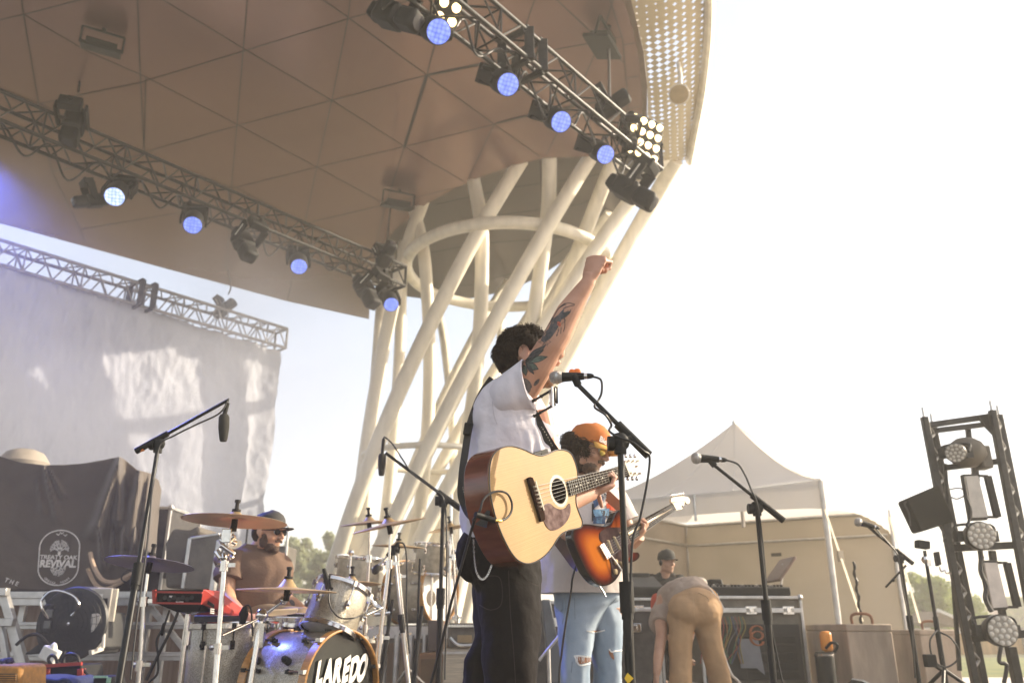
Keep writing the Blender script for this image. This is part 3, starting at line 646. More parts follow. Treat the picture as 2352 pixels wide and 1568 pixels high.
# orange hand lamp on a black bin
c_ = P(1893,1500,7.6); bn = thing('black_bin', 'black ribbed drum with metal rim beside the tent post', 'bin', V((c_.x,7.6,0)))
mb = MB(); zt = P(1893,1497,7.6).z; mb.lathe((c_.x,7.6,0),(0,0,1),[(0,.075),(.1,.08),(zt-.02,.08),(zt,.075)],20); mb.build('body', M_PLASTIC, bn)
mb = MB(); mb.lathe((c_.x,7.6,zt-.03),(0,0,1),[(0,.084),(.02,.086),(.022,.07)],20); mb.build('rim', M_CHROME, bn)
hl = thing('hand_lamp', 'orange hand lamp with grip standing on the black bin', 'lamp', V((c_.x,7.6,zt)))
mb = MB(); mb.box((c_.x+.03,7.6,zt+.09),(.10,.08,.17)); mb.build('body', mat('orange plastic',(.75,.26,.02),.4), hl, bevel=.03)
mb = MB(); mb.tube(smooth_path([V((c_.x+.07,7.55,zt+.0)),V((c_.x+.10,7.53,zt+.06)),V((c_.x+.05,7.53,zt+.08)),V((c_.x+.0,7.55,zt+.03))],5),.012,8); mb.build('grip', M_PLASTIC, hl)
# white-topped wedge at the bottom edge
c_ = P(1990,1575,7.2); wm = thing('floor_wedge', 'small black wedge with white top poking into the bottom edge', 'monitor wedge', V((c_.x,c_.y,0)))
mb = MB(); mb.plate([c_+V((-.13,0,-.03)),c_+V((-.02,0,.045)),c_+V((.13,0,-.03)),c_+V((.13,0,-.14)),c_+V((-.13,0,-.14))],(0,.22,0)); mb.build('body', M_PLASTIC, wm, bevel=.008)
mb = MB(); mb.plate([c_+V((-.02,-.004,.05)),c_+V((.13,-.004,-.024)),c_+V((.12,-.004,-.035)),c_+V((-.03,-.004,.038))],(0,.228,0)); mb.build('top_trim', M_WH, wm)
# ================================================================ lighting tower at right
def K(x, y, Y): return P(1881.6+x*.4242, 903.2+y*.4242, Y)
tw = thing('lighting_tower', 'tall black ladder-frame lighting tower leaning over the right edge', 'tower', V((4.1,7.4,0)))
Y0 = 7.3
def post(a, b, Ya, dY, w_=0.055):
    A = K(*a, Ya); B = K(*b, Ya); B = A.lerp(B, (A.z-0.0)/(A.z-B.z)) if A.z != B.z else B
    mb = MB(); mb.bar(A, B, w_, w_); return mb, A, B
for lab, (a, b, Ya) in {'post':((568,128),(832,1500),7.2),'post2':((612,160),(880,1500),7.6),'post3':((935,92),(1185,1400),7.2),'post4':((972,115),(1230,1400),7.7)}.items():
    mb, A, B = post(a, b, Ya, 0); mb.build('post', M_TRUSS, tw, bevel=.004)
    mb = MB(); mb.cyl(A-V((0,0,.02)), A+V((0,0,.09)), .012); mb.build('spigot', M_ALU, tw)
def lp(a, b, t_): return (a[0]+(b[0]-a[0])*t_, a[1]+(b[1]-a[1])*t_)
for (pa, pb, Ya), (qa, qb, Yb) in ((((568,128),(832,1500),7.2),((612,160),(880,1500),7.6)),(((935,92),(1185,1400),7.2),((972,115),(1230,1400),7.7))):
    mb = MB()
    for k in range(22):
        t0, t1 = k/22, (k+1)/22; u0 = K(*lp(pa,pb,t0),Ya); u1 = K(*lp(qa,qb,t1),Yb)
        if k % 2: u0 = K(*lp(qa,qb,t0),Yb); u1 = K(*lp(pa,pb,t1),Ya)
        mb.cyl(u0, u1, .013, 7)
    mb.build('bracing', M_TRUSS, tw)
for (a, b, w_) in (((590,172),(940,122),.05),((640,200),(900,168),.045),((680,402),(985,366),.05),((700,838),(1112,818),.06),((820,1325),(1200,1292),.06)):
    mb = MB(); mb.bar(K(*a,7.3), K(*b,7.3), w_); mb.build('crossbar', M_TRUSS, tw, bevel=.004)
mb = MB(); mb.plate([K(862,125,7.25),K(945,112,7.25),K(948,225,7.25),K(905,180,7.25)],(0,.03,0)); mb.build('gusset', M_TRUSS, tw)
mb = MB(); mb.bar(K(805,185,7.4),K(812,255,7.4),.04); mb.bar(K(842,400,7.5),K(850,480,7.5),.05); mb.bar(K(870,840,7.5),K(890,1000,7.5),.035); mb.bar(K(935,850,7.5),K(945,920,7.5),.05); mb.bar(K(1035,1370,7.4),K(1075,1568,7.4),.07); mb.bar(K(985,1160,7.5),K(1000,1230,7.5),.05)
mb.bar(K(680,380,7.3),K(760,1500,7.3),.03); mb.build('hanger', M_TRUSS, tw, bevel=.004)
M_LENSG = mat('grey led lens', (.32,.29,.24), .25, var=.1); M_LEDD = mat('led dots', (.62,.58,.5), .3)
def par(x, y, r, d, label, dots=True):
    c_ = K(x, y, 7.05); d = V(d).normalized(); t_ = thing('par_can', label, 'stage light', c_, group='round led lamps on the lighting tower')
    A, B, D = frame(d)
    mb = MB(); mb.lathe(c_-d*.19, d, [(0,r*.55),(.04,r*.8),(.12,r*.98),(.19,r*1.02),(.2,r*.96)], 26); mb.build('housing', M_TRUSS, t_)
    mb = MB(); mb.lathe(c_-d*.005, d, [(0,r*.95),(.02,r*.93),(.022,r*.3)], 26); mb.build('lens', M_LENSG, t_)
    pts = [(0,0)]+[(.42*math.cos(k*1.047),.42*math.sin(k*1.047)) for k in range(6)]+[(.78*math.cos(k*.5236+.26),.78*math.sin(k*.5236+.26)) for k in range(12)]
    for i,j in pts:
        mb = MB(); mb.lathe(c_+d*.016+(A*i+B*j)*r, d, [(0,r*.15),(.008,r*.14),(.012,r*.05)], 9); mb.build('led', M_LEDD, t_)
    mb = MB(); sx = V((1,0,0)); mb.tube(smooth_path([c_-d*.06-A*r*1.15, c_-d*.12-A*r*1.2+V((0,0,r*.8)), c_-d*.12+A*r*1.2+V((0,0,r*.8)), c_-d*.06+A*r*1.15],5),.012,8); mb.box(c_-d*.08+V((r*1.25,0.02,0)),(.06,.08,.09)); mb.box(c_-d*.08-V((r*1.25,-.02,0)),(.05,.08,.09)); mb.build('yoke', M_TRUSS, t_)
par(738, 322, .085, (-.55,-.8,-.18), 'round led lamp at the top of the lighting tower, seen half sideways')
par(875, 770, .118, (-.12,-.98,-.05), 'round led lamp in the middle of the lighting tower, between the two panels')
par(990, 1283, .125, (-.05,-.98,.0), 'lowest round led lamp on the lighting tower')
c_ = K(800,320,7.25); mb = MB(); mb.ball(c_,(.17,.15,.14),14); mb.box(c_+V((.13,0,-.05)),(.09,.15,.2)); tag(mb.build('lamp_cover', mat('dark lamp shroud',(.10,.085,.06),.6), bevel=.01), 'dark rounded shroud behind the top lamp of the lighting tower', 'cover')
for pts, l in (([(793,447),(862,445),(915,668),(832,672)],'pale rectangular led panel under the top lamp of the tower'),([(895,915),(965,915),(1022,1155),(941,1160)],'pale rectangular led panel between the two lower tower lamps')):
    q = [K(*p_,7.1) for p_ in pts]; t_ = thing('led_panel', l, 'stage light', q[0], group='rectangular led panels on the tower')
    mb = MB(); mb.plate(q,(0,.02,0)); mb.build('diffuser', mat('grey diffuser',(.50,.46,.40) if pts[0][0]<800 else (.62,.55,.48),.35), t_, smooth=False)
    cc = sum(q,V())/4; fr = [cc+(p_-cc)*1.12+V((0,.022,0)) for p_ in q]; mb = MB(); mb.plate(fr,(0,.06,0)); mb.build('housing', M_TRUSS, t_, bevel=.006)
    e_ = [p_+V((.09,.02,0)) for p_ in (q[1],q[2])]; mb = MB(); mb.bar(*e_,.045,.05); mb.bar(q[1],e_[0],.02); mb.bar(q[2],e_[1],.02); mb.build('side_bracket', M_PLASTIC, t_)
q = [K(470,570,6.9),K(650,493,7.1),K(738,690,7.1),K(555,748,6.9)]
bx = thing('scrim_flag', 'black fabric covered box clamped to the left side of the lighting tower', 'flag', q[0])
mb = MB(); mb.plate(q,(0.02,.22,0)); mb.build('box', mat('black canvas',(.012,.012,.009),.8,bump=.3,spec=.1), bx, bevel=.02)
mb = MB(); mb.tube(smooth_path([K(470,585,6.9),K(462,600,6.9),K(485,650,6.9),K(493,715,6.9)],4),.007,6); mb.build('tie_cord', M_CABLE, bx)
cable('power_cable', [K(705,520,7.1),K(760,512,7.1),K(798,540,7.1),K(750,570,7.1),K(712,560,7.1)], .006, 'thin looped wire between the black box and the top panel')
cable('power_cable', [K(780,450,7.0),K(800,560,7.0),K(822,640,7.0),K(800,720,7.0)], .012, 'black cable hanging beside the upper tower panel')
cable('power_cable', [K(880,880,7.0),K(875,960,7.0),K(905,1040,7.0),K(900,1110,7.0),K(935,1180,7.0)], .02, 'thick black cable bundle beside the lower tower panel')
cable('power_cable', [K(650,715,7.1),K(680,770,7.1),K(672,800,7.1)], .008, 'short black cable under the black covered box')
cable('power_cable', [K(985,1370,7.0),K(975,1450,7.0),K(1015,1470,7.0),K(1000,1568,7.0)], .016, 'black cable hanging under the lowest tower lamp')
t_ = thing('wireless_pack', 'small black wireless pack on a curled cable beside the lighting tower', 'wireless pack', K(650,900,7.0))
q = [K(630,857,7.0),K(652,853,7.0),K(665,925,7.0),K(643,935,7.0)]; mb = MB(); mb.plate(q,(0,.05,0)); mb.build('body', M_PLASTIC, t_, bevel=.006)
mb = MB(); mb.tube(smooth_path([K(652,935,7.0),K(662,962,7.0),K(680,955,7.0),K(690,972,7.0),K(712,970,7.05)],4),.009,7); mb.build('curled_cable', M_CHROME, t_)
# ================================================================ distance: trees, houses, hedge, fence
M_LEAF = mat('sunlit green leaves', (0.12,0.17,0.04), 0.6, col2=(0.24,0.28,0.08), scale=0.9); translucent(M_LEAF, .35, (.35,.42,.12))
M_LEAF2 = mat('pale hazy leaves', (0.14,0.17,0.07), 0.6, col2=(0.25,0.27,0.12), scale=0.9); translucent(M_LEAF2, .35, (.35,.38,.2))  # haze over the far trees put into the paler leaf colour
M_BARK = mat('bark', (.12,.09,.06), .9, var=.3)
def tree(px, pyt, Y, wpx, label, m, seed, group):
    random.seed(seed); top_ = P(px, pyt, Y); h = top_.z+.12; x0 = top_.x; wr = wpx*mpp(Y)/2
    t_ = thing('tree', label, 'tree', V((x0, Y, -.12)), group=group)
    mb = MB(); mb.tube([V((x0,Y,-.12)),V((x0+.1,Y,h*.4)),V((x0,Y,h*.8))],[.03*h,.022*h,.006*h],8)
    for k in range(6):
        a = k*1.05+seed; mb.tube([V((x0,Y,h*(.25+.06*k))), V((x0+math.cos(a)*wr*.6,Y+math.sin(a)*wr*.6,h*(.5+.05*k)))],[.014*h,.004*h],6)
    mb.build('trunk', M_BARK, t_)
    mb = MB(); cl = []
    for k in range(40):
        a = random.random()*6.28; zz = random.random(); rr = wr*(.95-.6*abs(zz-.35))*math.sqrt(random.random()); cl.append((V((x0+math.cos(a)*rr,Y+math.sin(a)*rr,h*(.18+.74*zz))), wr*random.uniform(.18,.34)))
    for c_, r_ in cl:
        for k in range(130):
            d = V((random.gauss(0,1),random.gauss(0,1),random.gauss(0,1))).normalized(); q = c_ + d*r_*random.uniform(.55,1.12); s_ = .05+.028*h*random.random()
            a = V((random.gauss(0,1),random.gauss(0,1),random.gauss(0,1))).normalized(); b_ = d.cross(a).normalized(); a = (a+d*.3).normalized()
            o_ = len(mb.v); mb.v += [q-a*s_, q+b_*s_*.5, q+a*s_, q-b_*s_*.5]; mb.f.append((o_,o_+1,o_+2,o_+3))
    mb.build('crown', m, t_, smooth=False, fixn=False)
gl = 'trees beyond the stage'
for i,(x,y,Y,w_,l,m) in enumerate([(2122,1318,30,120,'green leafy tree just right of the tent',M_LEAF),(2190,1362,34,120,'green tree low between the mic stand and the lighting tower',M_LEAF),(2075,1380,36,70,'small green tree behind the far tent post',M_LEAF),
   (2330,1372,60,60,'distant dark green tree at the right edge',M_LEAF),(2240,1385,62,50,'distant tree seen through the lighting tower',M_LEAF),
   (690,1222,38,110,'hazy pale tree right beside the drummer\'s cap',M_LEAF2),(775,1218,40,95,'hazy pale tree against the foot of the lattice column',M_LEAF2),(735,1262,34,90,'low hazy tree between two taller hazy trees',M_LEAF2),(640,1290,44,80,'hazy tree hidden behind the drummer\'s face',M_LEAF2),(860,1300,46,120,'hazy tree seen between the column tubes',M_LEAF2),(1010,1290,48,140,'hazy tree behind the second drum kit',M_LEAF2)]):
    tree(x,y,Y,w_,l,m,i+1,gl)
def house(px0, px1, pyt, Y, label, wallc, roofc):
    a = P(px0,pyt,Y); b = P(px1,pyt,Y); t_ = thing('house', label, 'house', V((a.x,Y,-.12)), group='houses far beyond the grass'); w_ = b.x-a.x; h = a.z+.12
    mb = MB(); mb.box(((a.x+b.x)/2,Y+3,h*.3-.12),(w_,6,h*.6)); mb.build('wall', mat('house wall',wallc,.8), t_, smooth=False)
    mb = MB(); mb.plate([V((a.x-.3,Y-.3,h*.6-.12)),V((b.x+.3,Y-.3,h*.6-.12)),V(((a.x+b.x)/2,Y-.3,h-.12))],(0,6.6,0)); mb.build('roof', mat('house roof',roofc,.8), t_, smooth=False)
    for k in (-.25,.25): mb = MB(); mb.box(((a.x+b.x)/2+w_*k,Y-.02,h*.3),(w_*.14,.06,h*.2)); mb.build('window', mat('window glass',(.1,.12,.15),.1), t_, smooth=False)
house(2155,2200,1398,55,'small brown roofed house beyond the mic stands',(.45,.40,.34),(.28,.17,.11))
house(2290,2352,1392,70,'pinkish far house right of the lighting tower lamp',(.5,.38,.3),(.35,.22,.17))
house(2235,2262,1402,66,'tiny far house seen through the tower frame',(.5,.45,.4),(.3,.2,.15))
c_ = P(2172,1425,28); aw = thing('garden_canopy', 'low dark shade canopy with a pale edge beyond the concrete blocks', 'canopy', V((c_.x,28,-.12)))
mb = MB(); mb.plate([P(2150,1428,28),P(2160,1402,28),P(2208,1424,28),P(2205,1440,28)],(0,2.5,0)); mb.build('roof', mat('brown canvas',(.2,.14,.1),.8), aw, smooth=False)
mb = MB(); mb.bar(P(2153,1400,27.9),P(2210,1424,27.9),.09); mb.build('edge', M_WH, aw)
for x in (2153,2203): q=P(x,1436,28.2); mb = MB(); mb.cyl(V((q.x,q.y,-.12)),q,.05); mb.build('post', M_WH, aw)
fe = thing('boundary_fence', 'long tan fence along the grass at right', 'fence', P(2100,1450,24)); a = P(2040,1456,24); b = P(2520,1450,26)
mb = MB(); mb.plate([V((a.x,a.y,-.12)),V((b.x,b.y,-.12)),b,a],(0,.1,0)); mb.build('panel', mat('tan fence boards',(.42,.27,.13),.85,var=.25,scale=2,stretch=(3,1,.2)), fe, smooth=False)
for k in range(9): q = a.lerp(b,k/8); mb = MB(); mb.box((q.x,q.y-.05,q.z/2),(.14,.14,q.z+.3)); mb.build('post', M_CONC, fe)
M_G2 = mat('green lawn', (0.10,0.13,0.03), 0.95, col2=(0.2,0.2,0.06), scale=1, bump=.5, bscale=30)
tag(MB().grid(lambda i,j:(6+14*i,13.5+8.5*j,-.11),1,1).build('lawn', M_G2, smooth=False, fixn=False), kind='structure')

case((P(1268,1500,7.2).x,7.5,0.0),(.42,.5,P(1268,1382,7.2).z),0.0,'tall black case standing between the singer and the guitarist',clasp=1)
q = [P(1256,1385,6.3),P(1272,1380,6.3),P(1330,1500,6.3),P(1318,1560,6.3)]
mb = MB(); mb.plate([P(1244,1376,6.6),P(1264,1376,6.6),P(1300,1568,6.6),P(1262,1568,6.6)],(0,.25,0)); tag(mb.build('tilted_monitor', mat('grey blue monitor side',(.10,.11,.12),.6), bevel=.01), 'grey-blue tilted monitor seen between the two guitarists\' legs', 'monitor wedge')
case((P(1395,1500,7.6).x,7.9,0.0),(.9,.6,P(1395,1400,7.6).z),0.0,'low wide black case behind the second guitarist\'s jeans',clasp=2)
t_ = thing('microphone_stand', 'small slanted microphone stand low behind the ripped jeans', 'microphone stand', V((P(1262,1540,5.6).x,5.6,0))); mb = MB(); mb.cyl(P(1238,1516,5.5),P(1287,1456,5.5),.010); mb.cyl(P(1260,1490,5.5),V((P(1262,1490,5.5).x,5.5,0)),.012); mb.build('tubes', M_ALU, t_)
# ================================================================ left gear
def C1(x, y, Y): return P(x*.3701, 987.8+y*.3701, Y)
M_CLOTH = mat('black cotton cover', (0.085,0.068,0.052), 0.85, var=.12, scale=4, bump=.3, bscale=50, sheen=.4)
tops = [(-500,150),(-200,150),(0,160),(60,180),(130,200),(270,215),(400,215),(520,205),(640,185),(745,163),(790,195),(850,245),(930,265),(985,310),(1000,370)]
bots = [(-500,985),(-200,985),(0,988),(60,989),(140,990),(270,993),(400,996),(500,998),(590,998),(660,990),(720,960),(790,890),(860,850),(930,810),(965,760)]
def cloth_fn(a, c):
    k = a*(len(tops)-1); i = min(int(k), len(tops)-2); f = k-i
    x = tops[i][0]*(1-f)+tops[i+1][0]*f; yt = tops[i][1]*(1-f)+tops[i+1][1]*f; xb = bots[i][0]*(1-f)+bots[i+1][0]*f; yb = bots[i][1]*(1-f)+bots[i+1][1]*f
    px = x+(xb-x)*c; py = yt+(yb-yt)*c
    Y = 7.6
    if px > 540: Y += 0.00028*(px-540)*(1-c*.3)       # turns away towards the right side
    if px > 900: Y += .0035*(px-900)
    def fold(x0,y0,x1,y1,wd,dp):
        t_ = ((py-y0)/(y1-y0)); 
        if t_ < -.05 or t_ > 1.1: return 0
        xx = x0+(x1-x0)*t_; e = (px-xx)/wd/(0.5+t_); return -dp*math.exp(-e*e)*min(1,max(0,t_+.05)*6)*min(1,(1.1-t_)*5)
    Y += fold(745,163,590,640,34,.16)+fold(745,163,730,600,30,.13)+fold(870,250,800,700,36,.14)+fold(270,215,360,560,18,.05)+fold(300,230,400,420,16,.04)+fold(930,265,880,760,25,.10)
    Y += fold(230,300,270,520,18,.03)+fold(610,600,640,860,16,.05)+fold(700,600,690,860,14,.04)+fold(770,600,760,840,14,.05)+fold(840,600,820,780,12,.05)
    q = C1(px, py, Y); q.y += .012*noise.noise(V((px*.012,py*.012,2)))
    return q
mb = MB(); mb.grid(cloth_fn, 170, 80); cv = mb.build('gear_cover', M_CLOTH, fixn=False, solid=.004)
tag(cv, 'brown-black cloth cover draped over gear with a white oval tree emblem', 'cloth cover')
M_PRINT = mat('white print', (.68,.64,.60), .7, var=.12, scale=30)
# emblem printed on the cloth: capsule ring, tree, roots, words
def cl(px, py): # point on the front of the cloth
    return C1(px, py, 7.585)
def stroke(mb, pts, w_):
    q = [cl(*p_) for p_ in pts]; mb.strip(q, w_, (0,1,0), .003)
UL = mpp(7.6)*.3701*1.0
emb = thing('printed_emblem', 'white oval tree emblem with the words TREATY OAK REVIVAL printed on the cloth cover', 'emblem', cl(365,790))
def tr(x, y): return (365 + x*126 + y*12.5*-1*-1*(-1), 790 - y*174) if False else (365 + x*122 + (y)*13, 790 - y*174)
mb = MB(); ring = []
for k in range(49):
    a = 2*math.pi*k/48; x = math.cos(a); y = math.sin(a)
    yy = (0.36 + .62*y) if y > 0 else (-0.36 + .62*y); ring.append(tr(x*1.02, yy))
stroke(mb, ring, 0.010); mb.build('oval_ring', M_PRINT, emb, smooth=False)
random.seed(12); mb = MB()
def branch(x, y, ang, L, w_, dep, sgn):
    x2 = x+math.sin(ang)*L*1.25; y2 = y+sgn*math.cos(ang)*L; stroke(mb, [tr(x,y), tr((x+x2)/2+.01,(y+y2)/2), tr(x2,y2)], w_)
    if dep: 
        for s2 in (-.62, .1, .6): branch(x2, y2, ang+s2+random.uniform(-.15,.15), L*.68, max(.006,w_*.72), dep-1, sgn)
stroke(mb, [tr(0,.10), tr(0,.3)], .024)
for a in (-1.15,-.5,.12,.65,1.2): branch(0,.24,a,.19,.013,2,1)
mb.build('tree_print', M_PRINT, emb, smooth=False)
mb = MB(); stroke(mb, [tr(0,-.28), tr(0,-.42)], .024)
for a in (-1.2,-.55,.05,.6,1.25): branch(0,-.34,a,.15,.012,2,-1)
mb.build('root_print', M_PRINT, emb, smooth=False)
mb = MB()
for x, y in ((-.12,.83),(.06,.88),(.24,.80)): stroke(mb, [tr(x-.1,y+.03),tr(x-.03,y),tr(x,y-.03),tr(x+.03,y),tr(x+.1,y+.03)], .006)
mb.build('bird_print', M_PRINT, emb, smooth=False)
def ctext(s_, px, py, h, nm, bold=0.0, sx=1.0, rot=0.0, par=emb):
    M = basis(cl(px, py)-V((0,.004,0)), (math.cos(rot),0,math.sin(rot)), (-math.sin(rot)+.07,0,math.cos(rot))) @ Matrix.Diagonal((sx,1,1,1))
    text_mb(s_, h, M, bold, .001).build(nm, M_PRINT, par, smooth=False, fixn=False)
ctext('TREATY OAK', 365, 788, .050, 'name_print', .0012, 1.12, -.02); ctext('REVIVAL', 360, 829, .086, 'name_print', .004, 1.02, -.01)
for i, ch in enumerate('ODESSA, TEXAS'):
    a = (i-6)*.135; ctext(ch, *tr(math.sin(a)*.82, -.36-.55*math.cos(a)), .026, 'name_print', .0005, 1, a)
for i, ch in enumerate('THE'):
    ctext(ch, 42+i*32, 930+i*11, .05, 'word_print', .001, 1.1, -.35)
ctext('ODE', 530, 994, .03, 'word_print', 0, 1.1, 0)
# tie rope of the cover
cable('tie_rope', [C1(560,760,7.5),C1(585,850,7.45),C1(640,930,7.42),C1(720,940,7.42),C1(790,905,7.4),C1(825,885,7.38)], .02, 'tan twisted rim of cloth tied back at the right of the cover', mat('tan cloth cord',(.45,.33,.24),.8))
cable('tie_rope', [C1(545,860,7.5),C1(590,950,7.45),C1(650,985,7.42),C1(740,950,7.42),C1(800,910,7.4)], .018, 'lower tan twisted cord tied back at the right of the cover', mat('tan cloth cord b',(.42,.31,.22),.8))
cable('hanging_cord', [C1(825,885,7.38),C1(800,865,7.36),C1(765,890,7.36),C1(755,925,7.36),C1(790,940,7.36),C1(830,900,7.36)], .006, 'thin loop of cord beside the tied cloth')
# lamp behind the cover
c_ = C1(155,165,8.2); t_ = thing('lamp_dome', 'squat white-topped dome lamp poking above the cloth cover', 'lamp', c_)
mb = MB(); mb.lathe(c_-V((0,0,.12)),(0,0,1),[(0,.22),(.06,.24),(.12,.20),(.16,.17),(.19,.10)],20); mb.build('dome', mat('dusty glass',(.35,.31,.26),.3), t_)
mb = MB(); mb.box(c_-V((0,0,.18)),(.34,.3,.14)); mb.build('base', M_PLASTIC, t_, bevel=.02)
# hidden equipment the cover hangs on
eq = case((C1(300,600,8.3).x, 8.45, .55), (2.6, .8, 1.15), 0, 'black equipment case under the cloth cover', clasp=2)
# dim gear cover and case left of the drummer
def D2(x, y, Y): return P(395+x*.2803, 1129+y*.2803, Y)
q = [D2(-60,420,7.4),D2(0,300,7.4),D2(60,300,7.4),D2(140,310,7.4),D2(215,270,7.4),D2(240,330,7.4),D2(170,380,7.4),D2(150,480,7.4),D2(110,560,7.4),D2(80,770,7.4),D2(-60,790,7.4)]
mb = MB(); mb.plate(q,(0,.5,0)); tag(mb.build('monitor_cover', mat('grey dusty cover',(.12,.105,.085),.8,bump=.4), bevel=.03, smooth=False), 'dim grey covered monitor behind the small left cymbal', 'cover')
q = [D2(150,380,7.1),D2(390,345,7.1),D2(380,790,7.1),D2(90,790,7.1)]
bc = thing('equipment_case', 'tall dark equipment case with pale edges between the left cymbals', 'flight case', q[3])
mb = MB(); mb.plate(q,(0,.6,0)); mb.build('shell', M_CASEG, bc, smooth=False)
mb = MB(); mb.bar(q[0],q[3],.03); mb.bar(q[0],q[1],.02); mb.build('edge_trim', M_ALU, bc, bevel=.004)
mb = MB(); mb.bar(D2(395,400,6.9),D2(330,830,6.9),.07,.04); 
rl = thing('riser_rail', 'bright aluminium upright left of the drummer', 'rail', D2(330,830,6.9)); mb.build('upright', M_ALU, rl, bevel=.006)
mb = MB(); mb.bar(D2(395,400,6.95),D2(520,390,6.95),.03); mb.build('top_bar', M_ALU, rl)
q = [D2(862,440,7.3),D2(955,445,7.3),D2(935,640,7.3),D2(865,620,7.3)]; mb = MB(); mb.plate(q,(0,.3,0)); sp = thing('side_speaker', 'dark speaker box behind the drummer\'s shoulder on a thin pole', 'speaker', q[0]); mb.build('cabinet', M_CASEG, sp, bevel=.01)
mb = MB(); a = D2(955,280,7.25); mb.cyl(V((a.x,a.y,0)),a,.012); a = D2(928,640,7.25); mb.cyl(V((a.x,a.y,0)),a,.03); mb.build('pole', M_ALU, sp)
a = D2(625,250,7.2); mb = MB(); mb.cyl(V((a.x,a.y,0)),a,.008); tag(mb.build('thin_pole', M_BLACK), 'thin dark pole rising behind the drummer\'s neck', 'pole')
# aluminium riser frame across the left background
rs = thing('stage_riser', 'aluminium stage riser with horizontal rails behind the fan and drums', 'riser', V((-4,7.2,0)))
for y0, y1, n_ in ((990,1082,'rail'),(1180,1226,'rail'),(1365,1422,'rail')):
    a0, a1 = C1(-400,(y0+y1)/2,7.3), C1(1290,(y0+y1)/2+14,7.3); h = (C1(600,y0,7.3)-C1(600,y1,7.3)).z
    mb = MB(); mb.bar(a0, a1, .05, h*.96, up=(0,0,1)) if False else mb.box(((a0.x+a1.x)/2,7.3,(a0.z+a1.z)/2),(a1.x-a0.x,.05,h*.95)); mb.box(((a0.x+a1.x)/2,7.27,(a0.z+a1.z)/2+h*.1),(a1.x-a0.x,.03,h*.2)); mb.build(n_, M_ALU, rs, smooth=False, bevel=.004)
M_PLANK = mat('brown planks', (.20,.13,.08), .7, col2=(.32,.24,.17), scale=3, stretch=(9,1,.4), bump=.3)
mb = MB(); a0 = C1(-400,1085,7.9); a1 = C1(1290,1085,7.9); mb.box(((a0.x+a1.x)/2,7.9,a0.z/2+.04),(a1.x-a0.x,.04,a0.z)); mb.build('skirt', M_PLANK, rs, smooth=False)
mb = MB(); mb.box(((a0.x+a1.x)/2,8.1,a0.z+.28),(a1.x-a0.x,.1,.06)); mb.build('deck', M_STAGE, rs, smooth=False)
for x in (-300,-60,150,930,1040,1270):
    a = C1(x,1085,7.45); mb = MB(); mb.bar(V((a.x,7.45,0)),a,.05); mb.build('leg', M_ALU, rs, bevel=.004)
for x0,x1 in ((930,1180),(1060,1290)):
    mb = MB(); mb.bar(C1(x0,1090,7.4),C1(x1,1400,7.4),.045); mb.build('brace', M_ALU, rs, bevel=.004)
ld = thing('step_frame', 'leaning aluminium step frame at the lower left edge', 'frame', C1(100,1500,6.7))
for (x0,y0,x1,y1,w_) in ((20,1000,175,1540,.06),(60,1180,150,1540,.05),(0,1180,60,1540,.045)):
    mb = MB(); mb.bar(C1(x0,y0,6.7),C1(x1,y1,6.7),w_); mb.build('rail', M_ALU, ld, bevel=.005)
for y0, x1 in ((1190,90),(1002,50)): mb = MB(); mb.bar(C1(-30,y0,6.65),C1(x1,y0,6.65),.06); mb.build('cross_bar', M_ALU, ld, bevel=.005)
# blower fan
fan = thing('blower_fan', 'black drum blower fan with wire handle standing on the riser', 'fan', C1(430,1385,6.5))
fo_ = [(262,1020),(290,1003),(345,1000),(420,1020),(480,1050),(520,1090),(555,1150),(570,1220),(565,1300),(560,1385),(470,1385),(400,1365),(330,1340),(290,1370),(150,1390),(230,1330),(275,1270),(272,1140),(290,1100)]
def sm(pts, Y, k=3, fnc=C1):
    L = [V((x, y, 0)) for x, y in pts]; L2 = smooth_path(L+[L[0]], k)[:-1]; return [fnc(q.x, q.y, Y) for q in L2]
M_FAN = mat('black moulded fan shell', (.03,.03,.026), .5, var=.2, bump=.1)
mb = MB(); mb.plate(sm(fo_,6.5),(0.02,.42,0)); mb.build('housing', M_FAN, fan, bevel=.02)
cf = C1(450,1200,6.5)
mb = MB(); mb.lathe(cf+V((0,-.0,0)),(0,-1,0),[(0,.27),(.02,.26),(.035,.10),(.05,.03),(.052,.01)],36); mb.build('inlet_cone', M_FAN, fan)
mb = MB()
for k in range(1,8):
    r_ = .033*k; mb.tube([cf+V((math.cos(a)*r_,-.045+.001*k,math.sin(a)*r_)) for a in [j*.2618 for j in range(25)]],.0022,5,caps=False)
for k in range(24): a = k*.2618; mb.cyl(cf+V((math.cos(a)*.03,-.05,math.sin(a)*.03)),cf+V((math.cos(a)*.25,-.04,math.sin(a)*.25)),.0018,5)
mb.build('inlet_grille', M_CABLE, fan)
mb = MB(); mb.ball(cf+V((0,-.06,0)),.016,8); mb.build('hub', M_CHROME, fan)
cb = C1(400,1103,6.5); mb = MB(); mb.lathe(cb,(0,-1,0),[(0,.062),(.012,.06),(.015,.052),(.012,.01)],24); mb.build('badge', mat('grey badge',(.14,.14,.13),.5), fan)
mb = MB(); mb.box(C1(300,1170,6.48),(.085,.03,.21)); mb.build('switch_plate', M_FAN, fan, bevel=.008)
for k in (-.04,.04): mb = MB(); mb.box(C1(300,1170,6.46)+V((0,0,k)),(.05,.02,.055)); mb.build('switch', mat('grey switch',(.12,.12,.11),.4), fan, bevel=.004)
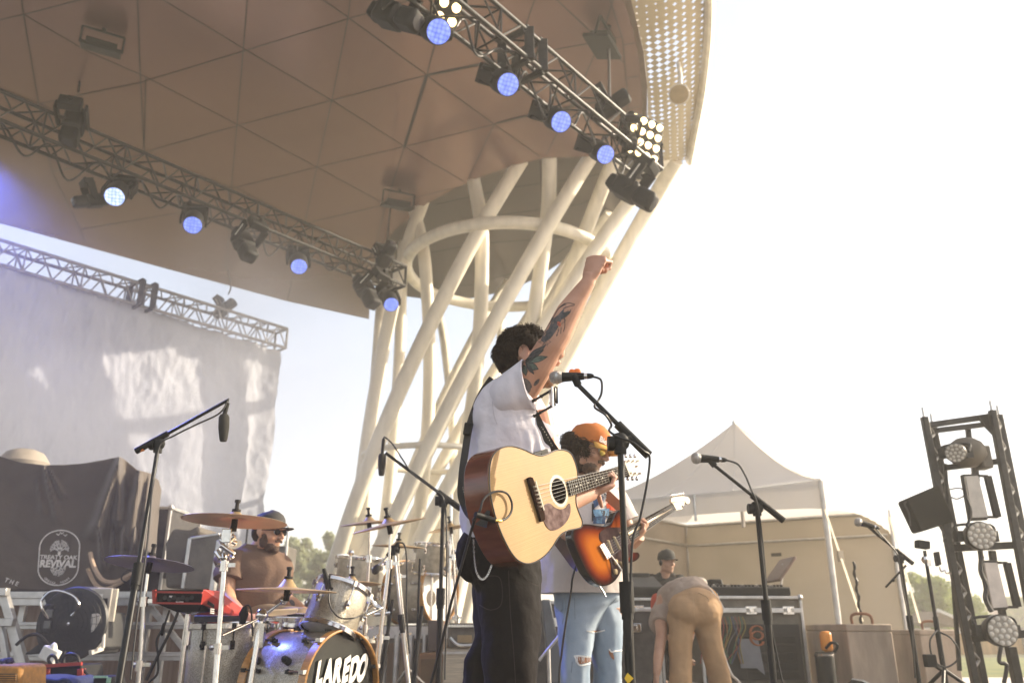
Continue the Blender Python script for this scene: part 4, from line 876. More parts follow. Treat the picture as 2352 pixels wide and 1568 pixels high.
mb = MB(); mb.tube(smooth_path([C1(300,1165,6.4),C1(262,1110,6.35),C1(258,1060,6.35),C1(300,1010,6.35),C1(350,995,6.35),C1(420,1010,6.35),C1(470,1040,6.35),C1(490,1085,6.35),C1(475,1120,6.4),C1(445,1150,6.42)],5),.010,8); mb.build('wire_handle', M_CHROME, fan)
q = [C1(560,1125,6.5),C1(635,1125,6.6),C1(645,1200,6.6),C1(640,1350,6.6),C1(560,1385,6.5)]
mb = MB(); mb.plate(q,(0,.4,0)); mb.build('outlet', M_FAN, fan, bevel=.01)
mb = MB(); mb.plate(sm([(572,1140),(610,1135),(628,1160),(600,1220),(570,1250)],6.48,2),(0,-.012,0)); mb.build('outlet_lip', mat('pale fan plastic',(.6,.56,.5),.5), fan)
mb = MB(); mb.bar(C1(560,1378,6.46),C1(635,1352,6.56),.03); mb.tube(smooth_path([C1(625,1130,6.5),C1(646,1160,6.5),C1(645,1250,6.5),C1(640,1350,6.5)],4),.012,8); mb.build('trim', mat('pale fan trim',(.6,.56,.5),.5), fan)
mb = MB(); a = C1(570,1075,6.8); mb.box(a,(.16,.2,.25)); q = C1(500,1075,6.8); mb.box(q,(.42,.2,.20)); mb.build('motor_box', mat('grey motor box',(.15,.14,.14),.5), fan, bevel=.01)
gb_ = thing('junction_box', 'small beige junction box with a grid of sockets behind the fan', 'junction box', C1(630,1080,6.6))
mb = MB(); mb.box(C1(630,1083,6.72),(.19,.12,.25)); mb.build('body', mat('beige box',(.5,.46,.38),.6), gb_, bevel=.008)
for i in range(4):
    for j in range(5): mb = MB(); mb.box(C1(607+i*16,1052+j*15,6.655),(.030,.01,.026)); mb.build('socket', M_CABLE, gb_, smooth=False)
mb = MB(); mb.ball(C1(632,1030,6.7),(.06,.05,.04),10); tag(mb.build('tape_lump', mat('white tape',(.75,.72,.66),.6)), 'blob of white tape on top of the junction box', 'tape')
cable('power_cable', [C1(100,1330,6.3),C1(170,1275,6.3),C1(240,1270,6.3),C1(300,1330,6.3),C1(320,1380,6.2)], .012, 'dark cable arching from the step frame to the white plug')
mb = MB(); mb.box(C1(310,1390,6.1),(.12,.06,.09),(0,.4,0)); mb.ball(C1(330,1360,6.1),(.03,.03,.05),8); tag(mb.build('plug', mat('white plug',(.7,.68,.62),.5), bevel=.012), 'white plug hanging over the red-ended power box', 'plug')
pb = thing('power_box', 'dark power distribution box with red ends on the deck below the fan', 'power box', C1(380,1560,5.7))
mb = MB(); mb.plate([C1(240,1465,5.7),C1(505,1450,5.7),C1(515,1575,5.7),C1(235,1580,5.7)],(0,.3,0)); mb.build('body', M_PLASTIC, pb, bevel=.015)
M_RED = mat('red plastic', (.36,.035,.022), .45)
for x0,x1 in ((240,305),(475,513)): mb = MB(); mb.plate([C1(x0,1480,5.68),C1(x1,1476,5.68),C1(x1,1545,5.68),C1(x0,1530,5.68)],(0,.05,0)); mb.build('end_panel', M_RED, pb, bevel=.006)
mb = MB(); mb.bar(C1(236,1464,5.68),C1(508,1446,5.68),.02); mb.build('top_lip', M_RED, pb)
for pts in ([(318,1455),(300,1420),(320,1395),(345,1410),(355,1450)],[(395,1450),(400,1400),(440,1385),(480,1400),(495,1450)],[(385,1450),(395,1405),(400,1370)],[(515,1480),(560,1530),(590,1560)]):
    cable('power_cable', [C1(x,y,5.7) for x,y in pts], .010, {318:'short looped cable plugged into the left of the power box',395:'tall looped cable plugged into the middle of the power box',385:'straight cable standing up from the power box',515:'cable running from the power box to the small meter box'}[pts[0][0]])
mt_ = thing('meter_box', 'small black electronic box with green and white marks at the bottom edge', 'electronic box', C1(630,1560,5.4))
mb = MB(); mb.plate([C1(575,1540,5.4),C1(600,1525,5.4),C1(680,1528,5.4),C1(690,1550,5.4),C1(690,1600,5.4),C1(575,1600,5.4)],(0,.2,0)); mb.build('body', M_PLASTIC, mt_, bevel=.01)
mb = MB(); mb.box(C1(625,1528,5.38),(.08,.02,.012)); mb.box(C1(675,1548,5.38),(.02,.02,.03)); mb.build('marking', mat('green white print',(.35,.6,.4),.5), mt_, smooth=False)
oa = thing('orange_amp', 'orange-tan amplifier with dark grille in the bottom left corner', 'amplifier', C1(60,1560,5.0))
M_TWEED = mat('orange tweed covering', (.40,.19,.04), .7, var=.2, scale=30, bump=.3)
mb = MB(); mb.plate([C1(-60,1452,5.0),C1(125,1455,5.0),C1(133,1480,5.0),C1(118,1900,5.0),C1(-60,1900,5.0)],(0,.28,0)); mb.build('cabinet', M_TWEED, oa, bevel=.02)
mb = MB(); mb.plate([C1(-50,1508,4.99),C1(100,1508,4.99),C1(95,1860,4.99),C1(-50,1860,4.99)],(0,.02,0)); mb.build('grille', mat('dark grille cloth',(.06,.045,.02),.8,bump=.4), oa, smooth=False)
for k in range(6): mb = MB(); a,b = C1(-50,1518+k*14,4.98),C1(99,1518+k*14,4.98); mb.bar(a,b,.006); mb.build('grille_slat', M_TWEED, oa)
mb = MB(); 
for k in range(8): mb.tube(smooth_path([C1(random.uniform(0,80),random.uniform(1418,1440),5.1+random.random()*.1) for _ in range(4)],5),.009,6)
tag(mb.build('cable_pile', mat('dark blue cable',(.03,.03,.10),.5)), 'pile of dark blue cable on top of the orange amplifier', 'cable')
bg_ = [(125,1530),(230,1528),(340,1545),(390,1532),(440,1560),(460,1640),(120,1640)]
mb = MB(); mb.plate(sm(bg_,5.3,3),(0,.35,0)); tag(mb.build('soft_bag', mat('dark blue bag',(.02,.03,.07),.7,bump=.4), bevel=.03), 'dark blue soft bag beside the orange amplifier', 'bag')
# ================================================================ drum kit
def D2(x, y, Y): return P(395+x*.2803, 1129+y*.2803, Y)
M_SPARK = mat('champagne sparkle wrap', (.38,.33,.25), .3, .35, var=.15, scale=3, coat=.6)
t, b, ns, ln = nodes(M_SPARK)
tc = ns.new('ShaderNodeTexCoord'); vo = ns.new('ShaderNodeTexVoronoi'); vo.inputs['Scale'].default_value = 420
cr = ns.new('ShaderNodeValToRGB'); cr.color_ramp.elements[0].position = .25; cr.color_ramp.elements[0].color = (.22,.19,.14,1); cr.color_ramp.elements[1].position = .8; cr.color_ramp.elements[1].color = (.62,.56,.44,1)
ln.new(tc.outputs['Object'], vo.inputs['Vector']); ln.new(vo.outputs['Color'], cr.inputs[0]); ln.new(cr.outputs[0], b.inputs['Base Color'])
bp = ns.new('ShaderNodeBump'); bp.inputs['Strength'].default_value = .5; bp.inputs['Distance'].default_value = .002; ln.new(vo.outputs['Color'], bp.inputs['Height']); ln.new(bp.outputs[0], b.inputs['Normal'])
M_WOODH = mat('amber maple hoop', (.50,.24,.06), .3, var=.2, scale=12, coat=.5, stretch=(1,1,6))
M_HEADB = mat('black drum head', (.012,.014,.012), .22, var=.3)
M_HEADW = mat('white drum head', (.72,.70,.66), .5, var=.05)
M_BRASS = mat('brass cymbal bronze', (.78,.56,.30), .38, .8, var=.12, scale=3)
t, b, ns, ln = nodes(M_BRASS)
def lug(mb, q, d, o, L=.045): mb.box(q+o*.012, (.018,.018,L), d.to_track_quat('Z','Y').to_matrix()); mb.ball(q+o*.02, .013, 8)
def drum(t_, c, ax, r, L, shell, hoop, top, bot, nlug=8, up0=0.0, lugm=M_CHROME, hw=.03, double=True):
    """c = centre of the upper/front head, ax points from it outwards"""
    ax = V(ax).normalized(); A, B, D = frame(ax); c = V(c)
    mb = MB(); mb.lathe(c-ax*L, ax, [(0,r*.99),(.004,r),(L-.004,r),(L,r*.99)], 48, cap=False); mb.build('shell', shell, t_)
    for s_, nm in ((0,'hoop'),(L,'hoop')):
        mb = MB(); k = hw; z0 = c-ax*s_ + ax*(-k*.35 if s_ == 0 else -k*.65)
        mb.lathe(z0, ax, [(0,r+.002),(0,r+.014),(k,r+.014),(k,r+.002)], 48, cap=False); mb.tube([z0+ax*k+(A*math.cos(a)+B*math.sin(a))*(r+.008) for a in [2*math.pi*j/48 for j in range(49)]],.007,6,caps=False)
        mb.build(nm, hoop, t_)
    mb = MB(); mb.lathe(c-ax*.004, ax, [(0,r),(.004,r),(.005,r*.4),(.005,.002)], 48); mb.build('head', top, t_)
    mb = MB(); mb.lathe(c-ax*(L-.004), -ax, [(0,r),(.004,r),(.005,r*.4),(.005,.002)], 48); mb.build('head', bot, t_)
    for j in range(nlug):
        a = 2*math.pi*j/nlug+up0; o = A*math.cos(a)+B*math.sin(a)
        mb = MB()
        for s_ in ((.22,.78) if L > .25 else (.5,)):
            mb = MB(); q_ = c-ax*L*s_+o*r; lug(mb, q_, ax, o); e_ = 0 if s_ < .6 else L; mb.cyl(c-ax*e_+o*(r+.018), q_+o*.018, .004, 6); mb.box(c-ax*e_+o*(r+.016), (.016,.02,.03), ax.to_track_quat('Z','Y').to_matrix()); mb.build('lug', lugm, t_)
    return A, B
# main bass drum
BN = V((.86,-.51,0)).normalized(); BR_ = .290; top_ = P(787, 1436, 4.7); BC = V((top_.x, top_.y, .300))
bd = thing('bass_drum', 'champagne sparkle bass drum with amber hoop and black head lettered LAREDO', 'bass drum', V((BC.x,BC.y,0)))
drum(bd, BC, BN, BR_*.965, .42, M_SPARK, M_WOODH, M_HEADB, M_HEADW, 10, .3, M_BLACK, .045)
SX = V((-BN.y, BN.x, 0)); SX = SX if SX.x > 0 else -SX
mb = MB()
for j in range(10):
    a = .3+j*.628; A_, B_, _ = frame(BN); o = A_*math.cos(a)+B_*math.sin(a); mb = MB(); mb.box(BC+o*(BR_*.965+.02)+BN*.012,(.035,.02,.035),BN.to_track_quat('Z','Y').to_matrix()); mb.cyl(BC+o*(BR_+.012),BC+o*(BR_+.012)-BN*.10,.005,6); mb.build('claw', M_CHROME, bd)
def wob(q): return V((q.x + .010*math.sin(q.y*38), q.y*(1+.12*math.sin(q.x*9+1)) + .010*math.sin(q.x*28), q.z))
for i, (ch, x, s_) in enumerate(zip('LAREDO', (-.165,-.100,-.032,.035,.102,.168), (1,1,1.02,1,1.04,1.06))):
    M = basis(BC+BN*.012+SX*x+V((0,0,.078+x*.035)), SX, (0,0,1)) @ Matrix.Diagonal((.82,1.30*s_,1,1))
    mb = text_mb(ch, .115, M, .0065, .001, wob, res=6); mb.build('letter', mat('cream white lettering',(.72,.70,.64),.5), bd, smooth=False, fixn=False)
for s_ in (-.18, -.42+.1):
    for k in (-1,1):
        q = BC+BN*s_+SX*k*BR_*.8+V((0,0,-.15)); mb = MB(); mb.cyl(q, V((q.x,q.y,0))+SX*k*.14, .010, 8); mb.build('spur', M_CHROME, bd)
# white dots on the shell: small mounting knobs
for a_, s_ in ((1.1,.12),(1.1,.34),(2.2,.30),(2.0,.10)):
    o = (-SX*math.sin(a_) + V((0,0,1))*math.cos(a_)); q = BC-BN*s_+o*(BR_*.965+.01); mb = MB(); mb.cyl(q,q+o*.03,.02,12); mb.ball(q+o*.035,.02,8); mb.build('shell_knob', M_BLACK, bd)
# rack tom
tax = V((.10,.10,.95)).normalized(); tc_ = D2(1400,800,4.85)
tm = thing('rack_tom', 'champagne sparkle rack tom mounted above the lettered bass drum', 'tom drum', tc_-V((0,0,.25)))
drum(tm, tc_-V((.0,0,0)), V((.22,.32,.92)), .150, .24, M_SPARK, M_CHROME, M_HEADW, M_HEADW, 6, .4, M_CHROME, .02)
q = D2(1280,970,4.68); mb = MB(); mb.ball(q,(.022,.008,.014),12); mb.build('badge', M_BLACK, tm)
mb = MB(); mb.tube(smooth_path([D2(1620,850,4.9),D2(1660,930,4.9),D2(1700,950,4.9)],5),.010,8); mb.build('mount_arm', M_CHROME, tm); mb = MB(); mb.cyl(D2(1590,1010,4.8),D2(1720,950,4.95),.009); mb.build('mount_arm', M_CHROME, tm); mb = MB(); mb.box(D2(1600,840,4.85),(.04,.03,.08)); mb.build('bracket', M_CHROME, tm)
# floor tom
fc = D2(440,1098,4.95); ft = thing('floor_tom', 'big champagne sparkle floor tom at the left of the kit', 'tom drum', V((fc.x,fc.y,0)))
drum(ft, fc, V((-.02,-.02,1)), .195, .44, M_SPARK, M_CHROME, M_HEADW, M_HEADW, 8, .25, M_BLACK, .028)
for a in (.4,2.4,4.6):
    q = fc+V((math.cos(a)*.215,math.sin(a)*.215,-.1)); mb = MB(); mb.cyl(q,V((q.x,q.y,0)),.008,8); mb.ball((q.x,q.y,.02),.02,8); mb.build('leg', M_CHROME, ft)
# snare
scn = P(672,1420,5.15); sn = thing('snare_drum', 'shallow chrome snare drum with white head in front of the drummer\'s hand', 'snare drum', V((scn.x,scn.y,0)))
drum(sn, scn, V((.02,-.05,1)), .178, .10, M_CHROME, M_CHROME, M_HEADW, M_HEADW, 10, .1, M_CHROME, .02)
mb = MB(); mb.cyl(scn-V((0,0,.1)),V((scn.x,scn.y,.25)),.014)
for a in (.3,2.4,4.5): mb.cyl(V((scn.x,scn.y,.28)),V((scn.x+math.cos(a)*.26,scn.y+math.sin(a)*.26,0)),.009)
mb.build('stand', M_CHROME, sn)
mb = MB()
for k in range(5): mb.tube([D2(770+k*8,1012-k*9,5.0),D2(985+k*10,990-k*7,5.05),D2(1020+k*3,985-k*6,5.05)],[.008,.007,.004],8)
tag(mb.build('drum_sticks', mat('pale hickory sticks',(.62,.48,.28),.5)), 'bundle of pale wooden drum sticks lying across the snare rim', 'drum sticks')
t_ = thing('tambourine_bar', 'black bar with a row of silver jingles lying by the snare', 'percussion', D2(1020,1015,5.1))
mb = MB(); mb.bar(D2(945,1018,5.1),D2(1105,1025,5.1),.03,.03); mb.build('bar', M_PLASTIC, t_, bevel=.006)
for k in range(8): mb = MB(); mb.cyl(D2(955+k*20,1004,5.1),D2(955+k*20,992,5.1),.009,8); mb.build('jingle', M_CHROME, t_)
# cymbals and stands
def cymbal(name, px, py, Y, r, nrm, foot, label, tip=.10, bell=.045, tripod=True, m=M_BRASS, boom=None, group='bronze cymbals of the drum kits', rod=True):
    c = P(px, py, Y); nrm = V(nrm).normalized(); t_ = thing(name, label, 'cymbal', c, group=group)
    mb = MB(); mb.lathe(c, nrm, [(-.012,r),(-.009,r*.98),(.0,r*.6),(.006,r*.24),(.012,r*.18),(bell*.8,r*.08),(bell*.85,.012),(bell*.8-.003,.012),(.009,r*.17),(.003,r*.23),(-.003,r*.6),(-.0125,r*.98)], 56, cap=False); mb.build('plate', m, t_)
    mb = MB(); mb.lathe(c+nrm*(bell*.85), nrm, [(0,.022),(.012,.022),(.014,.010),(.045,.010),(.047,.015),(.060,.015),(.062,.006)], 14); mb.build('wing_nut', M_PLASTIC, t_)
    mb = MB(); mb.lathe(c-nrm*.06, nrm, [(0,.010),(0,.016),(.06,.016)], 12); mb.build('felt', M_PLASTIC, t_)
    if foot is None: return t_
    j = c-nrm*tip; x, Yf = foot; g = V((x, Yf, 0)) if not isinstance(foot, V) else foot
    mb = MB()
    if boom: jb = boom; mb.cyl(j+nrm*.05, jb, .008); mb.build('boom', M_CHROME, t_); j = jb; mb = MB()
    mb.cyl(j+nrm*(.05 if not boom else 0), j.lerp(g,.12), .008, 10); mb.build('tilter_rod', M_CHROME, t_)
    mb = MB(); mb.cyl(j.lerp(g,.12), j.lerp(g,.55), .0125, 12); mb.build('upper_tube', M_CHROME, t_)
    mb = MB(); mb.cyl(j.lerp(g,.5), j.lerp(g,.97), .017, 12); mb.build('lower_tube', M_CHROME, t_)
    for k in (.12,.5): mb = MB(); q = j.lerp(g,k); mb.cyl(q-V((0,0,.03)),q+V((0,0,.02)),.022,12); mb.box(q+V((.03,0,0)),(.05,.012,.02)); mb.ball(q-V((.03,0,0)),.014,8); mb.build('clamp', M_CHROME, t_)
    if tripod:
        h = j.lerp(g,.72)
        for a in (.5,2.6,4.7):
            f_ = V((g.x+math.cos(a)*.32,g.y+math.sin(a)*.32,.01)); mb = MB(); mb.bar(h,f_,.024,.012); mb.bar(j.lerp(g,.93),h.lerp(f_,.6),.016,.01); mb.ball(f_,.02,8); mb.build('leg', M_CHROME, t_)
    return t_
cymbal('crash_cymbal', 540,1192,4.25,.262,(.03,.03,1),(-1.40,4.2),'large bronze cymbal tilted over the drummer\'s cap at upper left of the kit', boom=P(520,1240,4.25), tip=.05)
cymbal('crash_cymbal', 893,1203,5.0,.225,(-.22,-.12,1),(-.80,5.0),'tilted bronze cymbal on a tall stand at the right of the kit')
cymbal('crash_cymbal', 848,1198,5.8,.20,(-.10,-.10,1),(-1.0,5.9),'bronze cymbal half hidden behind the tilted right-hand one')
cymbal('ride_cymbal', 660,1352,4.45,.258,(.02,.0,1),None,'wide ride cymbal seen edge-on in front of the drummer\'s chest', bell=.06)
rb = P(700,1420,4.8); rj = P(672,1362,4.45); t_ = thing('cymbal_arm', 'chrome arm carrying the ride cymbal from a short stand', 'cymbal stand', V((-1.1,4.55,0)))
q = D2(735,1010,4.55); mb = MB(); mb.cyl(P(668,1362,4.45),D2(930,885,4.5),.007); mb.ball(D2(918,890,4.5),.022,10); mb.cyl(D2(915,892,4.5),D2(790,985,4.52),.008); mb.build('arm', M_CHROME, t_)
mb = MB(); mb.cyl(q,V((q.x-.03,4.5,0)),.015); mb.ball(q,.035,10); mb.box(q-V((0,0,.10)),(.05,.04,.12)); mb.build('post', M_CHROME, t_)
mb = MB(); mb.cyl(q-V((.0,0,.01)), D2(410,1175,4.3), .007); mb.build('sliding_rod', M_CHROME, t_)
for a in (.4,2.5,4.6): mb = MB(); mb.bar(V((q.x,4.5,.25)),V((q.x+math.cos(a)*.3,4.5+math.sin(a)*.3,.01)),.022,.012); mb.build('leg', M_CHROME, t_)
M_BLUEC = mat('bronze cymbal with blue light tint', (.45,.40,.48), .3, .8, var=.15, scale=3)  # blue stage light on the bronze put into its base colour
cymbal('hi_hat_cymbal', 345,1291,4.6,.232,(.05,.12,1),(-1.92,4.6),'bluish small cymbal on its stand at the far left of the kit', m=M_BLUEC)
cymbal('crash_cymbal', 808,1336,5.5,.19,(0,.03,1),(-1.05,5.6),'thin cymbal seen edge-on just above the rack tom')
cymbal('crash_cymbal', 915,1252,6.6,.21,(.05,-.05,1),(-.75,6.7),'hazy bronze cymbal with microphone cable behind the right-hand stand')
cymbal('crash_cymbal', 1035,1210,7.6,.21,(-.2,-.05,1),(-.45,7.7),'pale cymbal of the second kit beside the singer\'s shirt')
t_ = thing('stick_stand', 'thin tall chrome rod stand behind the rack tom', 'stand', V((-1.05,5.7,0))); a = D2(1468,500,5.6); mb = MB(); mb.cyl(V((a.x,a.y,0)),a,.006); mb.ball(a,.02,8); mb.build('rod', M_CHROME, t_)
# big chrome boom clamp cluster of the near-left stand
c_ = P(522,1240,4.25)
st = thing('stand_clamp', 'cluster of chrome tilter clamps below the large upper left cymbal', 'clamp', c_)
mb = MB()
random.seed(2)
for k in range(9): mb.cyl(c_+V((random.uniform(-.05,.03),random.uniform(-.03,.03),random.uniform(-.10,.05))),c_+V((random.uniform(-.05,.04),random.uniform(-.03,.03),random.uniform(-.10,.05))),.016,8)
mb.box(c_+V((0,0,.02)),(.05,.05,.07)); mb.build('clamp_body', M_CHROME, st, bevel=.004)
# sample pad
def C5(x, y, Y): return P(338.7+x*.2683, 1147.8+y*.2683, Y)
sp_ = thing('sample_pad', 'red and black electronic drum pad on a chrome stand', 'electronic drum pad', C5(260,960,4.7))
fr_ = [C5(58,770,4.6),C5(100,757,4.6),C5(490,757,4.6),C5(460,800,4.6),C5(460,880,4.6),C5(430,955,4.6),C5(250,960,4.6),C5(60,880,4.6)]
mb = MB(); mb.plate([C5(58,768,4.6),C5(480,762,4.55),C5(462,885,4.55),C5(440,955,4.6),C5(250,960,4.6),C5(60,882,4.6)],(0,.3,0)); mb.build('body', M_PLASTIC, sp_, bevel=.01)
mb = MB(); mb.plate([C5(476,762,4.53),C5(500,765,4.55),C5(740,945,4.8),C5(745,965,4.8),C5(725,988,4.8),C5(600,950,4.7),C5(455,890,4.53)],(0,.22,0)); mb.plate([C5(415,970,4.6),C5(600,950,4.7),C5(730,988,4.8),C5(420,984,4.65)],(0,.1,0)); mb.build('side_shell', M_RED, sp_, bevel=.008)
mb = MB(); mb.bar(C5(58,785,4.57),C5(470,792,4.52),.010); mb.bar(C5(60,880,4.57),C5(462,886,4.52),.010); mb.bar(C5(58,768,4.57),C5(62,884,4.57),.018); mb.build('red_trim', M_RED, sp_)
for i in range(7): mb = MB(); mb.cyl(C5(150+i*38,835+(i%2)*14,4.57),C5(150+i*38,835+(i%2)*14,4.545),.012,12); mb.build('knob', M_CABLE, sp_)
mb = MB(); mb.box(C5(205,828,4.56),(.02,.01,.012)); mb.bar(C5(245,872,4.56),C5(305,872,4.56),.008); mb.build('marking', M_PRINT, sp_, smooth=False)
mb = MB(); mb.plate([C5(520,860,4.56),C5(575,895,4.6),C5(570,925,4.6),C5(512,890,4.56)],(0,-.004,0)); mb.build('label_strip', M_PLASTIC, sp_, smooth=False)
mb = MB()
for k in range(3): mb.plate([C5(540,925+k*17,4.58),C5(572,930+k*17,4.6),C5(572,940+k*17,4.6),C5(540,935+k*17,4.58)],(0,-.005,0))
mb.build('print_lines', M_PRINT, sp_, smooth=False)
q = C5(350,975,4.7); mb = MB(); mb.cyl(q,V((q.x,q.y,0.02)),.015); mb.cyl(C5(335,1190,4.7)-V((0,0,.03)),C5(335,1190,4.7)+V((0,0,.04)),.024); 
for k in (-1,1): mb.cyl(q,q+V((k*.14,0,.05)),.008); mb.cyl(q,q+V((k*.10,.1,.04)),.008)
for a in (.4,2.5,4.6): mb.cyl(V((q.x,q.y,.3)),V((q.x+math.cos(a)*.3,q.y+math.sin(a)*.3,.01)),.009)
mb.build('stand', M_CHROME, sp_)
mb = MB(); mb.plate([C5(390,985,5.0),C5(800,985,5.0),C5(795,1065,5.0),C5(395,1065,5.0)],(0,.3,0)); tag(mb.build('accessory_case', mat('black case',(.03,.028,.026),.6), bevel=.01), 'flat black accessory case lying between the red pad and the floor tom', 'case')
cable('power_cable', [C5(190,940,4.6),C5(140,1080,4.6),C5(80,1200,4.6),C5(90,1330,4.6),C5(85,1480,4.6),C5(10,1560,4.6)], .006, 'thin black cable hanging below the red pad')
cable('power_cable', [C5(262,955,4.6),C5(200,1110,4.6),C5(90,1330,4.6),C5(-10,1540,4.6)], .008, 'thick black cable slanting down from the red pad')
mb = MB(); mb.ball(C5(132,1105,4.59),(.010,.01,.035),10); tag(mb.build('cable_plug', M_PLASTIC), 'small black inline plug on the cable under the red pad', 'plug')
# ================================================================ second kit and amplifiers behind
def C3(x, y, Y): return P((800+x/2.351)*.9408, (1000+y/2.351)*.9408, Y)
M_DUST = mat('dusty gold sparkle wrap', (.42,.36,.26), .4, .2, var=.2, scale=20)
c_ = C3(637,1040,8.0); b2_ = thing('bass_drum', 'bass drum with white head and dark port hole behind the microphone stand', 'bass drum', c_-V((0,0,.3)))
drum(b2_, c_, BN, .285, .42, M_DUST, M_WOODH, M_HEADW, M_HEADW, 8, .2, M_CHROME, .04)
mb = MB(); mb.lathe(C3(592,1080,7.9)+BN*0, BN, [(0,.075),(.006,.07),(.007,.01)], 24); mb.build('port_hole', mat('port hole dark',(.10,.08,.06),.8), b2_)
mb = MB(); mb.box(c_+V((-.1,.3,-.38)),(.9,.9,.16)); mb.build('riser_block', M_CASEG, b2_, bevel=.01)
for (x,y,r_,L,l) in ((603,775,.15,.26,'white topped rack tom of the second kit beside the singer'),(185,850,.20,.35,'pale floor tom of the second kit behind the tall cymbal stand')):
    q = C3(x,y,7.9); t_ = thing('rack_tom', l, 'tom drum', q); drum(t_, q, V((.08,-.1,1)), r_, L, M_DUST, M_CHROME, M_HEADW, M_HEADW, 6, .3, M_CHROME, .02)
    mb = MB(); mb.cyl(q-V((0,0,L)),V((q.x,q.y,0)),.015); mb.build('stand', M_CHROME, t_)
q = C3(690,860,7.8); t_ = thing('clamp_cluster', 'bright chrome clamp hardware between the white bass drum and the singer', 'clamp', q); mb = MB()
for k in range(8): mb.cyl(q+V((random.uniform(-.08,.08),0,random.uniform(-.2,.2))),q+V((random.uniform(-.08,.08),.05,random.uniform(-.2,.2))),.02,8)
mb.cyl(q+V((.02,0,.6)),V((q.x+.02,q.y,0)),.015); mb.build('hardware', M_CHROME, t_)
# chrome hardware cluster right of the rack tom
q = D2(1700,940,5.2); t_ = thing('clamp_cluster', 'chrome clamp hardware on the tall cymbal stand pole beside the rack tom', 'clamp', q); mb = MB()
for k in range(8): mb.cyl(q+V((random.uniform(-.09,.06),0,random.uniform(-.05,.05))),q+V((random.uniform(-.09,.06),.04,random.uniform(-.05,.05))),.012,8)
mb.build('hardware', M_CHROME, t_)
def amp(x0,y0,x1,y1,Y,l,kind):
    a = C3(x0,y0,Y); b = C3(x1,y1,Y); t_ = thing('guitar_amplifier', l, 'amplifier', V((a.x,Y,b.z))); w_ = b.x-a.x; h = a.z-b.z; cx = (a.x+b.x)/2
    mb = MB(); mb.box((cx,Y+.15,(a.z+b.z)/2),(w_,.28,h)); mb.build('cabinet', {'head':M_CASEG,'cab':mat('cream amp covering',(.50,.44,.34),.7),'brown':mat('brown wood cab',(.24,.13,.06),.6)}[kind], t_, bevel=.015)
    if kind == 'head':
        mb = MB(); mb.box((cx,Y-.0,a.z-h*.12),(w_*.96,.03,h*.16)); mb.build('control_panel', M_PLASTIC, t_, bevel=.004)
        for k in range(10): mb = MB(); mb.cyl((a.x+w_*(.07+.095*k),Y-.015,a.z-h*.12),(a.x+w_*(.07+.095*k),Y-.04,a.z-h*.12),.012,8); mb.build('knob', M_CHROME, t_)
        mb = MB(); mb.tube(smooth_path([V((cx-w_*.4,Y-.01,a.z-h*.6)),V((cx-w_*.1,Y-.02,a.z-h*.9)),V((cx+w_*.45,Y-.01,a.z-h*.9))],4),.012,6); mb.build('piping', M_ALU, t_)
        mb = MB(); mb.box((cx+w_*.1,Y-.0,a.z-h*.65),(w_*.5,.02,h*.3)); mb.build('grille', mat('tan grille',(.3,.22,.12),.8), t_)
    elif kind == 'cab':
        mb = MB(); mb.box((cx,Y-.0,(a.z+b.z)/2-.02),(w_*.9,.02,h*.86)); mb.build('grille', mat('striped cream grille',(.46,.40,.30),.8,var=.3,scale=20,stretch=(.3,1,12)), t_)
        mb = MB(); mb.bar(V((a.x,Y-.01,a.z-.03)),V((b.x,Y-.01,a.z-.03)),.02); mb.build('piping', M_ALU, t_)
    else:
        mb = MB(); mb.box((cx,Y-.0,(a.z+b.z)/2),(w_*.8,.02,h*.7)); mb.build('grille', mat('brown grille',(.16,.10,.05),.8), t_)
    return t_
amp(690,1222,850,1362,7.0,'amplifier head with a row of knobs left of the singer\'s trousers','head')
amp(662,1370,850,1620,7.0,'cream speaker cabinet with striped grille under the amplifier head','cab')
amp(522,1395,660,1620,7.2,'brown wooden speaker cabinet left of the cream one','brown')
q = [C3(575,1205,7.4),C3(655,1205,7.4),C3(655,1385,7.4),C3(575,1385,7.4)]; mb = MB(); mb.plate(q,(0,.3,0)); tag(mb.build('equipment_case', mat('brown dim case',(.12,.09,.07),.7), bevel=.01), 'plain dark box above the brown wooden cabinet', 'case')
rs2 = thing('stage_riser', 'low aluminium riser in the haze behind the tall cymbal stand', 'riser', C3(350,1280,7.6))
mb = MB(); mb.box((C3(400,1276,7.6).x,7.6,C3(400,1276,7.6).z),(1.3,.05,.10)); mb.build('rail', M_ALU, rs2, bevel=.004)
mb = MB(); mb.box((C3(400,1276,7.6).x,7.8,C3(400,1276,7.6).z/2-.04),(1.25,.04,C3(400,1276,7.6).z-.1)); mb.build('skirt', M_PLANK, rs2, smooth=False)
for x in (330,400,480,560): a = C3(x,1290,7.55); mb = MB(); mb.cyl(V((a.x,a.y,0)),a,.025); mb.build('leg', M_ALU, rs2)
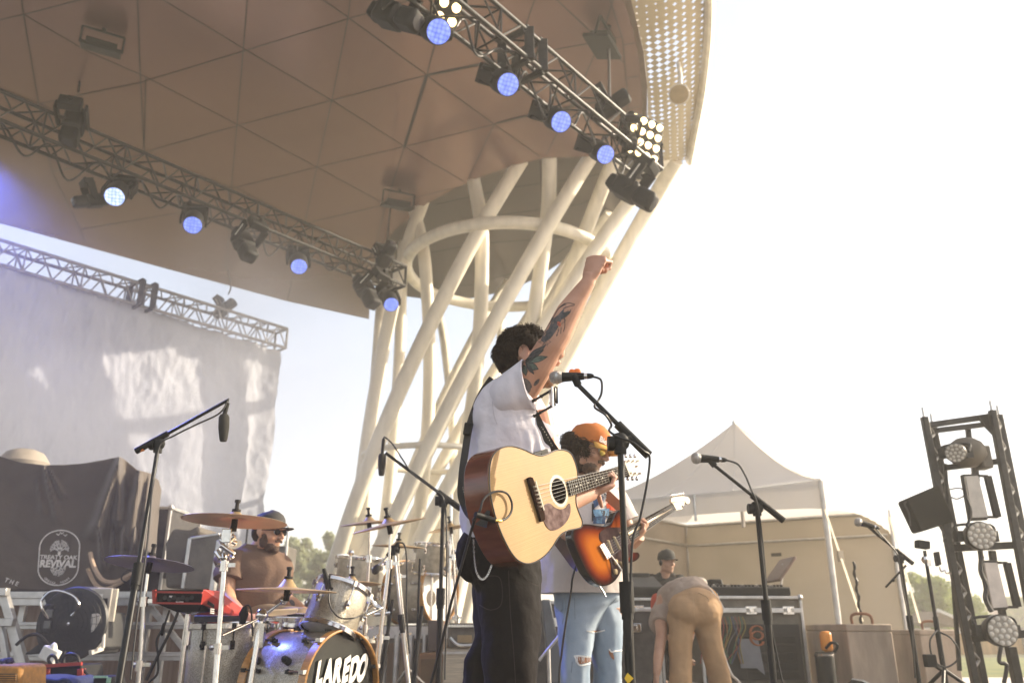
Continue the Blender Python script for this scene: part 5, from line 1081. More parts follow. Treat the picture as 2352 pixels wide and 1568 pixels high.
# ================================================================ microphones and stands
M_GRILL = mat('steel mic grille', (.42,.40,.37), .35, .9, var=.3, scale=300, bump=.8, bscale=420)
M_FOAM = mat('dark foam', (.03,.028,.022), .9, bump=.8, bscale=300)
def mic_stand(name, label, joint, foot, ba, bb, tri=.30, r=.0085, m=M_BLACK, base='tripod', clutch=True, group=None, mb_m=None):
    J = V(joint); g = V((J.x, J.y, 0)) if foot is None else V(foot)
    t_ = thing(name, label, 'microphone stand', g, group=group)
    mb = MB(); mb.cyl(J, J.lerp(g,.55), r, 14); mb.build('upper_pole', m, t_)
    mb = MB(); mb.cyl(J.lerp(g,.42), g+V((0,0,.05)), r*1.5, 14); mb.build('lower_pole', m, t_)
    mb = MB(); q = J.lerp(g,.42); d = (J-g).normalized(); mb.cyl(q-d*.045, q+d*.05, r*2.2, 14); mb.cyl(q-d*.045-d*.02, q-d*.045, r*1.8, 14); mb.build('clutch', M_PLASTIC, t_)
    mb = MB(); D = (bb-ba).normalized(); mb.cyl(J-V((0,0,.035)), J+V((0,0,.004)), r*2.0, 12); mb.ball(J+V((0,0,.005)), (r*3.2,r*2.0,r*3.2), 12); mb.cyl(J+V((-r*4,0,0)), J+V((-r*2,0,0)), r*2.4, 10); mb.build('swivel', M_PLASTIC, t_)
    mb = MB(); mb.cyl(ba, bb, r*.8, 12); mb.build('boom', m, t_)
    mb = MB(); mb.cyl(bb-D*.10, bb, r*1.55, 12); bq = ba + D*(J-ba).dot(D); mb.cyl(bq-D*.06, bq+D*.05, r*1.5, 12); mb.cyl(J, bq, r*1.6, 12); mb.build('boom_grip', M_PLASTIC, t_)
    if base == 'tripod':
        for a in (.6,2.7,4.8):
            mb = MB(); mb.cyl(g+V((0,0,.22)), g+V((math.cos(a)*tri,math.sin(a)*tri,.012)), r, 8); mb.ball(g+V((math.cos(a)*tri,math.sin(a)*tri,.014)), .014, 8); mb.build('leg', m, t_)
    else:
        mb = MB(); mb.lathe(g, (0,0,1), [(0,.13),(.012,.13),(.03,.10),(.035,.02)], 28); mb.build('base_plate', m, t_)
    return t_
def vocal_mic(label, a, b, parent_label=None, s=1.0):
    a, b = V(a), V(b); d = (b-a).normalized(); L = (b-a).length; t_ = thing('microphone', label, 'microphone', a)
    R_ = .0255*s
    mb = MB(); mb.lathe(a-d*.0, d, [(0,R_*.35),(.004,R_*.7),(.013,R_*.95),(.026,R_),(.036,R_*.96),(.046,R_*.80)], 24); mb.build('grille', M_GRILL, t_)
    mb = MB(); mb.lathe(a+d*.023, d, [(0,R_*1.03),(.004,R_*1.05),(.008,R_*1.03)], 24, cap=False); mb.build('ring', M_ALU, t_)
    mb = MB(); mb.lathe(a+d*.046, d, [(0,R_*.80),(.006,R_*.74),(L*.5,R_*.60),(L*.66,R_*.52)], 20); mb.build('handle', M_PLASTIC, t_)
    mb = MB(); mb.lathe(a+d*(.046+L*.66), d, [(0,R_*.44),(L*.09,R_*.44)], 16); mb.build('connector', M_CHROME, t_)
    mb = MB(); mb.lathe(a+d*(.046+L*.75), d, [(0,R_*.46),(L*.12,R_*.40),(L*.2,R_*.22)], 16); mb.build('plug', M_PLASTIC, t_)
    return t_
# centre vocal stand
mic_stand('microphone_stand', 'tall black microphone stand in front of the singer', P(1424,1018,2.72), None, P(1326,882,2.78), P(1490,1045,2.72), r=.0105, base='tripod')
vm = vocal_mic('silver-headed black vocal microphone at the singer\'s mouth', P(1262,867,2.80), P(1338,864,2.78), s=.92)
q = P(1325,872,2.78); mb = MB(); mb.cyl(P(1318,862,2.78), P(1328,884,2.78), .014); mb.ball(P(1326,882,2.78), .012, 8); mb.build('mic_clip', M_PLASTIC, vm)
t_ = thing('mic_flag_clip', 'orange clip sticking up behind the vocal microphone', 'clip', P(1322,852,2.85))
for x, r_ in ((1314,.010),(1326,.012)): mb = MB(); mb.ball(P(x,853,2.85),(r_*1.2,.006,r_),12); mb.build('petal', mat('orange plastic clip',(.85,.20,.03),.5), t_)
vo_c = [P(1358,864,2.78),P(1380,872,2.78),P(1382,900,2.78),P(1374,920,2.78),P(1366,935,2.74),P(1390,952,2.70),P(1404,975,2.74),P(1400,990,2.70),P(1425,1005,2.69),P(1452,1015,2.68),P(1478,1035,2.68),P(1492,1050,2.7),P(1486,1110,2.7),P(1470,1190,2.7),P(1450,1280,2.7)]
vo_c += [V((vo_c[-1].x-.02,2.72,.3)), V((vo_c[-1].x,2.75,.02))]
cable('microphone_cable', vo_c, .0042, 'black cable looping down from the singer\'s microphone stand')
mb = MB(); q = P(1443,1556,2.70); mb.plate([q+V((-.004,-.016,.016)),q+V((.014,-.016,.0)),q+V((-.004,-.016,-.016)),q+V((-.014,-.016,0))],(0,-.002,0)); tag(mb.build('tape_tag', mat('yellow tape',(.85,.55,.03),.5), smooth=False), 'small yellow tape tag on the centre stand pole', 'tape')
# right vocal stand
mic_stand('microphone_stand', 'black microphone stand in front of the tent with a slanting boom', P(1738,1168,4.2), None, P(1638,1066,4.2), P(1800,1195,4.2), r=.011)
vm2 = vocal_mic('silver-headed vocal microphone in front of the white tent roof', P(1588,1051,4.2), P(1652,1055,4.2), s=1.15)
mb = MB(); mb.cyl(P(1630,1056,4.2), P(1642,1070,4.2), .016); mb.build('mic_clip', M_PLASTIC, vm2)
rc = [P(1668,1056,4.2),P(1695,1066,4.2),P(1712,1092,4.2),P(1726,1125,4.18),P(1740,1160,4.17),P(1752,1250,4.2),P(1766,1400,4.2),P(1790,1530,4.2)]; rc.append(V((rc[-1].x+.05,4.2,.02)))
cable('microphone_cable', rc, .005, 'black cable running down the stand in front of the tent')
# left overhead stand
mic_stand('microphone_stand', 'tall leaning microphone stand with chrome boom at left over the cymbals', P(364,1022,3.7), P(280,1568,3.35)*1.0+V((-.02,0,-.40)), P(525,918,3.7), P(312,1036,3.7), r=.0095, mb_m=M_CHROME)
mb = MB(); a, b_ = P(312,1036,3.7), P(330,1030,3.7); mb.cyl(a,b_,.011); tag(mb.build('orange_tape', mat('orange tape',(.8,.25,.04),.5)), 'ring of orange tape on the left boom end', 'tape')
def cond_mic(label, top, px, py0, py1, Y, r=.024):
    t_ = thing('condenser_microphone', label, 'microphone', P(px,py0,Y))
    a = P(px,py0,Y); b = P(px-2,py1,Y); d = (b-a).normalized(); L=(b-a).length
    mb = MB(); mb.lathe(a, d, [(0,r*.75),(.012,r),(L*.5,r*1.02),(L*.92,r*.75),(L,r*.6)], 20); mb.build('foam_cover', M_FOAM, t_)
    mb = MB(); mb.cyl(V(top), a+d*.005, r*.42, 12); mb.build('body', M_PLASTIC, t_)
    return t_
cond_mic('black foam covered microphone hanging from the tall left boom', P(523,925,3.7), 515, 952, 1013, 3.7, .024)
cable('microphone_cable', [P(525,915,3.7),P(505,948,3.68),P(450,975,3.68),P(400,1000,3.68),P(368,1022,3.68),P(352,1100,3.62),P(338,1250,3.55),P(315,1420,3.45),P(300,1560,3.4)], .004, 'thin cable taped along the tall left stand')
# middle overhead stand
mic_stand('microphone_stand', 'dark microphone stand with a long boom left of the singer', P(1018,1150,5.0), None, P(886,1040,5.0), P(1058,1168,5.0), r=.012)
cond_mic('black foam covered microphone hanging left of the acoustic guitar', P(881,1008,5.0), 878, 1042, 1092, 5.0, .024)
cable('microphone_cable', [P(881,1010,5.0),P(884,1004,5.0),P(902,1020,5.0),P(925,1055,4.98),P(950,1090,4.98),P(1000,1125,4.98),P(1022,1160,4.98),P(1026,1300,4.98),P(1022,1560,4.98)], .005, 'thin cable wound along the middle boom and down its pole')
# small drum microphones
k_ = mic_stand('microphone_stand', 'short grey microphone stand behind the tall cymbal stand', P(905,1262,5.6), V((P(955,1480,5.6).x,5.6,0)), P(868,1300,5.6), P(915,1248,5.6), r=.009, m=M_ALU)
mb = MB(); mb.ball(P(864,1307,5.6),(.026,.024,.036),14,(0,.5,0)); tag(mb.build('foam_microphone', M_FOAM), 'small oval black foam microphone beside the tall cymbal stand', 'microphone')
cable('microphone_cable', [P(912,1246,5.6),P(928,1250,5.6),P(934,1290,5.6),P(934,1400,5.6),P(940,1500,5.6)], .006, 'cable hanging from the short grey stand')
mb = MB(); a, b_ = D2(1245,628,4.7), D2(1285,790,4.7); mb.tube([a,a.lerp(b_,.4),b_],[.010,.016,.018],10); mb.cyl(b_,D2(1320,800,4.7),.012); tag(mb.build('drum_microphone', M_PLASTIC), 'black clip-on microphone standing up at the rack tom rim', 'microphone')
mb = MB(); a, b_ = D2(598,940,4.7), D2(575,1085,4.7); mb.tube([a,a.lerp(b_,.4),b_],[.012,.026,.016],10); tag(mb.build('drum_microphone', M_PLASTIC), 'black clip-on microphone over the floor tom', 'microphone')
cable('microphone_cable', [D2(598,935,4.7),D2(630,930,4.7),D2(650,980,4.7),D2(655,1060,4.7),D2(662,1180,4.7)], .005, 'small looped cable of the floor tom microphone')
cable('microphone_cable', [D2(1290,800,4.66),D2(1288,900,4.63),D2(1320,980,4.62),D2(1390,1035,4.62),D2(1500,1030,4.64),D2(1600,985,4.8),D2(1700,955,4.9)], .004, 'thin cable curving across the rack tom')
for (x0,y0,x1,y1,Y) in ((890,1455,872,1568,6.6),(958,1470,950,1568,6.6)):
    a, b_ = P(x0,y0,Y),P(x1,y1,Y); t_ = thing('folded_stand', {890:'folded black stand leaning behind the tall cymbal stand',958:'folded black stand next to the brown speaker cabinet'}[x0], 'stand', V((b_.x,Y,0))); mb = MB(); mb.cyl(a,b_,.02); mb.cyl(a+V((.03,0,.25)),b_,.014); mb.cyl(a+V((0,0,.6)),a,.010); mb.build('tubes', M_PLASTIC, t_)
# far right stands
mic_stand('microphone_stand', 'thin black microphone stand between the two concrete blocks', K(440,893,6.4), None, K(322,770,6.4), K(508,921,6.4), r=.011)
vm3 = vocal_mic('small microphone in front of the right tent opening', K(193,690,6.4), K(300,722,6.4), s=1.3)
mb = MB(); mb.cyl(K(262,715,6.4), K(325,772,6.4), .012); mb.build('mic_clip', M_PLASTIC, vm3)
mb = MB(); mb.cyl(K(360,1048,6.4), K(470,930,6.4), .008); mb.ball(K(400,1010,6.4),.014,8); tag(mb.build('counter_rod', M_BLACK), 'short black rod crossing the thin stand between the concrete blocks', 'rod')
cable('microphone_cable', [K(300,722,6.4),K(330,760,6.38),K(410,850,6.38),K(430,900,6.38),K(452,1050,6.38),K(500,1300,6.38),K(520,1540,6.38)], .006, 'cable along the thin stand between the concrete blocks')
q = K(570,850,6.0); t_ = thing('light_stand', 'black tripod stand with a small square head left of the lighting tower', 'stand', V((q.x,q.y,0)))
mb = MB(); mb.cyl(q,V((q.x,q.y,.35)),.012); mb.build('upper_pole', M_BLACK, t_)
mb = MB(); mb.cyl(q.lerp(V((q.x,q.y,0)),.4),V((q.x,q.y,.22)),.018); mb.build('lower_pole', M_BLACK, t_)
mb = MB(); mb.box(K(558,818,6.0),(.085,.07,.055),(0,.15,0)); mb.build('head', M_PLASTIC, t_, bevel=.006)
mb = MB(); mb.ball(K(575,900,6.0),.03,8); mb.box(K(590,915,6.0),(.03,.03,.05)); mb.build('knob', M_CHROME, t_)
for a in (-.1,2.0,4.1): mb = MB(); mb.cyl(V((q.x,q.y,.33)),V((q.x+.42*math.cos(a),q.y+.42*math.sin(a),.02)),.013); mb.ball((q.x+.42*math.cos(a),q.y+.42*math.sin(a),.02),.02,8); mb.build('leg', M_BLACK, t_)
mb = MB(); c_ = K(600,1445,5.9); mb.box(c_,(.07,.06,.08)); mb.bar(c_,K(660,1490,5.95),.03); tag(mb.build('leg_bracket', M_PLASTIC, bevel=.006), 'black bracket at the foot of the tripod stand near the lighting tower', 'bracket')
cable('power_cable', [K(640,1280,5.95),K(600,1340,5.9),K(620,1440,5.9),K(690,1480,5.9),K(760,1420,5.9),K(720,1330,5.9),K(650,1290,5.95)], .006, 'thin cable looping around the tripod stand')
q = K(185,910,8.6); t_ = thing('cable_pole', 'slim dark pole wrapped in cable beside the tent post', 'pole', V((q.x,8.6,0))); mb = MB(); mb.cyl(V((q.x,8.6,0)),q,.009); mb.tube([q.lerp(V((q.x,8.6,0)),k/20*.5)+V((.012*math.sin(k*1.3),.012*math.cos(k*1.3),0)) for k in range(21)],.012,6); mb.build('pole', M_BLACK, t_)
# ================================================================ people: helpers
from mathutils.bvhtree import BVHTree
def skinmat(name, c, c2): 
    m = mat(name, c, .5, col2=c2, scale=14, bump=.05, bscale=220, sss=.10); return m
M_SKIN = skinmat('skin', (.50,.27,.18), (.58,.33,.23)); M_SKIN2 = skinmat('skin tanned', (.42,.23,.15), (.50,.29,.19))
M_HAIR = mat('dark brown hair', (.016,.009,.006), .65, col2=(.04,.023,.013), scale=60, spec=.2)
M_EYE = mat('eye white', (.7,.68,.65), .2); M_LIP = mat('lips', (.42,.16,.12), .45)
def BV(o):
    bpy.context.view_layer.update(); dg = bpy.context.evaluated_depsgraph_get(); e = o.evaluated_get(dg); me = e.to_mesh()
    vs = [v.co.copy() for v in me.vertices]; fs = [tuple(p.vertices) for p in me.polygons]; e.to_mesh_clear(); return BVHTree.FromPolygons(vs, fs)
def hit(bv, px, py, off=.0012, bump=None):
    d = ray(px, py).normalized(); r = bv.ray_cast(CAM, d)
    if r[0] is None: return None
    n = r[1]; n = n if n.dot(d) < 0 else -n
    return r[0] + n*off
def stroke_on(mb, bv, pts, w_, off=.0012, sub=6):
    q = []
    for x, y in [(p_.x, p_.y) for p_ in smooth_path([V((a[0],a[1],0)) for a in pts], sub)]:
        h = hit(bv, x, y, off)
        if h is not None: q.append(h)
    q = [p_ for i, p_ in enumerate(q) if i == 0 or (p_-q[i-1]).length > 1e-4]
    for i in range(len(q)-1):
        if (q[i+1]-q[i]).length > .03: continue
        d = (q[i+1]-q[i]).normalized(); vd = (q[i]-CAM).normalized(); a = d.cross(vd).normalized()*w_/2; e = d*w_*.2
        o = len(mb.v); mb.v += [q[i]-a-e, q[i+1]-a+e, q[i+1]+a+e, q[i]+a-e]; mb.f.append((o,o+1,o+2,o+3))
def leaf_on(mb, bv, b, t, w_, off=.0008, n=8):
    b = V((*b,0)); t = V((*t,0)); d = (t-b); a = V((-d.y,d.x,0)).normalized()
    rows = []
    for i in range(n+1):
        s_ = i/n; ww = w_*math.sin(math.pi*min(1,.08+.92*s_))**.7 if i < n else .3
        rows.append([hit(bv, *(b+d*s_+a*ww*k)[:2], off) for k in (-1,-.33,.33,1)])
    for i in range(n):
        for k in range(3):
            q = [rows[i][k],rows[i][k+1],rows[i+1][k+1],rows[i+1][k]]
            if all(x is not None for x in q) and max((q[j]-q[j-1]).length for j in range(4)) < .04:
                o = len(mb.v); mb.v += q; mb.f.append((o,o+1,o+2,o+3))
def patch_on(mb, bv, quad, n=10, off=.001):
    p_ = [V((*q,0)) for q in quad]; R_ = [[None]*(n+1) for _ in range(n+1)]
    for i in range(n+1):
        for j in range(n+1):
            a = p_[0].lerp(p_[1], i/n); b = p_[3].lerp(p_[2], i/n); q = a.lerp(b, j/n); R_[i][j] = hit(bv, q.x, q.y, off)
    for i in range(n):
        for j in range(n):
            q = [R_[i][j],R_[i+1][j],R_[i+1][j+1],R_[i][j+1]]
            if all(x is not None for x in q) and max((q[k]-q[k-1]).length for k in range(4)) < .06:
                o = len(mb.v); mb.v += q; mb.f.append((o,o+1,o+2,o+3))
def hframe(C, f, up=(0,0,1)):
    f = V(f).normalized(); x = f.cross(V(up)).normalized(); u = x.cross(f)
    return Matrix(((x.x,f.x,u.x,C.x),(x.y,f.y,u.y,C.y),(x.z,f.z,u.z,C.z),(0,0,0,1)))
def head(mb, M, s=1.0, nose=1.0):
    r = M.to_3x3()
    def b(c, rr, rot=None): mb.ball(M @ (V(c)*s), tuple(k*s for k in rr), 20, r if rot is None else r @ Euler(rot).to_matrix())
    b((0,-.018,.032),(.076,.098,.086)); b((0,.030,-.015),(.062,.060,.085)); b((0,.030,.045),(.064,.062,.055))
    b((0,.040,-.070),(.050,.048,.040)); b((0,.074,-.094),(.022,.020,.018))
    for k in (-1,1):
        b((k*.040,.052,-.022),(.026,.030,.024)); b((k*.030,.072,.034),(.028,.018,.011)); b((k*.052,-.0,-.055),(.018,.035,.035))
        b((k*.079,-.008,.0),(.007,.019,.031),(.15,0,-k*.35)); b((k*.076,.004,-.026),(.006,.009,.011))
        mb.tube([M @ (V((k*(.080+.006*math.sin(a)), -.010+.018*math.cos(a)*-1, .002+.030*math.sin(a)))*s) for a in [j*.45-.6 for j in range(10)]], .0045*s, 7)
    mb.tube([M @ (V(q)*s) for q in ((0,.086,.030),(0,.100,.006),(0,.116*nose,-.018),(0,.108,-.026))], [.008*s,.009*s,.0125*s,.009*s], 12)
    for k in (-1,1): b((k*.012,.099,-.021),(.009,.010,.008))
    mb.tube([M @ (V(q)*s) for q in ((-.024,.080,-.052),(-.01,.092,-.049),(0,.094,-.050),(.01,.092,-.049),(.024,.080,-.052))], .0055*s, 8)
    mb.tube([M @ (V(q)*s) for q in ((-.020,.080,-.062),(0,.091,-.063),(.020,.080,-.062))], .0065*s, 8)
def eyes(M, par, s=1.0):
    for k in (-1,1):
        mb = MB(); mb.ball(M @ (V((k*.031,.077,.012))*s), .0125*s, 12); e = mb.build('eye', M_EYE, par)
        mb = MB(); mb.ball(M @ (V((k*.031,.0875,.012))*s), (.0055*s,.003*s,.0055*s), 10, M.to_3x3()); mb.build('iris', mat('iris',(.05,.03,.02),.1), e)
def hand(mb, W, D, S_, N, curls, s=1.0, thumb=((.55,-.75,-.1),(.8,-.35,-.5),(.9,-.0,-.6)), spread=.0205, lens=None):
    D = V(D).normalized(); S_ = V(S_); S_ = (S_-D*S_.dot(D)).normalized(); N = V(N); N = D.cross(S_) if D.cross(S_).dot(N) > 0 else -D.cross(S_)
    W = V(W)
    rings = []
    for t_, w_, th in ((-.02,.026,.020),(0,.027,.019),(.03,.038,.018),(.065,.043,.016),(.088,.042,.013),(.095,.036,.009)):
        c = W+D*t_*s; rings.append([c+(S_*math.cos(a)*w_+N*math.sin(a)*th)*s for a in [2*math.pi*k/16 for k in range(16)]])
    mb.loop(rings)
    L0 = lens or ((.045,.026,.021),(.049,.030,.022),(.045,.028,.021),(.036,.021,.018))
    for i in range(4):
        b = W + D*(.086 - (.004,.0,.003,.010)[i])*s + S_*(i-1.5)*spread*s; d = D.copy()+S_*(i-1.5)*.05; ang = 0; pts = [b-D*.02*s, b]; rr = [.0095,.0100]
        for j in range(3):
            ang += math.radians(curls[i][j]); dd = d.normalized()*math.cos(ang) - N*math.sin(ang)
            b = b + dd*L0[i][j]*s; pts.append(b); rr.append((.0092,.0085,.0065)[j])
        mb.tube(pts, [k*s for k in rr], 10); 
        for p_, q in zip(pts[1:], rr[1:]): mb.ball(p_, q*s*1.12, 10)
    b = W + D*.018*s - S_*.022*s - N*.004*s; pts = [b]; rr = [.015]
    for j, (a1,a2,a3) in enumerate(thumb):
        b = b + (D*a1+S_*a2+N*a3).normalized()*(.040,.032,.026)[j]*s; pts.append(b); rr.append((.0125,.0105,.008)[j])
    mb.tube(pts, [k*s for k in rr], 10)
    for p_, q in zip(pts, rr): mb.ball(p_, q*s*1.02, 10)
    return [D, S_, N]
def loftg(mb, rings, nr=50, ns=72, fold=None, expo=2.3, cap=True):
    """rings: (centre, side half-vector, depth half-vector)"""
    c = smooth_path([r[0] for r in rings], 12); a = smooth_path([V(r[1]) for r in rings], 12); b = smooth_path([V(r[2]) for r in rings], 12); m = len(c); out_ = []
    for i in range(m):
        t_ = i/(m-1); ring = []
        for k in range(ns):
            th = 2*math.pi*k/ns; cs, sn = math.cos(th), math.sin(th)
            x = math.copysign(abs(cs)**(2/expo), cs); y = math.copysign(abs(sn)**(2/expo), sn)
            f = 1+(fold(th, t_) if fold else 0); ring.append(c[i]+a[i]*x*f+b[i]*y*f)
        out_.append(ring)
    if cap: mb.loop(out_)
    else:
        o = len(mb.v)
        for r_ in out_: mb.v += r_
        for i in range(m-1):
            for k in range(ns):
                k2 = (k+1)%ns; mb.f.append((o+i*ns+k,o+i*ns+k2,o+(i+1)*ns+k2,o+(i+1)*ns+k))
    return out_
def nfold(sc_, am, seed=0, zs=1.0):
    return lambda th, t_: am*noise.noise(V((math.cos(th)*sc_, math.sin(th)*sc_, t_*sc_*zs+seed))) + am*.5*noise.noise(V((math.cos(th)*sc_*2.5, math.sin(th)*sc_*2.5, t_*sc_*zs*2+seed+9)))
def shoe(par, g, d, m, s=1.0):
    d = V(d).normalized(); mb = MB(); g = V((g[0],g[1],0)); S_ = V((-d.y,d.x,0))
    mb.loop([[g+d*x*s+V((0,0,z0))+ (S_*math.cos(a)*w_+V((0,0,1))*(math.sin(a)*h))*s for a in [2*math.pi*k/14 for k in range(14)]] for x,w_,h,z0 in ((-.09,.02,.03,.04),(-.07,.036,.045,.05),(0,.042,.055,.058),(.07,.046,.038,.042),(.14,.045,.028,.032),(.18,.03,.018,.024),(.19,.01,.01,.02))]); mb.build('shoe', m, par)
def curls_hair(M, s, n, seed, reg, L=(.03,.07), rad=.0022, curl=.008, m=M_HAIR, par=None, name='hair', drop=.6, base=1.02, cap=None, lift=.35, flow=(0,-.5,-.8)):
    random.seed(seed); mb = MB(); k = 0; r3 = M.to_3x3()
    if cap: cap(mb)
    while k < n:
        d = V((random.gauss(0,1),random.gauss(0,1),random.gauss(0,1))).normalized(); p_ = V((d.x*.079*base, -.018+d.y*.101*base, .032+d.z*.089*base))
        if not reg(p_): continue
        k += 1; cl_ = V((noise.noise(p_*28), noise.noise(p_*28+V((9,0,0))), noise.noise(p_*28+V((0,9,0)))))*1.9
        ln_ = random.uniform(*L)*s*(1+.5*cl_.x); P0 = M @ (p_*s); t0 = V(flow)*drop*1.3+cl_+V((random.gauss(0,.16),random.gauss(0,.16),random.gauss(0,.16))); t0 = (t0-d*t0.dot(d)).normalized()
        dd = (r3 @ d).normalized(); t1 = (r3 @ t0).normalized(); b1 = dd.cross(t1); ph = cl_.y*4+random.uniform(-.5,.5); pts = []
        for j in range(8):
            u = j/7; w_ = 7.5*u+ph; pts.append(P0 - dd*.003 + dd*ln_*lift*math.sin(min(1,u*1.3)*1.7)*.6 - dd*ln_*ln_*u*u*2.5 + t1*u*ln_*.85 + (dd*math.cos(w_)+b1*math.sin(w_))*curl*s*min(1,u*1.8))
        mb.tube(pts, [rad*1.1]*3+[rad]*3+[rad*.7,rad*.2], 4)
    return mb.build(name, m, par)
# ================================================================ the singer
def S_(x, y, Y): return P(x, y, Y)
singer = thing('person', 'singer in white T-shirt and black trousers raising a tattooed fist while holding the acoustic guitar', 'person', (-.03, 3.0, 0))
HM = hframe(S_(1214,826,3.03), (.985,-.12,.0), (-.03,0,1)); mb = MB(); head(mb, HM, 1.0)
mb.tube([S_(1208,850,3.03),S_(1192,885,3.03),S_(1178,915,3.03)],[.052,.055,.07],18)
# torso core and legs under the clothes
tor = [(1178,905,.08,.07),(1172,940,.13,.09),(1170,1000,.13,.10),(1165,1100,.125,.10),(1158,1200,.125,.10),(1155,1290,.13,.105)]
mb.loop([[S_(x,y,3.02)+V((.62,.78,0))*math.cos(a)*w_*.9+V((.78,-.62,0))*math.sin(a)*d_*.9 for a in [2*math.pi*k/20 for k in range(20)]] for x,y,w_,d_ in tor])
for hx, kx, Yk, fx in ((1165,1172,2.93,.0),(1155,1112,3.12,-.13)):
    h = S_(hx,1290,3.02); k_ = S_(kx,1540,Yk); f = V((k_.x+fx*.2, Yk+.03, .09)); mb.tube([h, h.lerp(k_,.5), k_, k_.lerp(f,.45), f],([.085,.07,.052,.05,.036] if fx == 0 else [.07,.05,.04,.04,.034]),16); mb.tube([f, f+V((.10,-.06,-.055))],[.036,.03],12)
# raised right arm
EL = S_(1270,790,2.86); WR = S_(1351,648,2.80); SH = S_(1196,905,2.98)
mb.tube([SH, S_(1214,880,2.95), S_(1240,836,2.90), S_(1260,802,2.87), EL, S_(1284,764,2.85), S_(1306,718,2.83), S_(1330,680,2.815), WR, S_(1356,632,2.80)],
        [.058,.055,.055,.052,.049,.051,.047,.036,(.027),(.026)],22)
mb.ball(S_(1281,806,2.875),(.028,.03,.034),14)
hd = V((.36,0,.93)).normalized()
hand(mb, S_(1353,641,2.80), hd, V((.70,-.60,-.27)), V((-.6,-.75,.1)), [(72,92,60),(68,95,60),(66,95,60),(66,95,55)], 1.06, thumb=((.62,-.25,-.75),(.72,.35,-.72),(.3,.9,-.35)), spread=.0232)
# left arm and fretting hand
G0 = P(1215,1160,2.78); GN = V((.785,-.615,.07)).normalized()
GT = V((.615,.785,0)).normalized(); GU = GT.cross(GN).normalized(); GU = GU if GU.z > 0 else -GU
def g(x, y, off=0.0): return PL(1016+x*.3704, 987.8+y*.3704, G0, GN) + GN*off
NK0, NK1 = g(1040,282), g(1110,258); ND = (NK1-NK0).normalized()
Wl = g(1000,375,-.05); mb.tube([S_(1235,945,3.2), S_(1262,1050,3.22), S_(1300,1165,3.12), g(905,420,-.09), Wl],[.055,.05,.043,.040,.028],18); mb.ball(S_(1300,1165,3.12),.045,14)
hD = (g(1062,340,-.005)-Wl).normalized(); 
hand(mb, Wl, hD, -ND*1.0+V((0,0,.0)), GN*.8+V((.4,0,-.6)), [(25,75,60),(30,70,60),(35,75,60),(45,80,60)], .98, thumb=((.35,-.3,.1),(.1,-.2,.9),(.0,-.2,.95)))
body = mb.build('body', M_SKIN, singer, voxel=.003, relax=2)
# second pass: explicit fretting fingers in front of the neck are part of the same body mesh
eyes(HM, singer)
bvs = BV(body)
def T(x, y): return (1053.7+x*.24, 555+y*.24)
M_INK = mat('tattoo ink', (.055,.06,.06), .6, var=.3, scale=60); M_INKG = mat('green grey tattoo ink', (.13,.17,.14), .6, var=.25, scale=80); M_INKD = mat('shaded tattoo ink', (.16,.13,.12), .6, col2=(.07,.075,.08), scale=140)
mb = MB(); mg = MB(); md = MB()
for b, t_, w_, kind in (((640,1160),(835,985),24,1),((655,1150),(850,1098),26,0),((650,1170),(762,1218),30,0),((625,1180),(645,1280),22,0),((605,1160),(598,1265),18,1),((665,1130),(785,1010),22,1),((640,1140),(815,1035),18,1),((645,1165),(720,1265),16,1)):
    (mg if kind == 0 else md).v; leaf_on(mg if kind == 0 else md, bvs, T(*b), T(*t_), w_*.24)
    bx_, by_ = T(*b); tx_, ty_ = T(*t_); dx, dy = tx_-bx_, ty_-by_; L_ = math.hypot(dx,dy); nx_, ny_ = -dy/L_*w_*.24, dx/L_*w_*.24
    for k in (-1,1): stroke_on(mb, bvs, [(bx_,by_),(bx_+dx*.25+nx_*k*.8,by_+dy*.25+ny_*k*.8),(bx_+dx*.6+nx_*k,by_+dy*.6+ny_*k),(tx_,ty_)], .0022, .0016)
    stroke_on(mb, bvs, [(bx_,by_),(tx_-dx*.1,ty_-dy*.1)], .0012, .0016, 5)
leaf_on(md, bvs, T(600,1310), T(700,1395), 8); leaf_on(md, bvs, T(640,1320), T(672,1445), 8.5); leaf_on(md, bvs, T(720,1375), T(772,1310), 4)
leaf_on(md, bvs, T(790,950), T(900,720), 9.5); leaf_on(md, bvs, T(860,930), T(1010,640), 7); leaf_on(md, bvs, T(900,760), T(1075,665), 6.5); leaf_on(md, bvs, T(800,955), T(935,800), 9)
random.seed(21)
for k in range(20):
    u = random.random(); cx = 815+u*230+random.uniform(-45,55)*(1-u*.4); cy = 930-u*310+random.uniform(-35,55)*(1-u*.5); a = random.random()*3
    pts = [T(cx+random.uniform(-38,38), cy+random.uniform(-40,40)) for _ in range(4)]; stroke_on(mb, bvs, pts, .0013, .0018, 5)
for pts in ([(960,640),(1040,590),(1110,600)],[(1000,640),(1060,620),(1108,608)],[(1020,720),(1075,650)],[(1010,700),(1015,800),(1000,860)],[(960,840),(935,900),(945,890)],[(980,820),(975,880)],[(830,850),(900,740),(960,640),(1020,590)]):
    stroke_on(mb, bvs, [T(*q) for q in pts], .0022, .0018)
tt = mb.build('tattoo', M_INK, body, smooth=False, fixn=False); mg.build('tattoo', M_INKG, body, smooth=False, fixn=False); md.build('tattoo', M_INKD, body, smooth=False, fixn=False)
mb = MB(); leaf_on(mb, bvs, T(950,765), T(972,812), 4, .0016); mb.build('tattoo', mat('red tattoo ink',(.5,.12,.06),.5), body, smooth=False, fixn=False)
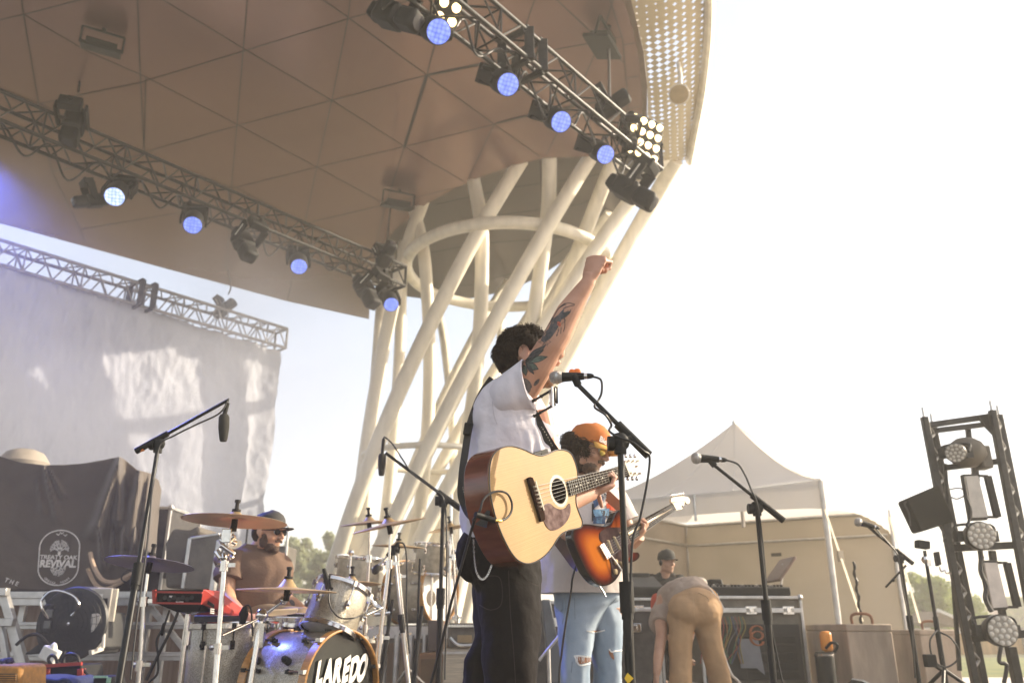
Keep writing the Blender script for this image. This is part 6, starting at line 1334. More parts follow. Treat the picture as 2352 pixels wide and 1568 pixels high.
# hair
def caps(mb_): 
    r3 = HM.to_3x3(); mb_.ball(HM @ V((0,-.024,.040)), (.080,.098,.084), 24, r3); mb_.ball(HM @ V((0,-.068,-.01)),(.066,.05,.075),16,r3)
curls_hair(HM, 1.0, 4200, 5, lambda p_: ((p_.z > .045 and p_.y < .072) or (p_.y < -.035 and p_.z > -.06) or (p_.z > .035 and p_.y < .02)) and not (abs(p_.x) > .058 and p_.z < .040 and -.035 < p_.y < .04), L=(.035,.065), rad=.0012, curl=.006, lift=.5, par=singer, drop=.8, cap=caps)
# stubble
mb = MB(); mb.ball(HM @ V((0,.050,-.080)),(.047,.044,.036),18,HM.to_3x3()); mb.ball(HM @ V((0,.074,-.096)),(.026,.024,.021),14,HM.to_3x3()); mb.build('beard', mat('short brown stubble',(.20,.11,.06),.8,var=.3,scale=200,bump=.6,bscale=500), singer)
# T-shirt body and sleeves
M_TEE = mat('white cotton T-shirt', (.76,.72,.76), .85, var=.03, scale=5, bump=.25, bscale=45, sheen=.2); translucent(M_TEE, .12, (.8,.78,.8))
xd = V((1,0,0)); yd = V((0,1,0))
def ringp(x0, x1, y, Yc, dep, sk=0.0): 
    a = S_(x0,y,Yc); b = S_(x1,y,Yc); return ((a+b)/2, (b-a)/2+V((0,sk,0)), V((0,dep,0)))
def tfold(th, t_):
    v = .05*noise.noise(V((math.cos(th)*2.2, math.sin(th)*2.2, t_*3))) + .02*noise.noise(V((math.cos(th)*6, math.sin(th)*6, t_*5+4)))
    f_ = math.sin(th)   # negative = towards camera
    if f_ < .1 and .45 < t_ < .98: 
        wv = min(1,(t_-.45)*5)*min(1,(.98-t_)*6); v += .035*wv*math.sin(math.cos(th)*26+t_*5)*max(0, math.cos(th)+.35)
    v += .03*max(0,-math.cos(th))*math.sin(t_*24+math.sin(th)*2)
    return v
mb = MB()
rs_ = [ringp(1060,1246,1243,3.02,.13), ringp(1062,1248,1200,3.02,.13), ringp(1066,1256,1150,3.02,.13), ringp(1070,1266,1100,3.02,.13), ringp(1074,1268,1040,3.02,.13), ringp(1080,1254,1000,3.02,.13), ringp(1085,1238,962,3.02,.13), ringp(1094,1230,925,3.02,.135), ringp(1112,1222,895,3.02,.12), ringp(1140,1214,875,3.02,.09), ringp(1158,1210,862,3.02,.065)]
loftg(mb, rs_, fold=lambda th, t_: tfold(th, 1-t_) if False else tfold(th, 1-t_), ns=120, cap=True)
c0_ = lambda r, k: (r[0], V(r[1])*k, V(r[2])*k)
def vring(pt, pb, b):
    return ((pt+pb)/2, (pt-pb)/2, V(b))
rr_ = [vring(S_(1128,893,3.0), S_(1135,955,3.0), (.01,.085,0)), vring(S_(1146,874,2.97), S_(1152,966,2.97), (.015,.098,0)), vring(S_(1172,853,2.94), S_(1186,958,2.94), (.02,.09,0)), vring(S_(1190,839,2.93), S_(1208,946,2.93), (.024,.085,0)), vring(S_(1203,830,2.92), S_(1225,938,2.92), (.026,.085,0))]
loftg(mb, [c0_(r_, .965) for r_ in rr_[:3]], ns=60)
tee = mb.build('tshirt', M_TEE, singer, voxel=.005, relax=4, disp=[(.16,.030),(.05,.008)])
mb = MB()
rr_ = [vring(S_(1128,893,3.0), S_(1135,955,3.0), (.01,.085,0)), vring(S_(1146,874,2.97), S_(1152,966,2.97), (.015,.098,0)), vring(S_(1172,853,2.94), S_(1186,958,2.94), (.02,.09,0)), vring(S_(1190,838,2.93), S_(1208,944,2.93), (.024,.085,0)), vring(S_(1204,829,2.92), S_(1225,938,2.92), (.026,.085,0))]
loftg(mb, rr_, fold=lambda th, t_: .04*noise.noise(V((math.cos(th)*2,math.sin(th)*2,t_*4+2)))+.02*math.sin(th*5+t_*9)*t_, ns=72, cap=False, expo=2.1)
sl = mb.build('sleeve', M_TEE, tee, solid=.004)
mb = MB(); ed = rr_[-1]; rim = [ed[0]+ed[1]*math.cos(a)+ed[2]*math.sin(a) for a in [2*math.pi*k/48 for k in range(49)]]; mb.tube(rim, .0035, 6, caps=False); mb.build('sleeve_hem', M_TEE, tee)
mb = MB(); loftg(mb, [(S_(1218,925,3.17),V((0,0,.09)),V((.02,.07,0))),(S_(1240,975,3.21),V((.02,0,.075)),V((.03,.07,0))),(S_(1256,1020,3.22),V((.05,0,.04)),V((.0,.07,0)))], fold=nfold(2,.06,3), ns=48); mb.build('sleeve', M_TEE, tee)
mb = MB()
bvt = BV(tee); stroke_on(mb, bvt, [(1136,885),(1132,915),(1134,950),(1142,975)], .002, .0012); mb.build('seam', mat('shirt seam',(.5,.46,.5),.9), tee, smooth=False, fixn=False)
# trousers
M_TROU = mat('black heavy cotton', (.007,.005,.0045), .9, var=.3, scale=4, bump=.5, bscale=30, spec=.2)
def tf(seed): return lambda th, t_: .05*noise.noise(V((math.cos(th)*1.8,math.sin(th)*1.8,t_*5+seed)))+.018*math.sin(t_*46+math.cos(th)*3)*max(0,noise.noise(V((th,t_*6,seed))))
mb = MB(); gz = S_(1175,1568,2.95)
loftg(mb, [ringp(1066,1244,1228,3.02,.13), ringp(1062,1242,1290,3.02,.14), ringp(1088,1241,1345,3.0,.14), ringp(1096,1241,1400,2.98,.13), ringp(1104,1239,1460,2.95,.12), ringp(1110,1232,1508,2.93,.11), ringp(1112,1233,1568,2.93,.105), (V((gz.x,2.94,.26)),V((.105,0,0)),V((0,.10,0))), (V((gz.x,2.95,.06)),V((.11,0,0)),V((0,.11,0)))], fold=tf(1), ns=72)
loftg(mb, [ringp(1085,1200,1300,3.1,.12), ringp(1086,1190,1389,3.12,.12), ringp(1090,1180,1461,3.12,.11), ringp(1066,1160,1513,3.14,.11), ringp(1063,1150,1568,3.15,.105), (V((S_(1100,1568,3.15).x,3.17,.26)),V((.10,0,0)),V((0,.10,0))), (V((S_(1100,1568,3.15).x-.02,3.19,.06)),V((.105,0,0)),V((0,.11,0)))], fold=tf(5), ns=72)
mb.ball(S_(1084,1272,2.98),(.055,.07,.10),16)
tro = mb.build('trousers', M_TROU, singer, disp=[(.13,.022),(.045,.007)])
bvr = BV(tro); mb = MB(); M_SEAMB = mat('dark trouser seam', (.03,.022,.018), .9)
for pts in ([(1168,1310),(1172,1400),(1180,1500),(1184,1566)],[(1188,1300),(1205,1330),(1236,1345)],[(1098,1330),(1125,1322),(1150,1330),(1152,1385),(1128,1400),(1102,1388)]): stroke_on(mb, bvr, pts, .0025, .0015)
mb.build('seam', M_SEAMB, tro, smooth=False, fixn=False)
shoe(singer, (gz.x,2.95), (.8,-.6,0), M_BLACK); shoe(singer, (S_(1100,1568,3.15).x-.02,3.2), (.8,-.6,0), M_BLACK)
mb = MB()
cp = smooth_path([g(195,680,.0)-V((0,-.05,0)), g(200,790,.0), g(213,885,.0), g(245,925,.0), g(280,898,.0), g(305,840,.0)], 8)
cp = [P(1016+x*.3704, 987.8+y*.3704, 2.80) for x, y in [(q.x,q.y) for q in smooth_path([V((a,b,0)) for a,b in ((195,680),(199,790),(213,880),(245,923),(280,898),(305,838))],9)]]
for i, q in enumerate(cp):
    d = (cp[min(i+1,len(cp)-1)]-cp[max(i-1,0)]).normalized(); a1,b1,_ = frame(d); a1 = a1 if i%2 else b1
    mb.tube([q+d*math.cos(t_)*.0050+a1*math.sin(t_)*.0026 for t_ in [j*.785 for j in range(9)]],.0007,5,caps=False)
tag(mb.build('wallet_chain', M_CHROME, singer))
# harmonica holder
hh = thing('harmonica_holder', 'black neck brace holding a harmonica below the singer\'s chin', 'harmonica holder', S_(1255,905,2.95))
mb = MB(); mb.bar(S_(1190,938,2.95),S_(1231,917,2.93),.010); mb.bar(S_(1231,917,2.93),S_(1278,889,2.92),.011,.007); mb.bar(S_(1278,889,2.92),S_(1279,926,2.92),.009); mb.bar(S_(1200,970,2.95),S_(1229,954,2.93),.010); mb.bar(S_(1229,954,2.93),S_(1276,928,2.92),.010,.007)
for x,y in ((1243,910),(1241,947)): mb.ball(S_(x,y,2.925),.007,8)
mb.build('wire_frame', M_BLACK, hh)
mb = MB(); mb.box(S_(1270,911,2.925),(.020,.10,.050)); mb.build('harmonica', mat('dark steel harmonica',(.12,.11,.10),.3,.8), hh, bevel=.005)
mb = MB(); mb.box(S_(1262,911,2.90),(.003,.03,.050)); mb.cyl(S_(1268,888,2.87),S_(1270,934,2.87),.004); mb.build('clip', M_CHROME, hh)
# ================================================================ acoustic guitar
M_SPRUCE = mat('natural spruce top', (.345,.21,.085), .55, col2=(.41,.26,.11), scale=7, spec=.2, bump=.0)
t, b, ns, ln = nodes(M_SPRUCE)
ge = ns.new('ShaderNodeNewGeometry'); dt_ = ns.new('ShaderNodeVectorMath'); dt_.operation = 'DOT_PRODUCT'; pv_ = ND.cross(GN).normalized(); dt_.inputs[1].default_value = tuple(pv_)
ln.new(ge.outputs['Position'], dt_.inputs[0]); gn_ = ns.new('ShaderNodeTexNoise'); gn_.noise_dimensions = '1D'; gn_.inputs['Scale'].default_value = 420; gn_.inputs['Detail'].default_value = 3; ln.new(dt_.outputs['Value'], gn_.inputs['W'])
gr_ = ns.new('ShaderNodeValToRGB'); gr_.color_ramp.elements[0].position = .3; gr_.color_ramp.elements[0].color = (.80,.74,.66,1); gr_.color_ramp.elements[1].position = .6; gr_.color_ramp.elements[1].color = (1,1,1,1); ln.new(gn_.outputs[0], gr_.inputs[0])
mx_ = ns.new('ShaderNodeMix'); mx_.data_type = 'RGBA'; mx_.blend_type = 'MULTIPLY'; mx_.inputs['Factor'].default_value = 1
old_ = b.inputs['Base Color'].links[0].from_socket; ln.new(old_, mx_.inputs['A']); ln.new(gr_.outputs[0], mx_.inputs['B']); ln.new(mx_.outputs['Result'], b.inputs['Base Color'])
M_MAHOG = mat('dark mahogany sides', (.16,.045,.022), .25, var=.3, scale=6, coat=.6, stretch=(1,1,6))
M_FRETB = mat('dark fretboard wood', (.022,.015,.012), .3, var=.3, scale=30, spec=0); M_FRET = mat('fret wire', (.75,.72,.62), .25, .9)
M_IVORY = mat('ivory plastic', (.55,.50,.40), .6, spec=.2); M_TORT = mat('tortoise pickguard', (.10,.065,.06), .25, col2=(.20,.145,.135), scale=38, spec=0)  # pickguard mottle lightened so its sheen sits in the base colour
ag = thing('acoustic_guitar', 'natural top acoustic guitar with dark brown sides held by the singer', 'guitar', g(560,430))
go = [(289,300),(292,230),(305,170),(335,125),(385,100),(440,98),(505,118),(560,143),(612,156),(660,142),(705,122),(755,120),(795,140),(820,185),(836,240),(842,300),(836,360),(829,410),(832,460),(848,510),(866,555),(869,580),(860,602),(825,612),(785,620),(745,640),(715,672),(685,720),(645,770),(600,805),(552,826),(508,826),(462,802),(420,750),(378,670),(340,575),(310,470),(294,380)]
def gsm(pts, k=4, off=0): 
    L = smooth_path([V((x,y,0)) for x,y in pts]+[V((*pts[0],0))], k)[:-1]; return [g(q.x,q.y,off) for q in L]
fo2 = gsm(go)
TH = .108
mb = MB(); bk_ = [q-GN*TH for q in fo2]; cc = sum(bk_,V())/len(bk_); bk_ = [q.lerp(cc,-.005) for q in bk_]
mb.plate(bk_, GN*(TH-.0035)); sd_ = mb.build('body', M_MAHOG, ag, bevel=.003)
mb = MB(); mb.plate([q-GN*.0034 for q in fo2], GN*.0034); topm = mb.build('top', M_SPRUCE, ag)
mb = MB(); mb.tube([q.lerp(cc+GN*TH,.006)+GN*.0004 for q in fo2+[fo2[0]]], .0024, 6, caps=False); mb.build('binding', mat('black binding',(.02,.018,.016),.3), ag)
SHc = g(722,376)
def disc(mb, c, r0, r1, h, n=48):
    ring = lambda r, z: [c+GT*math.cos(a)*r+GU*math.sin(a)*r+GN*z for a in [2*math.pi*k/n for k in range(n)]]
    o = len(mb.v); A_ = ring(r1,h); B_ = ring(r0,h) if r0 > 0 else [c+GN*h]*n; mb.v += A_+B_
    for k in range(n): k2=(k+1)%n; mb.f.append((o+k,o+k2,o+n+k2,o+n+k))
mb = MB(); disc(mb, SHc, 0, .0445, .0009); mb.build('sound_hole', mat('sound hole shadow',(.006,.005,.004),1,spec=0), ag, smooth=False)
for r0, r1, c_ in ((.0445,.0475,(.06,.04,.03)),(.0475,.0555,(.55,.42,.25)),(.0555,.0568,(.05,.04,.03)),(.0568,.0578,(.6,.5,.35)),(.0578,.0586,(.05,.04,.03))):
    mb = MB(); disc(mb, SHc, r0, r1, .0007); mb.build('rosette_ring', mat('rosette',c_,.3), ag, smooth=False)
pg = [(612,500),(622,472),(648,452),(672,458),(694,477),(728,489),(762,480),(784,452),(793,480),(788,525),(765,570),(730,603),(690,620),(665,616),(640,590),(622,545)]
mb = MB(); mb.plate(gsm(pg,4,.0006), GN*.0014); mb.build('pickguard', M_TORT, ag)
mb = MB(); mb.plate([g(517,300,.0005),g(531,291,.0005),g(547,296,.0005),g(560,335,.0005),g(620,520,.0005),g(622,557,.0005),g(610,567,.0005),g(597,566,.0005),g(585,520,.0005)], GN*.011); mb.build('bridge', mat('dark rosewood bridge',(.03,.018,.014),.3,var=.3,spec=0), ag, bevel=.002)
mb = MB(); mb.bar(g(558,318,.0135), g(610,498,.0135), .004, .005); mb.build('saddle', M_IVORY, ag)
s0 = [g(556+i*7.2, 352+i*24.5, .0125) for i in range(6)]; s1 = [g(1118+i*4.6, 222+i*10.6, .0095) for i in range(6)]
for i in range(6):
    mb = MB(); q = g(549+i*7.2, 355+i*24.5, .011); mb.cyl(q, q+GN*.007, .0036, 8); mb.ball(q+GN*.008,.0042,8); mb.build('bridge_pin', M_IVORY, ag)
    mb = MB(); mb.cyl(s0[i], s1[i], (.00085,.00075,.00065,.00055,.00045,.0004)[i], 5); mb.build('string', M_FRET, ag)
fb = [g(768,317),g(787,409),g(1150,286),g(1122,212)]
mb = MB(); mb.plate([q+GN*.0008 for q in fb], GN*.0065); mb.build('fretboard', M_FRETB, ag, smooth=False)
nk = [g(835,322,-.010),g(845,372,-.010),g(1145,278,-.010),g(1124,220,-.010)]
mb = MB(); a0, a1 = g(838,345,-.008), g(1136,248,-.004); mb.tube([a0-GN*.013, a0.lerp(a1,.5)-GN*.012, a1-GN*.011],[.021,.019,.017],16); mb.build('neck', M_MAHOG, ag)
Lf = []
for k in range(1, 21):
    u = 1-2**(-k/12.0); tot = 1-2**(-20.3/12.0); u = u/tot; a_ = g(1122,212).lerp(g(768,317),u); b_ = g(1150,286).lerp(g(787,409),u); Lf.append((a_,b_))
    mb = MB(); mb.cyl(a_+GN*.0078, b_+GN*.0078, .0011, 6); mb.build('fret', M_FRET, ag)
for k in (3,5,7,9,12,15,17):
    a_ = (Lf[k-1][0]+Lf[k-1][1]+Lf[k-2][0]+Lf[k-2][1])/4; mb = MB(); mb.cyl(a_+GN*.0073, a_+GN*.0077, .0034, 10); mb.build('fret_marker', M_IVORY, ag)
hs = [g(1124,210),g(1133,186),g(1215,172),g(1226,180),g(1243,262),g(1236,272),g(1160,288),g(1150,286)]
mb = MB(); mb.plate([q-GN*.009 for q in hs], GN*.014); mb.build('headstock', mat('pale satin headstock',(.42,.35,.28),.45), ag, bevel=.002)
mb = MB(); mb.bar(g(1122,213,.009), g(1151,286,.009), .005, .006); mb.build('nut', M_IVORY, ag)
for i in range(3):
    for y0, yy, s_ in ((192,158,1),(268,298,-1)):
        x = 1146+i*28 + (12 if s_ < 0 else 0); mb = MB(); q = g(x,y0,.006); mb.cyl(q, q+GN*.010, .004, 10); e = g(x-2,yy,-.004); mb.cyl(g(x,y0+(-8 if s_>0 else 8),-.004), e, .0025, 6); mb.ball(e,(.008,.006,.009),10); mb.build('tuner', M_CHROME, ag)
        if i < 3: mb = MB(); mb.cyl(s1[i if s_ > 0 else 5-i], g(x,y0,.012), .0005, 4); mb.build('string', M_FRET, ag)
mb = MB(); mb.ball(g(1195,225,.006),(.008,.008,.003),8); mb.build('logo_inlay', mat('dark inlay',(.1,.06,.04),.4), ag)
mb = MB(); mb.box(g(642,140,-.02),(.006,.006,.006)); 
q0,q1 = g(592,150,-.02), g(690,122,-.03); mb.bar(q0,q1,.012,.02); mb.build('soundboard_clip', M_PLASTIC, ag, bevel=.002)
# strap
M_STRAP = mat('black webbing strap', (.022,.02,.018), .7, var=.2, bump=.3, bscale=200)
st_ = thing('guitar_strap', 'wide black guitar strap over the singer\'s shoulder with pale stitching', 'strap', P(1070,1050,2.9))
def ribbon(pts, w_, th=.003):
    mb = MB(); q = smooth_path(pts, 6); m = []
    for i, p_ in enumerate(q):
        d = (q[min(i+1,len(q)-1)]-q[max(i-1,0)]).normalized(); vd = (p_-CAM).normalized(); a = d.cross(vd).normalized(); ww = w_(i/(len(q)-1)) if callable(w_) else w_
        m.append((p_-a*ww/2, p_+a*ww/2, p_+a*ww/2+vd*th, p_-a*ww/2+vd*th))
    mb.loop(m); return mb
lp_ = [P(1130,868,3.10),P(1105,905,3.08),P(1087,950,2.98),P(1077,985,2.93),P(1068,1040,2.88),P(1061,1095,2.83),P(1060,1140,2.79),P(1076,1172,2.74),P(1100,1186,2.68),P(1122,1192,2.62)]
ribbon(lp_, lambda t_: .026+ (.028 if t_ > .72 else 0)*min(1,(t_-.72)*6), .003).build('back_strap', M_STRAP, st_)
mb = MB(); mb.box(P(1074,985,2.91),(.028,.02,.045),(0,.15,0)); mb.build('buckle', M_PLASTIC, st_, bevel=.004)
fp_ = [P(1215,930,3.02),P(1232,962,2.94),P(1246,990,2.93),P(1262,1018,2.95),P(1276,1038,2.98)]
ribbon(fp_, .034, .003).build('front_strap', M_STRAP, st_)
mb = MB(); q = smooth_path([P(1244,980,2.92),P(1258,1003,2.918),P(1270,1026,2.93)],8)
for i in range(0,len(q)-1,1):
    if i%2==0: mb.cyl(q[i],q[i].lerp(q[i+1],.8),.0012,4)
mb.build('stitching', M_IVORY, st_)
mb = MB(); q = smooth_path([g(128,330,.06),g(140,385,.06),g(175,440,.06)],10)
q = smooth_path([P(1063,1118,2.775),P(1068,1140,2.765),P(1080,1160,2.72)],8)
for i in range(0,len(q)-1,2): mb.cyl(q[i],q[i+1],.0011,4)
mb.build('stitching', M_IVORY, st_)
# cable loop and lead
lc = [(235,548),(215,500),(232,440),(275,398),(335,381),(385,398),(412,450),(410,505),(380,548),(330,566),(300,562)]
cable('guitar_lead', [g(*lc[0],.0)-GN*.03]+[g(x,y,.012) for x,y in lc[1:]]+[g(265,552,.012)], .0038, 'black cable looped over the edge of the acoustic guitar')
mb = MB(); mb.cyl(g(300,562,.013),g(345,566,.013),.0045,8); mb.build('gold_collar', mat('brass collar',(.7,.5,.15),.3,.9), ag)
mb = MB(); a_, b_ = g(205,520,.0),g(300,562,.014); mb.cyl(a_,b_,.009,10); mb.build('jack_plug', M_PLASTIC, ag)
lead = [P(1093,1186,2.60),P(1088,1200,2.62),P(1075,1245,2.66),P(1064,1284,2.68),P(1050,1335,2.7),P(1036,1385,2.72),P(1016,1470,2.75),P(990,1568,2.8)]; lead.append(V((lead[-1].x-.12,2.85,.01)))
cable('guitar_lead', lead, .0048, 'long black guitar lead hanging down left of the singer\'s trousers')
# ================================================================ second guitarist
def h(x, y): return (1270+x*.2699, 940.8+y*.2699)
def HP(x, y, Y): return P(*h(x, y), Y)
g2 = thing('person', 'guitarist in orange cap, beard and ripped light blue jeans behind the singer', 'person', (.6, 4.3, 0))
HM2 = hframe(HP(300,345,4.28), (.80,-.42,-.34), (.22,0,1)); mb = MB(); head(mb, HM2, 1.04)
mb.tube([HP(270,430,4.32),HP(250,560,4.36),HP(250,650,4.36)],[.055,.06,.08],16)
for y, w_, d_, cx in ((640,.10,.08,260),(720,.19,.11,255),(900,.19,.12,250),(1200,.18,.12,240),(1500,.17,.12,235)): pass
mb.loop([[HP(cx,y,4.36)+V((.9,.42,0))*math.cos(a)*w_*.93+V((.42,-.9,0))*math.sin(a)*d_*.9 for a in [2*math.pi*k/20 for k in range(20)]] for y,w_,d_,cx in ((640,.08,.07,262),(700,.17,.10,265),(900,.18,.11,262),(1200,.17,.12,250),(1450,.14,.10,245))])
for kx, fx, Yf in ((1322,-.02,4.25),(1392,.05,4.38)):
    a = P(kx+4,1390,4.35); k_ = P(kx,1530,Yf); f = V((k_.x+fx, Yf+.06, .09)); mb.tube([a, a.lerp(k_,.5), k_, k_.lerp(f,.45), f],[.085,.072,.054,.052,.036],16); mb.tube([f,f+V((.08,-.08,-.055))],[.036,.03],12)
# picking arm behind the acoustic guitar, fretting arm along the neck
mb.tube([HP(60,720,4.30),HP(-60,880,4.25),HP(-20,960,4.10),HP(40,1000,4.0)],[.055,.05,.042,.028],16)
hand(mb, HP(45,1003,3.99), V((.7,0,-.35)), V((-.1,0,-1)), V((.3,-1,0)), [(35,50,30)]*4, .95)
Wg = HP(745,1075,4.34); mb.tube([HP(500,720,4.42),HP(640,1060,4.42),HP(690,1120,4.38),Wg],[.055,.048,.040,.028],16)
NE = None
G20 = P(1385,1275,3.93); N2 = V((.765,-.64,.08)).normalized(); T2 = V((.64,.765,0)).normalized(); U2 = T2.cross(N2).normalized(); U2 = U2 if U2.z > 0 else -U2
def e(x, y, off=0.0): return PL(*h(x, y), G20, N2) + N2*off
nd2 = (e(1005,795)-e(610,1000)).normalized()
hand(mb, e(735,1105,-.045), (e(770,1000,.0)-e(735,1105,-.045)).normalized()+N2*.35, nd2*-1.0, N2, [(20,70,55),(25,75,55),(30,75,60),(38,75,60)], .95, thumb=((.4,-.35,-.5),(.8,-.1,-.5),(.9,.1,-.1)))
b2 = mb.build('body', M_SKIN2, g2, voxel=.0045, relax=2); eyes(HM2, g2, 1.04)
M_HAIR2 = mat('dark curly hair', (.025,.015,.010), .65, col2=(.07,.042,.024), scale=60, spec=.2)
def cap2(mb_):
    r3 = HM2.to_3x3(); mb_.ball(HM2 @ V((0,-.05,-.01)), (.095,.085,.115), 20, r3); mb_.ball(HM2 @ V((-.0,-.03,-.07)),(.085,.07,.06),16,r3)
curls_hair(HM2, 1.12, 3800, 7, lambda p_: p_.y < .03 and p_.z < (.035 if p_.y > -.06 else .06) and not (p_.y > .0 and abs(p_.x) < .05), L=(.035,.085), rad=.0015, curl=.011, m=M_HAIR2, par=g2, drop=.7, cap=cap2)
M_BEARD = mat('brown beard', (.06,.03,.015), .7, col2=(.14,.08,.045), scale=60)
def capb(mb_): r3 = HM2.to_3x3(); mb_.ball(HM2 @ V((0,.045,-.082)), (.054,.05,.045), 16, r3); mb_.ball(HM2 @ V((0,.068,-.105)), (.036,.034,.034), 14, r3)
curls_hair(HM2, 1.0, 1400, 9, lambda p_: p_.z < -.03 and p_.y > .0, L=(.02,.045), rad=.0013, curl=.005, m=M_BEARD, par=g2, name='beard', drop=1.2, base=1.0, cap=capb)
mb = MB(); mb.tube([HM2 @ V(q) for q in ((-.028,.090,-.046),(-.01,.104,-.040),(.01,.104,-.040),(.028,.090,-.046))],.009,8); mb.build('moustache', M_BEARD, g2)
def cap_hat(M, par, s, m, mbrim, tilt=0.0, brimL=.085, bw=.075):
    r3 = M.to_3x3(); c = M @ (V((0,-.010,.052))*s); mb = MB(); rings = []
    for z, rx, ry, dy in ((-.025,.088,.104,0),(.0,.089,.105,0),(.03,.086,.100,-.002),(.055,.074,.086,-.006),(.072,.050,.058,-.008),(.080,.020,.024,-.008),(.081,.003,.003,-.008)):
        rings.append([c + r3 @ (V((math.cos(a)*rx, math.sin(a)*ry+dy, z+ .012*math.sin(a)))*s) for a in [2*math.pi*k/36 for k in range(36)]])
    mb.loop(rings); o = mb.build('cap', m, par)
    mb = MB(); mb.ball(c + r3 @ (V((0,-.008,.083))*s), .007*s, 8); mb.build('cap_button', m, o)
    def fn(i, j):
        a = (i-.5)*2; x = a*bw; y0 = math.sqrt(max(0,.104**2*(1-(x/.089)**2))) ; y = y0*.97 + j*(brimL*math.sqrt(max(0,1-a*a*.92))); return c + r3 @ (V((x, y, -.022+.012 - .10*x*x/bw*j*2 - j*tilt - .9*x*x*(1 if j>0 else .6)))*s)
    mb = MB(); mb.grid(fn, 20, 8); mb.build('brim', mbrim, o, fixn=False, solid=.003)
    return o, c
M_CAPO = mat('orange cotton cap', (.56,.17,.035), .85, var=.1, scale=20, bump=.2, bscale=200); M_BRIM = mat('yellow orange cap brim', (.68,.36,.08), .8)
co, cc2 = cap_hat(HM2, g2, 1.08, M_CAPO, M_BRIM, tilt=.012, brimL=.075)
bvc = BV(co); hq = hit(bvc, *h(435,268)); 
if hq is None: hq = HP(435,268,4.15)
M_ = basis(hq - V((0,.004,0)), V((.75,.55,-.28)), V((.15,0,1))); text_mb('Biet', .042, M_, .001, .0008).build('cap_lettering', M_PRINT, co, smooth=False, fixn=False)
# yellow mirrored sunglasses
M_SG = mat('yellow mirrored lens', (.55,.42,.04), .08, .6, coat=1); r3 = HM2.to_3x3()
sg = MB()
for k in (-1,1): sg.ball(HM2 @ V((k*.033,.098,.008)), (.027,.006,.022), 16, r3 @ Euler((0,0,-k*.25)).to_matrix())
sg.build('sunglass_lens', M_SG, g2)
mb = MB(); mb.tube([HM2 @ V(q) for q in ((-.084,-.0,.012),(-.062,.085,.020),(-.01,.104,.018),(.01,.104,.018),(.062,.085,.020),(.084,-.0,.012))],.0025,6); mb.build('sunglass_frame', mat('gold wire frame',(.55,.4,.15),.3,.9), g2)
# shirt
M_TEE2 = mat('off white T-shirt', (.60,.54,.50), .85, var=.04, scale=5, bump=.3, bscale=40)
def ring2(x0, x1, y, Yc, dep): a = P(x0,y,Yc); b = P(x1,y,Yc); return ((a+b)/2, (b-a)/2+V((0,.05,0)), V((-.05,dep,0)))
mb = MB(); loftg(mb, [ring2(1238,1430,1362,4.32,.15), ring2(1236,1434,1320,4.32,.15), ring2(1240,1434,1270,4.32,.15), ring2(1248,1432,1210,4.34,.14), ring2(1252,1426,1165,4.35,.13), ring2(1262,1422,1135,4.36,.12), ring2(1285,1400,1112,4.37,.10), ring2(1308,1372,1098,4.37,.07)], fold=nfold(2.2,.07,2,2), ns=96)
for a_, b_, c_ in ((HP(80,690,4.32),HP(10,850,4.27),HP(-20,960,4.24)),(HP(480,700,4.42),HP(560,860,4.42),HP(600,960,4.42))):
    d = (c_-a_).normalized(); A_, B_, _ = frame(d); loftg(mb, [(a_,A_*.075,B_*.075),(b_,A_*.085,B_*.08),(c_,A_*.09,B_*.085)], fold=nfold(2,.06,4), ns=40)
t2 = mb.build('tshirt', M_TEE2, g2)
bv2 = BV(t2); random.seed(3)
pc = [((.05,.10,.20),'blue print'),((.55,.10,.04),'red print'),((.03,.03,.035),'black print'),((.14,.28,.42),'pale blue print'),((.72,.66,.58),'cream print')]
quads = [((335,745),(400,700),(440,760),(350,840),1-1),((380,700),(450,700),(475,780),(430,830),4),((440,760),(510,790),(530,860),(460,850),1),((340,850),(480,840),(470,900),(350,910),3),((345,905),(450,900),(440,972),(340,968),0),((400,850),(500,870),(480,930),(420,900),2),((330,800),(350,800),(360,940),(330,950),2),((520,780),(570,800),(575,850),(520,850),1),((420,700),(470,720),(490,760),(450,750),2),((370,925),(420,915),(415,965),(372,968),3),((480,900),(540,890),(530,930),(485,935),2)]
for q in quads:
    mb = MB(); patch_on(mb, bv2, [h(*p_) for p_ in q[:4]], 8, .003); 
    if mb.f: mb.build('shirt_print', mat(pc[q[4]][1], pc[q[4]][0], .8, var=.4, scale=40), t2, smooth=False, fixn=False)
# jeans
M_JEAN = mat('faded light blue denim', (.21,.28,.36), .9, col2=(.37,.44,.51), scale=6, bump=.12, bscale=260, stretch=(1,1,.5))
mb = MB(); fj = lambda s_: (lambda th,t_: .05*noise.noise(V((math.cos(th)*2,math.sin(th)*2,t_*7+s_)))+.02*math.sin(t_*60+math.cos(th)*4)*max(0,noise.noise(V((th*.7,t_*5,s_)))))
def ring3(x0,x1,y,Yc,dep): a = P(x0,y,Yc); b = P(x1,y,Yc); return ((a+b)/2,(b-a)/2,V((0,dep,0)))
aL = P(1318,1568,4.2); aR = P(1396,1568,4.35)
loftg(mb, [ring3(1262,1426,1330,4.35,.13),ring3(1272,1428,1372,4.34,.135),ring3(1276,1400,1400,4.33,.13),ring3(1279,1372,1440,4.30,.115),ring3(1284,1362,1490,4.27,.10),ring3(1287,1356,1530,4.25,.09),ring3(1285,1354,1568,4.26,.088),(V((aL.x,4.28,.3)),V((.08,0,0)),V((0,.085,0))),(V((aL.x-.02,4.31,.07)),V((.08,0,0)),V((0,.085,0)))], fold=fj(1), ns=72)
